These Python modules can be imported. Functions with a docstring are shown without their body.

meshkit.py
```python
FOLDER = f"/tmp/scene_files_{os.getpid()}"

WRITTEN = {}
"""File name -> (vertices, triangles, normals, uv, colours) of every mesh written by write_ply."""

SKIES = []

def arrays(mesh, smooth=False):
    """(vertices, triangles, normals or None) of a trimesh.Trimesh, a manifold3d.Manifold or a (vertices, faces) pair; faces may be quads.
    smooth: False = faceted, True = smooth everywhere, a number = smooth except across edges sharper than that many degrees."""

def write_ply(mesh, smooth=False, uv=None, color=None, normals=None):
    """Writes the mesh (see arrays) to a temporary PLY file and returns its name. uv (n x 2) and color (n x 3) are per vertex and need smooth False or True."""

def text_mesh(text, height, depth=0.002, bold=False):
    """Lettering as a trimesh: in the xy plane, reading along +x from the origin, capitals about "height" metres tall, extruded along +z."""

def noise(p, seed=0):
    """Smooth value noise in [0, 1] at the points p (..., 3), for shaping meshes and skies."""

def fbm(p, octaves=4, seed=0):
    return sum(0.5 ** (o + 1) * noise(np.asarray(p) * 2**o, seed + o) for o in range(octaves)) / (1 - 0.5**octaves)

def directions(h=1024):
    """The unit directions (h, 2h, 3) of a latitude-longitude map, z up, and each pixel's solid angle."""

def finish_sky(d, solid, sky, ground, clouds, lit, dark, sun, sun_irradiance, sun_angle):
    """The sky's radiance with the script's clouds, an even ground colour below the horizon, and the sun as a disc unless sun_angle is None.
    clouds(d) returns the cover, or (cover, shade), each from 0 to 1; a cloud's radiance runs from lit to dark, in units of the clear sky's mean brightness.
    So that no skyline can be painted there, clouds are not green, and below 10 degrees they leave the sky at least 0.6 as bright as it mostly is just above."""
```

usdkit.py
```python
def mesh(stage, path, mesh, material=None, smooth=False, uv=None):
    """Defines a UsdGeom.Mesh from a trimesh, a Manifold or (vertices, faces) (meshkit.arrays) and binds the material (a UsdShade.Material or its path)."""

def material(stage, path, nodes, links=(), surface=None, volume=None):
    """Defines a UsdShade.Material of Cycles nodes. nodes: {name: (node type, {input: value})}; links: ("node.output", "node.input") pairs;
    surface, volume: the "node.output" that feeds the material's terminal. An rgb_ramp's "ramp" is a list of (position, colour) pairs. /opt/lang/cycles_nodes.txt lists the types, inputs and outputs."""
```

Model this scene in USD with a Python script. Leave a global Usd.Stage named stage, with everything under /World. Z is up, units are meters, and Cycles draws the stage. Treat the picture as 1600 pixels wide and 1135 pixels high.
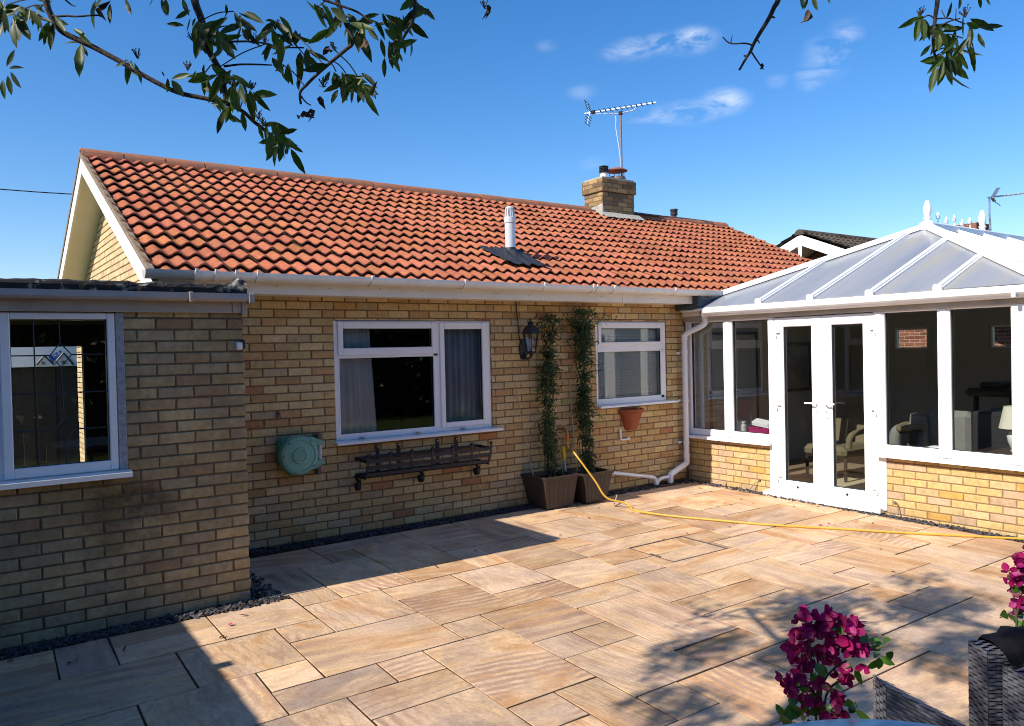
import math, random
import numpy as np
from pxr import Gf, Sdf, Usd, UsdGeom, UsdLux, UsdShade, Vt
import usdkit

# ------------------------------------------------------------------ stage, camera, sky, sun
stage = Usd.Stage.CreateInMemory()
UsdGeom.SetStageUpAxis(stage, "Z")
UsdGeom.SetStageMetersPerUnit(stage, 1.0)
UsdGeom.Xform.Define(stage, "/World")
UsdGeom.Scope.Define(stage, "/World/Looks")
rng = np.random.default_rng(11)
random.seed(11)

CAM = np.array([-2.2528, -6.8793, 1.6898])
YAW, PITCH, ROLL, FPX = 0.6236, -0.0166, -0.0229, 1229.33
EXPOSURE = 0.54
SUN_EL, SUN_K = math.radians(38.7), 0.025        # the sun stands low on the left, nearly in line with the house wall
SUN_INT, SKY = 1.22, 0.106


def cam_axes():
    f = np.array([math.sin(YAW) * math.cos(PITCH), math.cos(YAW) * math.cos(PITCH), math.sin(PITCH)])
    r = np.cross(f, [0, 0, 1.0]); r /= np.linalg.norm(r); u = np.cross(r, f)
    c, s = math.cos(ROLL), math.sin(ROLL)
    return c * r + s * u, -s * r + c * u, f


CR, CU, CF = cam_axes()


def at(px, py, d):
    """The point at depth d seen at a pixel of the 1600 px wide photograph."""
    return CAM + d * (CF + CR * (px - 800) / FPX - CU * (py - 567.5) / FPX)


def on(px, py, ax, val):
    d = CF + CR * (px - 800) / FPX - CU * (py - 567.5) / FPX
    i = "xyz".index(ax)
    return CAM + (val - CAM[i]) / d[i] * d


def pix(p):
    d = np.asarray(p, float) - CAM
    z = d @ CF
    return 800 + FPX * (d @ CR) / z, 567.5 - FPX * (d @ CU) / z, z


cam = UsdGeom.Camera.Define(stage, "/World/camera")
cam.CreateHorizontalApertureAttr(36.0)
cam.CreateFocalLengthAttr(FPX / 1600 * 36)
cam.CreateClippingRangeAttr(Gf.Vec2f(0.05, 2000))
cam.CreateExposureAttr(EXPOSURE)
m4 = Gf.Matrix4d(*CR, 0, *CU, 0, *(-CF), 0, *CAM, 1)
cam.AddTransformOp().Set(m4)

to_sun = np.array([-math.cos(SUN_EL), -math.cos(SUN_EL) * SUN_K, math.sin(SUN_EL)])
to_sun /= np.linalg.norm(to_sun)
rot = math.atan2(to_sun[0], to_sun[1])
sun = UsdLux.DistantLight.Define(stage, "/World/sun")
sun.CreateIntensityAttr(SUN_INT); sun.CreateAngleAttr(0.5); sun.CreateNormalizeAttr(True)
sun.CreateColorAttr(Gf.Vec3f(1.0, 0.93, 0.82))
zx = to_sun; xx = np.cross([0, 0, 1.0], zx); xx /= np.linalg.norm(xx); yx = np.cross(zx, xx)
sun.AddTransformOp().Set(Gf.Matrix4d(*xx, 0, *yx, 0, *zx, 0, 0, 0, 30, 1))


def cloud_dir(px, py):
    d = CF + CR * (px - 800) / FPX - CU * (py - 567.5) / FPX
    return d / np.linalg.norm(d)


sky_nodes = {
    "sky": ("sky_texture", {"sky_type": "single_scattering", "sun_disc": False, "sun_elevation": SUN_EL, "sun_rotation": rot, "altitude": 60.0, "air_density": 1.0, "aerosol_density": 0.55, "ozone_density": 1.6}),
    "geo": ("texture_coordinate", {}),
    "nz": ("noise_texture", {"scale": 15.0, "detail": 8.0, "roughness": 0.62, "distortion": 0.7}),
    "mapn": ("mapping", {"scale": (1.0, 1.0, 2.6)}),
    "bg": ("background_shader", {"strength": SKY}),
}
sky_links = [("geo.generated", "mapn.vector"), ("mapn.vector", "nz.vector")]
prev = None
# small wisps of cloud low in the clear sky: (direction, half width in radians, strength)
CLOUDS = [((1050, 182), 0.040, 0.45, 0.30), ((1090, 173), 0.034, 0.75, 0.34), ((1128, 160), 0.026, 0.9, 0.5), ((1015, 190), 0.022, 0.35, 0.4),
          ((1078, 64), 0.026, 0.85, 0.5), ((1040, 68), 0.024, 0.6, 0.45), ((990, 78), 0.026, 0.5, 0.4), ((960, 84), 0.018, 0.35, 0.4),
          ((1318, 62), 0.018, 0.4, 1.0), ((1290, 90), 0.022, 0.45, 1.0), ((1268, 118), 0.016, 0.4, 1.0), ((1215, 127), 0.012, 0.2, .6), ((855, 72), 0.012, 0.16, .5), ((910, 143), 0.016, 0.2, .5), ((925, 257), 0.016, 0.16, .5)]
for i, (p, w, s, asp) in enumerate(CLOUDS):
    c = cloud_dir(*p)
    w *= 1.25
    sky_nodes |= {f"d{i}": ("vector_math", {"math_type": "subtract", "vector2": tuple(c)}), f"s{i}": ("vector_math", {"math_type": "multiply", "vector2": (1.0, 1.0, 1 / asp)}),
                  f"l{i}": ("vector_math", {"math_type": "length"}),
                  f"m{i}": ("map_range", {"range_type": "smoothstep", "from_min": w * 1.25, "from_max": 0.0, "to_min": 0.0, "to_max": s})}
    sky_links += [("geo.generated", f"d{i}.vector1"), (f"d{i}.vector", f"s{i}.vector1"), (f"s{i}.vector", f"l{i}.vector1"), (f"l{i}.value", f"m{i}.value")]
    if prev:
        sky_nodes[f"a{i}"] = ("math", {"math_type": "maximum"})
        sky_links += [(prev, f"a{i}.value1"), (f"m{i}.result", f"a{i}.value2")]
        prev = f"a{i}.value"
    else:
        prev = f"m{i}.result"
sky_nodes |= {"nr": ("map_range", {"from_min": 0.40, "from_max": 0.66, "to_min": 0.0, "to_max": 1.0}), "cm": ("math", {"math_type": "multiply"}),
              "mx": ("mix", {"mix_type": "mix", "color2": (6.5, 7.0, 8.0)}),
              "gain": ("mix", {"mix_type": "multiply", "fac": 1.0, "color2": (1.0, 1.05, 1.20)}),
              "sat": ("hsv", {"saturation": 1.38})}
sky_links += [("nz.fac", "nr.value"), (prev, "cm.value1"), ("nr.result", "cm.value2"), ("cm.value", "mx.fac"), ("sky.color", "sat.color"), ("sat.color", "gain.color1"), ("gain.color", "mx.color1"), ("mx.color", "bg.color")]
sky_mat = usdkit.material(stage, "/World/Looks/sky", sky_nodes, sky_links, surface="bg.background")
dome = UsdLux.DomeLight.Define(stage, "/World/sky")
UsdShade.MaterialBindingAPI.Apply(dome.GetPrim()).Bind(sky_mat)
dome.GetPrim().SetCustomDataByKey("kind", "structure")


# ------------------------------------------------------------------ mesh helpers
class MB:
    """Collects triangles (and a colour per vertex) for ONE mesh of the scene."""

    def __init__(self):
        self.v, self.f, self.c, self.n = [], [], [], 0

    def add(self, v, f, c=None):
        v = np.asarray(v, float); f = np.asarray(f, int)
        if f.shape[1] == 4:
            f = np.vstack([f[:, [0, 1, 2]], f[:, [0, 2, 3]]])
        self.v.append(v); self.f.append(f + self.n); self.n += len(v)
        self.c.append(np.broadcast_to(np.asarray(c if c is not None else (1, 1, 1), float), (len(v), 3)))
        return self

    def box(self, a, b, c=None):
        x0, y0, z0 = np.minimum(a, b); x1, y1, z1 = np.maximum(a, b)
        v = [(x0, y0, z0), (x1, y0, z0), (x1, y1, z0), (x0, y1, z0), (x0, y0, z1), (x1, y0, z1), (x1, y1, z1), (x0, y1, z1)]
        return self.add(v, BOXF, c)

    def cbox(self, a, b, ch=0.006, c=None):
        """box with chamfered edges"""
        a, b = np.minimum(a, b).astype(float), np.maximum(a, b).astype(float)
        ch = min(ch, 0.45 * float((b - a).min()))
        pts = []
        for sx in (0, 1):
            for sy in (0, 1):
                for sz in (0, 1):
                    s = np.array([sx, sy, sz]); p = np.where(s, b, a); d = np.where(s, -1, 1) * ch
                    for k in range(3):
                        q = p + d; q[k] = p[k]; pts.append(q)
        v = np.array(pts); idx = lambda sx, sy, sz, k: ((sx * 2 + sy) * 2 + sz) * 3 + k
        F = []
        def quad(l):
            F.append((l[0], l[1], l[2])); F.append((l[0], l[2], l[3]))
        cen = (a + b) / 2
        for k in range(3):
            o = [i for i in range(3) if i != k]
            for s in (0, 1):
                l = []
                for p, q in ((0, 0), (1, 0), (1, 1), (0, 1)):
                    t = [0, 0, 0]; t[k] = s; t[o[0]] = p; t[o[1]] = q; l.append(idx(*t, k))
                quad(l)
        for k in range(3):          # edges along axis k
            o = [i for i in range(3) if i != k]
            for p in (0, 1):
                for q in (0, 1):
                    l = []
                    for s, w in ((0, o[0]), (1, o[0]), (1, o[1]), (0, o[1])):
                        t = [0, 0, 0]; t[k] = s; t[o[0]] = p; t[o[1]] = q; l.append(idx(*t, w))
                    quad(l)
        for sx in (0, 1):
            for sy in (0, 1):
                for sz in (0, 1):
                    F.append((idx(sx, sy, sz, 0), idx(sx, sy, sz, 1), idx(sx, sy, sz, 2)))
        F = np.array(F)
        nrm = np.cross(v[F[:, 1]] - v[F[:, 0]], v[F[:, 2]] - v[F[:, 0]])
        flip = (nrm * (v[F].mean(1) - cen)).sum(1) < 0
        F[flip] = F[flip][:, ::-1]
        return self.add(v, F, c)

    def bar(self, p, q, w, h, up=(0, 0, 1), c=None, off=0.0):
        """rectangular bar from p to q; w across, h along up"""
        p, q = np.asarray(p, float), np.asarray(q, float)
        t = (q - p) / np.linalg.norm(q - p)
        s = np.cross(t, up); s /= np.linalg.norm(s); u = np.cross(s, t)
        v = []
        for e in (p, q):
            for a, b in ((-1, -1), (1, -1), (1, 1), (-1, 1)):
                v.append(e + s * a * w / 2 + u * (b * h / 2 + off))
        return self.add(v, [(0, 1, 2, 3), (7, 6, 5, 4), (0, 4, 5, 1), (1, 5, 6, 2), (2, 6, 7, 3), (3, 7, 4, 0)], c)

    def tube(self, pts, r, n=8, c=None, cap=True):
        p = np.asarray(pts, float); k = len(p)
        r = np.broadcast_to(np.asarray(r, float), (k,))
        t = np.gradient(p, axis=0); t /= np.linalg.norm(t, axis=1, keepdims=True) + 1e-12
        a = np.cross(t[0], [0, 0, 1.0] if abs(t[0][2]) < 0.9 else [1.0, 0, 0]); a /= np.linalg.norm(a)
        A = []
        for i in range(k):
            a = a - t[i] * (a @ t[i]); a /= np.linalg.norm(a); A.append(a)
        A = np.array(A); B = np.cross(t, A); g = np.arange(n) * 2 * math.pi / n
        v = p[:, None] + r[:, None, None] * (np.cos(g)[None, :, None] * A[:, None] + np.sin(g)[None, :, None] * B[:, None])
        v = v.reshape(-1, 3)
        f = [(i * n + j, i * n + (j + 1) % n, (i + 1) * n + (j + 1) % n, (i + 1) * n + j) for i in range(k - 1) for j in range(n)]
        self.add(v, f, c)
        if cap:
            for e, rev in ((0, True), (k - 1, False)):
                vv = np.vstack([v[e * n:(e + 1) * n], p[e]])
                ff = [((j + 1) % n, j, n) if rev else (j, (j + 1) % n, n) for j in range(n)]
                self.add(vv, ff, c)
        return self

    def lathe(self, prof, centre=(0, 0, 0), n=20, c=None, sy=1.0, a0=0.0, a1=2 * math.pi):
        """profile of (radius, z) turned about z"""
        full = a1 - a0 > 6.28
        m = n if full else n + 1
        g = a0 + np.arange(m) * (a1 - a0) / n
        v = np.array([(r * math.cos(x), r * math.sin(x) * sy, z) for r, z in prof for x in g]) + np.asarray(centre)
        k = len(prof); f = []
        for i in range(k - 1):
            for j in range(n):
                j2 = (j + 1) % m
                f.append((i * m + j, i * m + j2, (i + 1) * m + j2, (i + 1) * m + j))
        return self.add(v, f, c)

    def poly(self, pts, d, c=None):
        """a flat convex-ish polygon pts (n x 3) given the thickness vector d"""
        p = np.asarray(pts, float); n = len(p); v = np.vstack([p, p + np.asarray(d, float)])
        f = [(0, i + 1, i) for i in range(1, n - 1)] + [(n, n + i, n + i + 1) for i in range(1, n - 1)]
        self.add(v, f, c)
        vv, ff = [], []
        for i in range(n):
            j = (i + 1) % n; b = len(vv)
            vv += [p[i], p[j], p[j] + d, p[i] + d]; ff.append((b, b + 1, b + 2, b + 3))
        return self.add(vv, ff, c)

    def data(self):
        return np.vstack(self.v), np.vstack(self.f), np.vstack(self.c)


BOXF = [(0, 3, 2, 1), (4, 5, 6, 7), (0, 1, 5, 4), (1, 2, 6, 5), (2, 3, 7, 6), (3, 0, 4, 7)]
USED = {}


def newpath(parent, name):
    base = f"{parent}/{name}"
    k = USED.get(base, 0); USED[base] = k + 1
    return base if k == 0 else f"{base}_{k:03d}"


def tag(prim, label=None, cat=None, group=None, kind=None):
    p = prim.GetPrim() if hasattr(prim, "GetPrim") else prim
    for k, v in (("label", label), ("category", cat), ("group", group), ("kind", kind)):
        if v:
            p.SetCustomDataByKey(k, v)
    return prim


def put(name, mb, mat, parent="/World", smooth=False, tone=False, label=None, cat=None, group=None, kind=None):
    parent = "/World" if parent is None else parent if isinstance(parent, str) else str(parent.GetPath())
    v, f, c = mb.data() if isinstance(mb, MB) else mb
    path = newpath(parent, name)
    m = UsdGeom.Mesh.Define(stage, path)
    m.CreatePointsAttr(Vt.Vec3fArray.FromNumpy(v.astype(np.float32)))
    m.CreateFaceVertexCountsAttr(Vt.IntArray.FromNumpy(np.full(len(f), 3, np.int32)))
    m.CreateFaceVertexIndicesAttr(Vt.IntArray.FromNumpy(f.astype(np.int32).ravel()))
    m.CreateSubdivisionSchemeAttr("none")
    m.CreateDoubleSidedAttr(True)
    if smooth:
        n = np.zeros_like(v); fn = np.cross(v[f[:, 1]] - v[f[:, 0]], v[f[:, 2]] - v[f[:, 0]])
        for k in range(3):
            np.add.at(n, f[:, k], fn)
        l = np.linalg.norm(n, axis=1, keepdims=True); n = np.where(l > 0, n / np.maximum(l, 1e-30), [0, 0, 1.0])
        m.CreateNormalsAttr(Vt.Vec3fArray.FromNumpy(n.astype(np.float32))); m.SetNormalsInterpolation("vertex")
    if tone:
        UsdGeom.PrimvarsAPI(m).CreatePrimvar("tone", Sdf.ValueTypeNames.Color3fArray, "vertex").Set(Vt.Vec3fArray.FromNumpy(c.astype(np.float32)))
    UsdShade.MaterialBindingAPI.Apply(m.GetPrim()).Bind(M[mat] if isinstance(mat, str) else mat)
    tag(m, label, cat, group, kind)
    return m


def thing(name, label=None, cat=None, group=None, kind=None, parent="/World"):
    x = UsdGeom.Xform.Define(stage, newpath(parent, name))
    return tag(x, label, cat, group, kind)


def copy_of(src, loc, rz=0.0, label=None, group=None):
    """another instance of a thing and its parts under the next number"""
    was = src.GetPrim().GetCustomData()
    name = src.GetPrim().GetName().rstrip("0123456789").rstrip("_")
    x = UsdGeom.Xform.Define(stage, newpath("/World", name))
    x.GetPrim().GetReferences().AddInternalReference(src.GetPath()); x.GetPrim().SetInstanceable(True)
    x.ClearXformOpOrder()
    x.AddTranslateOp(opSuffix="c").Set(Gf.Vec3d(*map(float, loc)))
    x.AddRotateZOp(opSuffix="c").Set(math.degrees(rz))
    return tag(x, label or was.get("label"), was.get("category"), group or was.get("group"))


def smoothpath(pts, n=8):
    """Catmull-Rom through the points"""
    p = np.asarray(pts, float); p = np.vstack([2 * p[0] - p[1], p, 2 * p[-1] - p[-2]]); out = []
    for i in range(1, len(p) - 2):
        for t in np.linspace(0, 1, n, endpoint=False):
            out.append(0.5 * (2 * p[i] + (p[i + 1] - p[i - 1]) * t + (2 * p[i - 1] - 5 * p[i] + 4 * p[i + 1] - p[i + 2]) * t * t + (3 * p[i] - p[i - 1] - 3 * p[i + 1] + p[i + 2]) * t ** 3))
    out.append(p[-2])
    return np.array(out)


# ------------------------------------------------------------------ materials
M = {}


def mk(name, nodes, links, surface, **k):
    M[name] = usdkit.material(stage, f"/World/Looks/{name}", nodes, links, surface=surface, **k)


STAINS = {}


def plain(name, col, rough=0.5, nscale=6.0, namt=0.15, bscale=0, bstr=0.1, metallic=0.0, spec=0.5, tone=False, stretch=(1, 1, 1), col2=None, n2scale=1.2, n2lo=0.45, n2hi=0.65, n2fac=1.0, coat=0.0, transm=None):
    """principled surface whose colour varies with noise; tone multiplies a per-vertex colour; col2 shows in larger patches"""
    lo, hi = 1 - namt, 1 + namt
    N = {"geo": ("geometry", {}), "map": ("mapping", {"scale": stretch}),
         "nz": ("noise_texture", {"scale": nscale, "detail": 6.0, "roughness": 0.6}),
         "rp": ("rgb_ramp", {"ramp": [(0.25, (lo, lo, lo)), (0.75, (hi, hi, hi))]}),
         "mul": ("mix", {"mix_type": "multiply", "fac": 1.0, "color1": col}),
         "p": ("principled_bsdf", {"roughness": rough, "metallic": metallic, "specular_ior_level": spec, "coat_weight": coat})}
    L = [("geo.position", "map.vector"), ("map.vector", "nz.vector"), ("nz.fac", "rp.fac"), ("rp.color", "mul.color2")]
    src = "mul.color"
    if col2 is not None:
        N |= {"n2": ("noise_texture", {"scale": n2scale, "detail": 5.0, "roughness": 0.65}), "r2": ("map_range", {"from_min": n2lo, "from_max": n2hi, "to_min": 0.0, "to_max": n2fac}),
              "mx2": ("mix", {"mix_type": "mix", "color2": col2})}
        L += [("geo.position", "n2.vector"), ("n2.fac", "r2.value"), ("r2.result", "mx2.fac"), (src, "mx2.color1")]
        src = "mx2.color"
    if tone:
        N |= {"att": ("attribute", {"attribute": "tone"}), "mt": ("mix", {"mix_type": "multiply", "fac": 1.0})}
        L += [(src, "mt.color1"), ("att.color", "mt.color2")]
        src = "mt.color"
    if name in STAINS:                              # a stain with its own place and outline on the wall
        (sx, wx), (sz, wz), dark = STAINS[name]
        N |= {"sp": ("separate_xyz", {}), "dx": ("math", {"math_type": "subtract", "value2": sx}), "ax": ("math", {"math_type": "absolute"}), "mx_": ("map_range", {"range_type": "smoothstep", "from_min": wx, "from_max": 0.0, "to_min": 0.0, "to_max": 1.0}),
              "dz": ("math", {"math_type": "subtract", "value2": sz}), "az": ("math", {"math_type": "absolute"}), "mz_": ("map_range", {"range_type": "smoothstep", "from_min": wz, "from_max": wz * 0.3, "to_min": 0.0, "to_max": 1.0}),
              "sn": ("noise_texture", {"scale": 4.0, "detail": 6.0, "roughness": 0.65}), "sr": ("map_range", {"from_min": 0.38, "from_max": 0.58, "to_min": 0.0, "to_max": 1.0}), "f1": ("math", {"math_type": "multiply"}), "f2": ("math", {"math_type": "multiply"}),
              "smx": ("mix", {"mix_type": "multiply", "color2": dark})}
        L += [("geo.position", "sp.vector"), ("sp.x", "dx.value1"), ("dx.value", "ax.value1"), ("ax.value", "mx_.value"), ("sp.z", "dz.value1"), ("dz.value", "az.value1"), ("az.value", "mz_.value"), ("geo.position", "sn.vector"), ("sn.fac", "sr.value"),
              ("mx_.result", "f1.value1"), ("mz_.result", "f1.value2"), ("f1.value", "f2.value1"), ("sr.result", "f2.value2"), ("f2.value", "smx.fac"), (src, "smx.color1")]
        src = "smx.color"
    L.append((src, "p.base_color"))
    if bscale:
        N |= {"bn": ("noise_texture", {"scale": bscale, "detail": 4.0}), "bp": ("bump", {"strength": bstr, "distance": 0.01})}
        L += [("geo.position", "bn.vector"), ("bn.fac", "bp.height"), ("bp.normal", "p.normal")]
    surf = "p.BSDF"
    if transm:
        N |= {"tr": ("translucent_bsdf", {}), "ms": ("mix_closure", {"fac": transm[0]}), "tc": ("mix", {"mix_type": "multiply", "fac": 1.0, "color2": transm[1]})}
        L += [(src, "tc.color1"), ("tc.color", "tr.color"), ("p.BSDF", "ms.closure1"), ("tr.BSDF", "ms.closure2")]
        surf = "ms.closure"
    mk(name, N, L, surf)


def glass(name, tint=(0.8, 0.84, 0.82), ior=1.75, rough=0.0):
    mk(name, {"t": ("transparent_bsdf", {"color": tint}), "g": ("glossy_bsdf", {"color": (1, 1, 1), "roughness": rough}), "f": ("fresnel", {"IOR": ior}), "m": ("mix_closure", {})},
       [("f.fac", "m.fac"), ("t.BSDF", "m.closure1"), ("g.BSDF", "m.closure2")], "m.closure")


plain("brick", (1, 1, 1), 0.88, 26, 0.24, 110, 0.5, tone=True, spec=0.2, col2=(0.58, 0.54, 0.47), n2scale=7, n2lo=0.50, n2hi=0.76, n2fac=0.4)
STAINS["brick_grimy"] = ((-1.30, 0.42), (0.72, 0.42), (0.34, 0.33, 0.30))
plain("brick_grimy", (1, 1, 1), 0.9, 24, 0.26, 110, 0.5, tone=True, spec=0.2, col2=(0.28, 0.25, 0.20), n2scale=0.95, n2lo=0.44, n2hi=0.68, n2fac=0.65)
plain("mortar", (0.19, 0.125, 0.07), 0.95, 40, 0.25, 90, 0.4, spec=0.1)
plain("mortar_dark", (0.15, 0.115, 0.07), 0.95, 40, 0.25, 90, 0.4, spec=0.1)
plain("mortar_warm", (0.25, 0.16, 0.085), 0.95, 40, 0.25, 90, 0.4, spec=0.1)
plain("roof_tile", (1, 1, 1), 1.0, 34, 0.3, 150, 0.7, tone=True, spec=0.06, col2=(0.66, 0.60, 0.55), n2scale=2.6, n2lo=0.46, n2hi=0.72, n2fac=0.5)
plain("ridge_tile", (0.34, 0.135, 0.075), 0.85, 14, 0.25, 90, 0.3, spec=0.2, col2=(0.24, 0.13, 0.085), n2scale=4)
plain("verge_mortar", (0.22, 0.17, 0.125), 0.95, 18, 0.45, 60, 0.6, spec=0.1)
plain("dark_tile", (1, 1, 1), 0.9, 8, 0.3, 60, 0.3, tone=True, spec=0.2, col2=(0.55, 0.5, 0.4), n2scale=1.5)
plain("white_plastic", (0.82, 0.82, 0.82), 0.28, 3, 0.02, spec=0.5)
plain("weathered_white", (0.80, 0.80, 0.80), 0.35, 5, 0.04, col2=(0.58, 0.58, 0.52), n2scale=3.2, n2lo=0.54, n2hi=0.80, n2fac=0.5)
plain("white_paint", (0.78, 0.77, 0.74), 0.4, 4, 0.05, spec=0.4)
plain("fascia_white", (0.82, 0.78, 0.70), 0.4, 4, 0.05, col2=(0.68, 0.62, 0.52), n2scale=1.6, n2fac=0.35)
plain("gutter_cream", (0.76, 0.71, 0.61), 0.4, 5, 0.1, col2=(0.42, 0.34, 0.25), n2scale=2.5, n2lo=0.55, n2hi=0.8, n2fac=0.6)
plain("weathered_plastic", (0.42, 0.37, 0.31), 0.5, 8, 0.12, col2=(0.28, 0.25, 0.21), n2scale=2)
plain("gutter_grey", (0.27, 0.255, 0.245), 0.45, 9, 0.12, col2=(0.38, 0.31, 0.25), n2scale=1.3)
plain("soffit_cream", (0.74, 0.69, 0.56), 0.6, 3, 0.05)
plain("felt", (0.022, 0.021, 0.022), 0.9, 9, 0.4, 40, 0.6, col2=(0.30, 0.28, 0.24), n2scale=9, n2lo=0.56, n2hi=0.66, spec=0.15)
plain("lead", (0.018, 0.020, 0.026), 0.6, 8, 0.4, 20, 0.6)
plain("flashing_pale", (0.36, 0.33, 0.29), 0.8, 10, 0.25, 30, 0.4)
plain("grey_plastic", (0.52, 0.53, 0.55), 0.35, 4, 0.05)
plain("grey_vent", (0.30, 0.30, 0.30), 0.5, 8, 0.1)
plain("black_metal", (0.011, 0.012, 0.018), 0.5, 12, 0.3, 60, 0.2, metallic=0.0, spec=0.5)
plain("black_plastic", (0.02, 0.02, 0.022), 0.5, 8, 0.2)
plain("steel", (0.55, 0.56, 0.58), 0.35, 20, 0.15, metallic=0.9)
plain("rusty_steel", (0.18, 0.13, 0.12), 0.6, 30, 0.3, metallic=0.5)
plain("cowl_red", (0.27, 0.095, 0.06), 0.6, 14, 0.2)
plain("lead_came", (0.012, 0.014, 0.022), 0.5, 8, 0.1)
plain("mastic", (0.30, 0.31, 0.33), 0.8, 30, 0.35, 50, 0.8)
plain("terracotta", (0.33, 0.095, 0.045), 0.75, 12, 0.18, 50, 0.2, spec=0.2)
plain("planter_brown", (0.042, 0.031, 0.025), 0.5, 20, 0.12, 90, 0.15, stretch=(1, 1, 0.2))
plain("soil", (0.02, 0.014, 0.01), 1.0, 40, 0.4, 60, 1.0, spec=0.05)
plain("reel_green", (0.18, 0.40, 0.29), 0.5, 12, 0.14, col2=(0.22, 0.40, 0.30), n2scale=7, n2fac=0.7)
plain("reel_dark", (0.05, 0.20, 0.10), 0.45, 12, 0.1)
plain("hose_yellow", (0.60, 0.34, 0.045), 0.45, 30, 0.08)
plain("tool_yellow", (0.65, 0.45, 0.01), 0.4, 10, 0.08)
plain("tap_brass", (0.42, 0.22, 0.10), 0.4, 20, 0.2, metallic=0.6)
plain("connector_orange", (0.60, 0.16, 0.03), 0.45, 10, 0.05)
plain("bamboo", (0.42, 0.31, 0.17), 0.6, 20, 0.15)
plain("climber_leaf", (0.030, 0.060, 0.012), 0.38, 40, 0.35, tone=True, transm=(0.25, (1.6, 2.2, 0.7)))
plain("tree_leaf", (0.044, 0.068, 0.016), 0.45, 20, 0.3, tone=True, spec=0.35, transm=(0.38, (1.7, 2.2, 0.6)))
plain("dead_leaf", (0.065, 0.035, 0.018), 0.8, 30, 0.3)
plain("tree_bark", (0.045, 0.032, 0.026), 0.9, 20, 0.3, 50, 0.6)
plain("bract", (0.25, 0.002, 0.085), 0.55, 60, 0.25, tone=True, transm=(0.35, (1.3, 0.9, 1.2)))
plain("plant_stem", (0.07, 0.06, 0.03), 0.8, 20, 0.2)
plain("petal", (0.50, 0.02, 0.12), 0.6, 60, 0.15)
plain("slate_chip", (0.060, 0.057, 0.060), 0.8, 20, 0.4, spec=0.3, tone=True)
plain("bedding", (0.060, 0.038, 0.022), 1.0, 30, 0.4, spec=0.05)
plain("lawn", (0.055, 0.085, 0.022), 1.0, 3, 0.3, 40, 0.8, col2=(0.10, 0.10, 0.04), n2scale=0.5, spec=0.05)
plain("wicker", (0.125, 0.128, 0.145), 0.45, 60, 0.25, tone=True)
plain("wicker_core", (0.018, 0.018, 0.020), 0.8, 20, 0.2)
plain("jacket_cloth", (0.007, 0.0065, 0.009), 0.85, 30, 0.3, 200, 0.2, spec=0.12)
plain("jacket_lining", (0.10, 0.075, 0.065), 0.8, 30, 0.2)
plain("fence_wood", (0.10, 0.065, 0.04), 0.9, 6, 0.3, 30, 0.3, stretch=(6, 6, 0.8))
plain("fence_dark", (0.035, 0.027, 0.018), 0.95, 6, 0.3)
plain("curtain_white", (0.85, 0.86, 0.88), 0.9, 5, 0.08, transm=(0.12, (1, 1, 1)))
plain("curtain_grey", (0.55, 0.58, 0.66), 0.9, 5, 0.1, transm=(0.08, (1, 1, 1)))
plain("blind_slat", (0.84, 0.87, 0.83), 0.6, 5, 0.04)
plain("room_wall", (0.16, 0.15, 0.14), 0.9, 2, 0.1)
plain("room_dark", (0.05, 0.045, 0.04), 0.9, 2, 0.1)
plain("cons_plaster", (0.42, 0.41, 0.37), 0.9, 2, 0.05)
plain("cons_floor", (0.28, 0.20, 0.12), 0.6, 3, 0.2, stretch=(1, 8, 1))
plain("rug", (0.50, 0.42, 0.26), 0.95, 8, 0.1, 80, 0.3)
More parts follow.
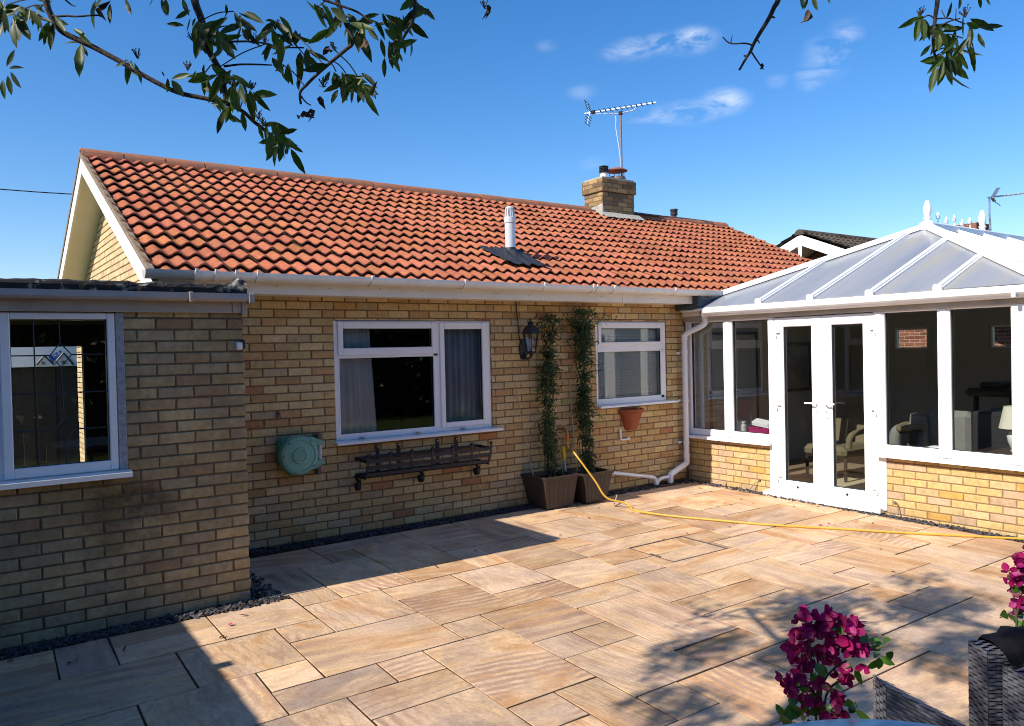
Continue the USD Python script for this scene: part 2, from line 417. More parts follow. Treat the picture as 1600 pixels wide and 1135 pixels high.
plain("upholstery", (0.20, 0.195, 0.185), 0.95, 10, 0.12, 120, 0.3)
plain("cream_cloth", (0.17, 0.135, 0.08), 0.9, 10, 0.08)
plain("dark_wood", (0.035, 0.022, 0.018), 0.4, 6, 0.3)
plain("lampshade", (0.80, 0.76, 0.64), 0.9, 20, 0.03, transm=(0.3, (1, 1, 1)))
plain("ceramic", (0.70, 0.70, 0.66), 0.25, 8, 0.05)
plain("basket_pink", (0.42, 0.02, 0.16), 0.5, 20, 0.15)
plain("paper", (0.78, 0.78, 0.80), 0.8, 4, 0.03)
plain("picture_print", (0.20, 0.21, 0.22), 0.4, 6, 0.4)
plain("sign_white", (0.75, 0.78, 0.80), 0.5, 2, 0.02)
plain("sign_blue", (0.02, 0.15, 0.50), 0.5, 4, 0.05)
plain("red_brick", (1, 1, 1), 0.9, 20, 0.2, tone=True, spec=0.2)
plain("pale_mortar", (0.42, 0.36, 0.28), 0.95, 20, 0.2)
plain("box_gutter_blue", (0.03, 0.05, 0.075), 0.5, 8, 0.3)
glass("window_glass", (0.93, 0.95, 0.95), 1.75)
glass("cons_glass", (0.76, 0.79, 0.78), 1.48)
glass("lantern_glass", (0.85, 0.86, 0.88), 1.5)
mk("table_glass", {"p": ("principled_bsdf", {"base_color": (0.05, 0.10, 0.17), "roughness": 0.12, "specular_ior_level": 0.8})}, [], "p.BSDF")
# twin-wall polycarbonate: dull grey-blue sheet with soft streaks along its flutes
mk("polycarbonate", {"geo": ("geometry", {}), "map": ("mapping", {"scale": (0.5, 3.0, 0.5)}), "nz": ("noise_texture", {"scale": 1.2, "detail": 4.0}),
                     "rp": ("rgb_ramp", {"ramp": [(0.3, (0.30, 0.32, 0.36)), (0.55, (0.38, 0.39, 0.41)), (0.75, (0.44, 0.41, 0.32))]}),
                     "p": ("principled_bsdf", {"roughness": 0.22, "specular_ior_level": 0.6}), "t": ("translucent_bsdf", {"color": (0.5, 0.5, 0.5)}), "m": ("mix_closure", {"fac": 0.25})},
   [("geo.position", "map.vector"), ("map.vector", "nz.vector"), ("nz.fac", "rp.fac"), ("rp.color", "p.base_color"), ("p.BSDF", "m.closure1"), ("t.BSDF", "m.closure2")], "m.closure")
# sandstone: 'tone' carries (warmth, grain angle, offset) of each slab
def sandstone(name, stretch, dist, sc1, wavesc, wavefac):
  mk(name, {
    "geo": ("geometry", {}), "att": ("attribute", {"attribute": "tone"}), "sep": ("separate_color", {"color_type": "rgb"}),
    "ang": ("math", {"math_type": "multiply", "value2": 6.2832}), "rotv": ("vector_rotate", {"rotate_type": "z_axis"}),
    "off": ("math", {"math_type": "multiply", "value2": 90.0}), "comb": ("combine_xyz", {}), "addv": ("vector_math", {"math_type": "add"}),
    "st": ("mapping", {"scale": stretch}),
    "nf": ("noise_texture", {"scale": 7.0, "detail": 5.0, "roughness": 0.7, "distortion": 0.6}), "rf": ("rgb_ramp", {"ramp": [(0.32, (0.80, 0.76, 0.74)), (0.52, (1.0, 1.0, 1.0)), (0.72, (1.10, 1.09, 1.06))]}), "mf": ("mix", {"mix_type": "multiply", "fac": 1.0}),
    "n1": ("noise_texture", {"scale": sc1, "detail": 5.0, "roughness": 0.5, "distortion": dist}),
    "sh": ("math", {"math_type": "subtract", "value2": 0.5}), "sc": ("math", {"math_type": "multiply", "value2": 0.36}), "sum": ("math", {"math_type": "add"}),
    "rp": ("rgb_ramp", {"ramp": [(0.16, (0.38, 0.295, 0.25)), (0.30, (0.47, 0.345, 0.265)), (0.39, (0.60, 0.435, 0.295)), (0.46, (0.51, 0.365, 0.26)), (0.53, (0.61, 0.43, 0.265)), (0.61, (0.54, 0.345, 0.20)), (0.70, (0.49, 0.285, 0.145)), (0.84, (0.40, 0.21, 0.10))]}),
    "wv": ("wave_texture", {"wave_type": "bands", "bands_direction": "y", "scale": wavesc, "distortion": 5.0, "detail": 2.0, "detail_scale": 0.7}),
    "wm": ("map_range", {"from_min": 0.80, "from_max": 1.0, "to_min": 0.0, "to_max": 1.0}),
    "vb": ("map_range", {"from_min": 0.0, "from_max": 1.0, "to_min": 0.80, "to_max": 1.14}), "mv": ("mix", {"mix_type": "multiply", "fac": 1.0}), "wb": ("mix", {"mix_type": "multiply", "fac": 1.0, "color2": (1.09, 1.05, 0.965)}),
    "wn": ("noise_texture", {"scale": 1.3, "detail": 1.0}), "wk": ("map_range", {"from_min": 0.46, "from_max": 0.62, "to_min": 0.0, "to_max": wavefac}),
    "wmul": ("math", {"math_type": "multiply"}), "wmix": ("mix", {"mix_type": "mix", "color2": (0.40, 0.26, 0.19)}),
    "n3": ("noise_texture", {"scale": 55.0, "detail": 4.0}), "r3": ("rgb_ramp", {"ramp": [(0.3, (0.88, 0.88, 0.88)), (0.7, (1.1, 1.1, 1.1))]}), "m3": ("mix", {"mix_type": "multiply", "fac": 1.0}),
    "n4": ("noise_texture", {"scale": 2.3, "detail": 6.0, "roughness": 0.65}), "r4": ("rgb_ramp", {"ramp": [(0.3, (0.76, 0.74, 0.73)), (0.62, (1.08, 1.08, 1.08))]}), "m4": ("mix", {"mix_type": "multiply", "fac": 1.0}),
    "bn": ("noise_texture", {"scale": 14.0, "detail": 6.0}), "bp": ("bump", {"strength": 0.45, "distance": 0.012}),
    "hn": ("noise_texture", {"scale": 1.0, "detail": 3.0, "roughness": 0.6, "distortion": 0.8}), "hr": ("map_range", {"from_min": 0.45, "from_max": 0.68, "to_min": 0.0, "to_max": 0.4}), "hm": ("mix", {"mix_type": "mix", "color2": (0.46, 0.355, 0.305)}),
    "p": ("principled_bsdf", {"roughness": 0.78, "specular_ior_level": 0.2})},
   [("att.color", "sep.color"), ("sep.g", "ang.value1"), ("geo.position", "rotv.vector"), ("ang.value", "rotv.angle"), ("sep.b", "off.value1"), ("off.value", "comb.x"), ("off.value", "comb.z"),
    ("rotv.vector", "addv.vector1"), ("comb.vector", "addv.vector2"), ("addv.vector", "st.vector"), ("st.vector", "n1.vector"), ("sep.r", "sh.value1"), ("sh.value", "sc.value1"),
    ("n1.fac", "sum.value1"), ("sc.value", "sum.value2"), ("sum.value", "rp.fac"), ("addv.vector", "wv.vector"), ("wv.fac", "wm.value"), ("addv.vector", "wn.vector"), ("wn.fac", "wk.value"),
    ("wm.result", "wmul.value1"), ("wk.result", "wmul.value2"), ("wmul.value", "wmix.fac"), ("st.vector", "nf.vector"), ("nf.fac", "rf.fac"), ("rp.color", "mf.color1"), ("rf.color", "mf.color2"), ("addv.vector", "hn.vector"), ("hn.fac", "hr.value"), ("hr.result", "hm.fac"), ("mf.color", "hm.color1"), ("hm.color", "wmix.color1"), ("geo.position", "n3.vector"), ("n3.fac", "r3.fac"),
    ("wmix.color", "m3.color1"), ("r3.color", "m3.color2"), ("geo.position", "n4.vector"), ("n4.fac", "r4.fac"), ("m3.color", "m4.color1"), ("r4.color", "m4.color2"), ("sep.b", "vb.value"), ("m4.color", "mv.color1"), ("vb.result", "mv.color2"), ("mv.color", "wb.color1"), ("wb.color", "p.base_color"),
    ("st.vector", "bn.vector"), ("bn.fac", "bp.height"), ("bp.normal", "p.normal")], "p.BSDF")


sandstone("sandstone", (0.55, 3.6, 1.0), 0.95, 1.5, 2.0, 0.3)
sandstone("sandstone_swirled", (0.9, 1.7, 1.0), 2.2, 1.3, 5.0, 0.55)
sandstone("sandstone_plain", (0.7, 2.6, 1.0), 0.7, 1.0, 2.0, 0.15)


# ------------------------------------------------------------------ ground and patio
def zg(x, y):
    """the paving falls very slightly away from the house"""
    x = np.asarray(x, float); y = np.asarray(y, float)
    return -0.0035 * np.clip(x, -1, 8) + 0.0165 * np.clip(y, -9, 0) * (np.clip(x, -0.6, 8) + 0.6) / 6


GRID = np.array([[-0.944, -2.086], [2.895, 0.081], [-0.104, -3.004], [-0.002, -0.024], [0.035, -0.009], [-0.025, 0.075]])


def uvxy(u, v):
    u, v = np.asarray(u, float) / 10, np.asarray(v, float) / 10
    vq = np.minimum(v, 0.95); vl = v - vq                      # straight beyond the measured slabs
    B = np.stack([np.ones_like(u), u, vq, u * vq, u * u, vq * vq], -1)
    return B @ GRID + vl[..., None] * np.array([-0.104 - 0.05 * 0.95, -3.004 + 0.15 * 0.95])


TOP, RT = -5.9, 21.2
SLABS = [(-5, -1.76, -3, -1), (-5, -1, -3, 0), (-3, -1.76, -2, 0), (-2, -1.76, 0, -1), (-2, -1, 0, 0), (0, -1.76, 2, 0), (-4, 0, -1, 2), (-7, 0, -4, 2), (-1, 0, 1, 2), (-2, 2, 0, 4), (-4, 2, -2, 4), (-6, 2, -4, 4),
         (0, 2, 1, 3), (0, 3, 2, 4), (2, 3, 3, 4), (1, 0, 2, 1), (2, -1, 4, 1), (1, 1, 4, 3), (3, 3, 5, 6), (1, 4, 3, 5), (1, 5, 3, 7), (-1, 4, 1, 6), (-3, 4, -1, 6), (4, 2, 5, 3), (4, 0, 6, 2), (4, -1, 6, 0),
         (6, -1, 8, 1), (5, -2, 7, -1), (7, -2, 8, -1), (3, -4, 5, -1), (1.45, -4, 3, -2), (2, -2, 3, -1), (1.45, TOP, 4, -4), (4, TOP, 6, -5), (4, -5, 5, -4), (6, TOP, 7, -5), (5, -5, 7, -2), (7, TOP, 9, -4), (7, -4, 9, -3),
         (7, -3, 8, -2), (8, -3, 10, -2), (9, TOP, 11, -3), (11, TOP, 13, -4), (8, -2, 10, 0), (10, -3, 11, -2), (10, -2, 11, -1), (11, -4, 13, -2), (11, -2, 12, -1), (12, -2, 14, -1), (13, -5, 15, -2), (13, TOP, 15, -5),
         (15, TOP, 18, -4), (15, -4, 17, -3), (18, TOP, RT, -5), (18, -5, 20, -4), (20, -5, RT, -4), (17, -4, 19, -2), (17, -2, 18, -1), (18, -2, 19, -1), (19, -4, RT, -1), (15, -3, 17, 0), (14, -2, 15, -1), (15, 0, 17, 1),
         (10, -1, 13, 0), (10, 0, 11.5, 1), (13, -1, 15, 0), (13.75, 0, 15, 1), (8, 0, 10, 2), (10, 1, 11, 2), (6, 1, 8, 2), (7, 2, 9, 3), (5, 2, 7, 4), (5, 4, 6, 5), (6, 4, 7, 5), (5, 5, 7, 7), (7, 3, 9, 6), (4, 6, 5, 8),
         (3, 6, 4, 7), (3, 7, 4, 9), (5, 7, 6, 8), (6, 7, 8, 9), (7, 6, 9, 7), (9, 2, 11, 4), (9, 4, 10, 5), (10, 4, 12, 5), (11, 3, 12, 4), (12, 3, 14, 6), (11, 5, 12, 6), (9, 5, 11, 7), (11, 6, 13, 8), (13, 6, 14, 7),
         (13, 7, 15, 8), (14, 5, 15, 7), (14, 4, 15, 5), (15, 4, 17, 6), (16, 3, 17, 4), (14, 1, 16, 4), (11, 1.8, 14, 3), (11, 1, 11.5, 1.8), (13.75, 1, 14, 1.8), (16, 1, 18, 3), (17, -1, 20, 1), (20, -1, RT, 1), (18, 1, 19, 2),
         (19, 1, RT, 2), (20, 2, RT, 4), (18, 2, 20, 4), (18, 4, 19, 5), (17, 3, 18, 5), (17, 5, 19, 7), (15, 6, 17, 9), (14, 8, 15, 9), (19, 4, RT, 5.5), (19, 5.5, RT, 7), (18, 7, RT, 9), (17, 7, 18, 9),
         (11.55, .05, 13.2, 1), (13.2, .05, 13.7, 1), (11.55, 1, 13.7, 1.75)]
COVER = SLABS[-3:]
# warmth (0 grey mauve .. 1 deep orange) and grain (0: along the wall, 1: across) of the slabs that stand out
SPECIAL = {(7, 3, 9, 6): (0.72, 1), (5, 5, 7, 7): (0.42, 1), (1, 1, 4, 3): (0.62, 0), (15, 4, 17, 6): (0.85, 1), (12, 3, 14, 6): (0.55, 1), (14, 1, 16, 4): (0.36, 0), (15, 6, 17, 9): (0.52, 1), (10, 1, 11, 2): (0.22, 0), (11, 5, 12, 6): (0.25, 0),
           (8, -2, 10, 0): (0.75, 0), (8, 0, 10, 2): (0.45, 0), (7, 2, 9, 3): (0.4, 0), (5, 2, 7, 4): (0.5, 0), (16, 1, 18, 3): (0.85, 1), (17, -1, 20, 1): (0.6, 0), (19, -4, RT, -1): (0.7, 1), (18, 2, 20, 4): (0.7, 0), (19, 1, RT, 2): (0.85, 0), (19, 4, RT, 5.5): (0.85, 1), (19, 5.5, RT, 7): (0.8, 1),
           (17, 5, 19, 7): (0.45, 1), (9, 2, 11, 4): (0.55, 1), (-4, 0, -1, 2): (0.35, 0), (-2, 2, 0, 4): (0.42, 1), (0, 2, 1, 3): (0.3, 0), (3, 3, 5, 6): (0.55, 0), (18, 4, 19, 5): (0.25, 0), (17, -4, 19, -2): (0.75, 0), (15, TOP, 18, -4): (.55, 0)}
SWIRL = {(9, 2, 11, 4), (-2, 2, 0, 4), (1, 4, 3, 5), (6, 4, 7, 5), (4, 2, 5, 3), (2, 3, 3, 4), (-4, 2, -2, 4), (7, 2, 9, 3), (2, -1, 4, 1), (0, 3, 2, 4), (6, 7, 8, 9)}
used = np.zeros((60, 60), bool)
U0, V0 = -20, -8


def mark(r):
    a, b, c, d = [int(round(t)) for t in (r[0] - U0, r[1] - V0, r[2] - U0, r[3] - V0)]
    used[a:c, b:d] = True


for r in SLABS:
    mark(r)
used[int(11 - U0):int(14 - U0), int(0 - V0):int(3 - V0)] = True
used[:int(2 - U0), :int(-1.65 - V0 + 0.6)] = True          # no paving under the extension
VMAX = 13
for vi in range(-6, VMAX):
    for ui in range(-14, 22):
        if used[ui - U0, vi - V0]:
            continue
        if vi < -1 and ui < 2:
            continue
        for w, h in random.sample([(2, 2), (2, 1), (1, 2), (3, 2), (2, 3)], 5) + [(1, 1)]:
            a, b = ui - U0, vi - V0
            if ui + w <= 22 and vi + h <= VMAX and not used[a:a + w, b:b + h].any():
                r = (ui, vi if vi > -6 else TOP, min(ui + w, RT), vi + h)
                used[a:a + w, b:b + h] = True
                if r[2] - r[0] > 0.3:
                    SLABS.append(r)
                break

pat = thing("patio", kind="structure")
gm = MB()
gx, gy = np.linspace(-5.2, 5.6, 28), np.linspace(-0.02, -6.6, 18)
vv = np.array([(x, y, zg(x, y) - 0.0045) for y in gy for x in gx])
gm.add(vv, [(j * 28 + i, (j + 1) * 28 + i, (j + 1) * 28 + i + 1, j * 28 + i + 1) for j in range(17) for i in range(27)])
put("bedding", gm, "bedding", pat)
for r in SLABS:
    cov = r in COVER
    g = 0.011 if not cov else 0.006
    cor = uvxy(np.array([r[0], r[2], r[2], r[0]]), np.array([r[1], r[1], r[3], r[3]]))
    cen = cor.mean(0)
    if cen[0] < -4.9 or cen[0] > 5.5:
        continue
    ex = (cor[1] - cor[0]); ex /= np.linalg.norm(ex); ey = (cor[3] - cor[0]); ey /= np.linalg.norm(ey)
    jit = rng.normal(0, 0.0022, (4, 2))
    in_ = np.array([ex + ey, -ex + ey, -ex - ey, ex - ey])
    outer = cor + in_ * g / 2 + jit
    inner = outer + in_ * 0.0012
    tilt = rng.normal(0, 0.0005, 4) + rng.normal(0, 0.0006)
    zt = zg(outer[:, 0], outer[:, 1]) + tilt
    V = np.vstack([np.c_[outer, zt - 0.024], np.c_[outer, zt - 0.001], np.c_[inner, zt]])
    F = []
    for a in (0, 4):
        for i in range(4):
            j = (i + 1) % 4; F.append((a + i, a + 4 + i, a + 4 + j, a + j))
    F.append((8, 11, 10, 9))
    warm, grain = SPECIAL.get(r, (float(np.clip(rng.normal(0.5, 0.24), 0.05, 0.98)), None))
    if grain is None:
        w_, h_ = r[2] - r[0], r[3] - r[1]
        grain = (0 if w_ > h_ else 1) if w_ != h_ else rng.integers(0, 2)
    ang = 0.25 * grain + rng.normal(0, 0.018)
    mb = MB().add(V, np.array(F), (warm, ang % 1.0, rng.random()))
    fig = "sandstone" if r in SPECIAL and SPECIAL[r][1] == 1 else ("sandstone", "sandstone_swirled", "sandstone_plain", "sandstone_swirled", "sandstone")[rng.integers(0, 5)]
    if r in SWIRL:
        fig = "sandstone_swirled"
    put("slab", mb, fig, pat, tone=True)
# thin steel frame round the recessed manhole cover, with two lifting slots
fr = MB()
c4 = uvxy(np.array([11.5, 13.75, 13.75, 11.5]), np.array([0.02, 0.02, 1.8, 1.8]))
for i in range(4):
    p, q = c4[i], c4[(i + 1) % 4]
    fr.bar((*p, zg(*p) - 0.002), (*q, zg(*q) - 0.002), 0.007, 0.012)
put("cover_frame", fr, "rusty_steel", pat)
for (u_, v_) in ((11.55, 0.95), (13.72, 0.9)):
    p = uvxy(u_, v_ - .12); q = uvxy(u_, v_ + .28)
    put("lifting_slot", MB().bar((*p, zg(*p) + 0.001), (*q, zg(*q) + 0.001), 0.022, 0.008), "rusty_steel", pat)

lw = MB()
n = 41
gx = np.concatenate([[-400, -100, -40], np.linspace(-16, 24, n - 6), [60, 140, 400]])
gy = np.concatenate([[-400, -100, -40], np.linspace(-24, 16, n - 6), [60, 140, 400]])
lw.add([(x, y, -0.14) for y in gy for x in gx], [(j * n + i, j * n + i + 1, (j + 1) * n + i + 1, (j + 1) * n + i) for j in range(n - 1) for i in range(n - 1)])
put("lawn", lw, "lawn", kind="structure")

# slate chippings in the narrow drain strip along the walls
gr = MB()


def chips(x0, y0, x1, y1, count, zoff=-0.008):
    for _ in range(count):
        x, y = rng.uniform(x0, x1), rng.uniform(y0, y1)
        l, w, t = rng.uniform(0.018, 0.045), rng.uniform(0.01, 0.022), rng.uniform(0.003, 0.008)
        a = rng.uniform(0, math.pi); tl = rng.normal(0, 0.35, 2)
        pts = np.array([(-l / 2, -w / 3, 0), (l / 4, -w / 2, 0), (l / 2, 0, 0), (l / 5, w / 2, 0), (-l / 2.4, w / 2.4, 0)])
        R = np.array([[math.cos(a), -math.sin(a), 0], [math.sin(a), math.cos(a), 0], [0, 0, 1]])
        pts = pts @ R.T; pts[:, 2] += pts[:, 0] * tl[0] + pts[:, 1] * tl[1]
        k = rng.uniform(0.45, 1.7)
        gr.poly(pts + (x, y, zg(x, y) + zoff + rng.uniform(0, 0.016)), (0, 0, t), (k, k * rng.uniform(0.92, 1.0), k * rng.uniform(0.9, 1.02)))


chips(-2.6, -1.575, -0.45, -1.41, 1100)
chips(-0.58, -1.55, -0.36, -0.02, 500)
chips(-0.45, -0.20, 5.3, -0.01, 2300)
chips(5.28, -4.2, 5.44, -0.05, 1500, -0.012)
put("slate_chippings", gr, "slate_chip", tone=True, label="loose dark slate chippings in the narrow strip between walls and paving", cat="gravel", kind="stuff")

# ------------------------------------------------------------------ bricks
C75, BW = 0.075, 0.225


def tone_of(kind):
    if kind == "buff":
        k = rng.random()
        if k < 0.03:
            c = np.array([0.36, 0.17, 0.09])
        elif k < 0.2:
            c = np.array([0.41, 0.255, 0.12])
        elif k < 0.62:
            c = np.array([0.46, 0.325, 0.16])
        elif k < 0.88:
            c = np.array([0.50, 0.37, 0.20])
        else:
            c = np.array([0.40, 0.305, 0.19])
        return c * rng.uniform(1.02, 1.24) * np.array([1.03, 1.03, 0.96])
    if kind == "grey":
        k = rng.random()
        c = np.array([0.40, 0.305, 0.155]) if k < 0.5 else np.array([0.36, 0.285, 0.165]) if k < 0.87 else np.array([0.35, 0.235, 0.125])
        return c * rng.uniform(0.95, 1.25)
    if kind == "gold":
        k = rng.random()
        c = np.array([0.56, 0.385, 0.165]) if k < 0.5 else np.array([0.56, 0.415, 0.215]) if k < 0.74 else np.array([0.51, 0.35, 0.22]) if k < 0.91 else np.array([0.54, 0.315, 0.09])
        return c * rng.uniform(0.86, 1.03)
    if kind == "pale":
        return (np.array([0.56, 0.43, 0.24]) if rng.random() < 0.7 else np.array([0.54, 0.38, 0.22])) * rng.uniform(0.9, 1.1)
    if kind == "soot":
        k = rng.random()
        c = np.array([0.30, 0.19, 0.09]) if k < 0.5 else np.array([0.19, 0.125, 0.07]) if k < 0.8 else np.array([0.36, 0.24, 0.11])
        return c * rng.uniform(0.75, 1.15)
    if kind == "red":
        return np.array([0.20, 0.075, 0.045]) * rng.uniform(0.65, 1.2)


def brick_mesh(a0, a1, z0, z1, frame, kind, proud=0.0):
    """one chamfered brick face; frame(a, d, z) maps along-wall, outward depth and height to the world"""
    e = 0.0045
    d1 = rng.normal(0.0, 0.0012) + proud; back = -0.035
    j = rng.normal(0, 0.0018, 4)
    P = [(a0 + j[0], z0), (a1 + j[1], z0), (a1 + j[2], z1), (a0 + j[3], z1)]
    I = [(a0 + e, z0 + e), (a1 - e, z0 + e), (a1 - e, z1 - e), (a0 + e, z1 - e)]
    v = [frame(a, back, z) for a, z in P] + [frame(a, d1 - e, z) for a, z in P] + [frame(a, d1, z) for a, z in I]
    f = []
    for b in (0, 4):
        for i in range(4):
            k = (i + 1) % 4; f.append((b + i, b + k, b + 4 + k, b + 4 + i))
    f.append((8, 9, 10, 11))
    v = np.array(v, float); f = np.array(f)
    c = tone_of(kind)
    # make the faces look outward whatever the frame's handedness
    n_ = np.cross(v[9] - v[8], v[11] - v[8]); out = np.array(frame(0, 1, 0)) - np.array(frame(0, 0, 0))
    if n_ @ out < 0:
        f = f[:, ::-1]
    return v, f, c


def courses(a_lo, a_hi, z_lo, z_hi, phase, zbase, frame, kind, holes=(), keep=None, proud=0.0, joint=0.0105, flip=0, bw=BW):
    """bricks in stretcher bond clipped to [a_lo, a_hi] x [z_lo, z_hi] and round the holes (a0, a1, z0, z1)"""
    out = []
    k0 = int(math.floor((z_lo - zbase) / C75 + 1e-6)); k1 = int(math.ceil((z_hi - zbase) / C75 - 1e-6))
    for k in range(k0, k1):
        z0, z1 = zbase + k * C75 + joint / 2, zbase + (k + 1) * C75 - joint / 2
        z0c, z1c = max(z0, z_lo), min(z1, z_hi)
        if z1c - z0c < 0.008:
            continue
        ph = phase + (bw / 2 if (k + flip) % 2 else 0)
        i0 = int(math.floor((a_lo - ph) / bw)) - 1; i1 = int(math.ceil((a_hi - ph) / bw)) + 1
        for i in range(i0, i1):
            parts = [(max(ph + i * bw + joint / 2, a_lo), min(ph + (i + 1) * bw - joint / 2, a_hi), z0c, z1c)]
            for h in holes:
                nxt = []
                for (p, q, r, s) in parts:
                    if q <= h[0] or p >= h[1] or s <= h[2] + 0.004 or r >= h[3] - 0.004:
                        nxt.append((p, q, r, s)); continue
                    lo, hi = max(r, h[2]), min(s, h[3])
                    if (hi - lo) < 0.012:
                        nxt.append((p, q, r, s)); continue
                    if p < h[0] - 0.01: nxt.append((p, h[0], r, s))
                    if q > h[1] + 0.01: nxt.append((h[1], q, r, s))
                    pp, qq = max(p, h[0]), min(q, h[1])
                    if r < h[2] - 0.012: nxt.append((pp, qq, r, h[2]))
                    if s > h[3] + 0.012: nxt.append((pp, qq, h[3], s))
                parts = nxt
            for (p, q, r, s) in parts:
                if q - p > 0.012 and s - r > 0.008 and (keep is None or keep(p, q, r, s)):
                    out.append(brick_mesh(p, q, r, s, frame, kind, proud))
    return out


def visible_size(v):
    c = v.mean(0); x, y, z = pix(c)
    if z < 0.3 or not (-40 < x < 1640 and -40 < y < 1175):
        return 0.0
    return 1.0 / z


def lay(bricks, mat, parent, quota, name="brick", rest="brickwork"):
    """the bricks that show largest become parts, the others one joined part"""
    bricks = sorted(bricks, key=lambda b: -visible_size(b[0]))
    for v, f, c in bricks[:quota]:
        put(name, MB().add(v, f, c), mat, parent, tone=True)
    if bricks[quota:]:
        mb = MB()
        for v, f, c in bricks[quota:]:
            mb.add(v, f, c)
        put(rest, mb, mat, parent, tone=True, kind="stuff")


def wall_with_holes(mb, a_lo, a_hi, z_lo, z_hi, holes, frame, d0, d1):
    """solid wall slab between depths d0 and d1 with rectangular openings"""
    xs = sorted({a_lo, a_hi, *[h[0] for h in holes], *[h[1] for h in holes]}); xs = [x for x in xs if a_lo <= x <= a_hi]
    for x0, x1 in zip(xs[:-1], xs[1:]):
        spans = [(z_lo, z_hi)]
        for h in holes:
            if h[0] <= x0 + 1e-6 and h[1] >= x1 - 1e-6:
                nxt = []
                for a, b in spans:
                    if h[2] > a: nxt.append((a, min(b, h[2])))
                    if h[3] < b: nxt.append((max(a, h[3]), b))
                spans = nxt
        for a, b in spans:
            if b - a > 1e-4:
                mb.box(np.array(frame(x0, d0, a)), np.array(frame(x1, d1, b)))


def window_frame(mb, rect, frame, w=0.055, d0=-0.06, d1=0.0, ws=None):
    """rectangular frame of four mitred-looking bars round rect = (a0, a1, z0, z1); bevelled"""
    a0, a1, z0, z1 = rect
    l, r_, b, t = ws or (w, w, w, w)
    for p, q in (((a0, z0), (a0 + l, z1)), ((a1 - r_, z0), (a1, z1)), ((a0 + l, z0), (a1 - r_, z0 + b)), ((a0 + l, z1 - t), (a1 - r_, z1))):
        mb.cbox(np.array(frame(p[0], d0, p[1])), np.array(frame(q[0], d1, q[1])), 0.005)


def pane(rect, frame, d):
    a0, a1, z0, z1 = rect
    v = [frame(a0, d, z0), frame(a1, d, z0), frame(a1, d, z1), frame(a0, d, z1)]
    return MB().add(v, [(0, 1, 2, 3)])


FRONT = lambda a, d, z: (a, -d, z)                 # main wall, looking towards -y
EXT = lambda a, d, z: (a, -1.40 - d, z)
GABLE = lambda a, d, z: (-0.65 - d, a, z)          # looks towards -x; a runs along y
CONS = lambda a, d, z: (5.445 - d, a, z)

# ------------------------------------------------------------------ the bungalow
TR = 0.4752
zr = lambda y: 2.364 + (y + 0.3) * TR
RY, XL, XR = 3.28, -0.945, 10.28
W1 = (0.67, 2.43, 0.86, 2.005)
W2 = (3.91, 5.09, 1.00, 2.005)

house = thing("bungalow", "long single-storey yellow brick house under a sunlit orange pantile roof", "house")
wall = MB()
wall_with_holes(wall, -0.645, 9.98, -0.15, 2.33, [W1, W2], FRONT, -0.25, -0.007)
wall.box((-0.643, 0.25, -0.15), (-0.40, 6.50, 2.33)); wall.box((9.73, 0.25, -0.15), (9.98, 6.50, 2.33)); wall.box((-0.643, 6.25, -0.15), (9.98, 6.55, 2.33))
for x0, x1 in ((-0.643, -0.44), (9.78, 9.98)):      # gable triangles
    wall.poly([(x0, -0.0, 2.3), (x0, 6.56, 2.3), (x0, 6.56, zr(0) - 0.1), (x0, RY, zr(RY) - 0.12), (x0, 0.0, zr(0) - 0.1)], (x1 - x0, 0, 0))
put("wall", wall, "mortar", house)
wallp = str(house.GetPath()) + "/wall"
bricks = courses(-0.60, 5.415, 0.0, 2.25, 0.0, 0.0, FRONT, "buff", [W1, W2], flip=0)
gab = courses(0.0, 6.56, 0.0, 4.0, 0.06, 0.0, GABLE, "pale", keep=lambda p, q, r, s: s < min(zr((p + q) / 2), zr(2 * RY - (p + q) / 2)) - 0.10 and (r > 1.95 or q > 5.0))

CHX0, CHX1, CHY0, CHY1 = 6.815, 7.555, 3.0, 3.47
CHF = lambda a, d, z: (a, CHY0 - d, z)
CHL = lambda a, d, z: (CHX0 - d, a, z)
chb = []
for fr_, lo, hi in ((CHF, CHX0, CHX1), (CHL, CHY0, CHY1)):
    chb += courses(lo, hi, 3.90, 4.335, lo + 0.02, 3.885, fr_, "soot")
    chb += courses(lo - 0.028, hi + (0.028 if fr_ is CHF else 0), 4.335, 4.56, lo + 0.1, 3.885, fr_, "soot", proud=0.028)
lay(bricks + [], "brick", wallp, 236)
lay(gab, "brick", wallp, 0, rest="gable_brickwork")

# interior of the room behind the windows
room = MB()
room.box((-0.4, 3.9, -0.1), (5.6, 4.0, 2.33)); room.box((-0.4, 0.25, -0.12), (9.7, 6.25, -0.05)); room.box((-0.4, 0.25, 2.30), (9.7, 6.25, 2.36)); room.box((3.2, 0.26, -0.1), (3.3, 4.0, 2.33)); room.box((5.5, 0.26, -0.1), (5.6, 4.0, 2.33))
put("room_lining", room, "room_dark", house)


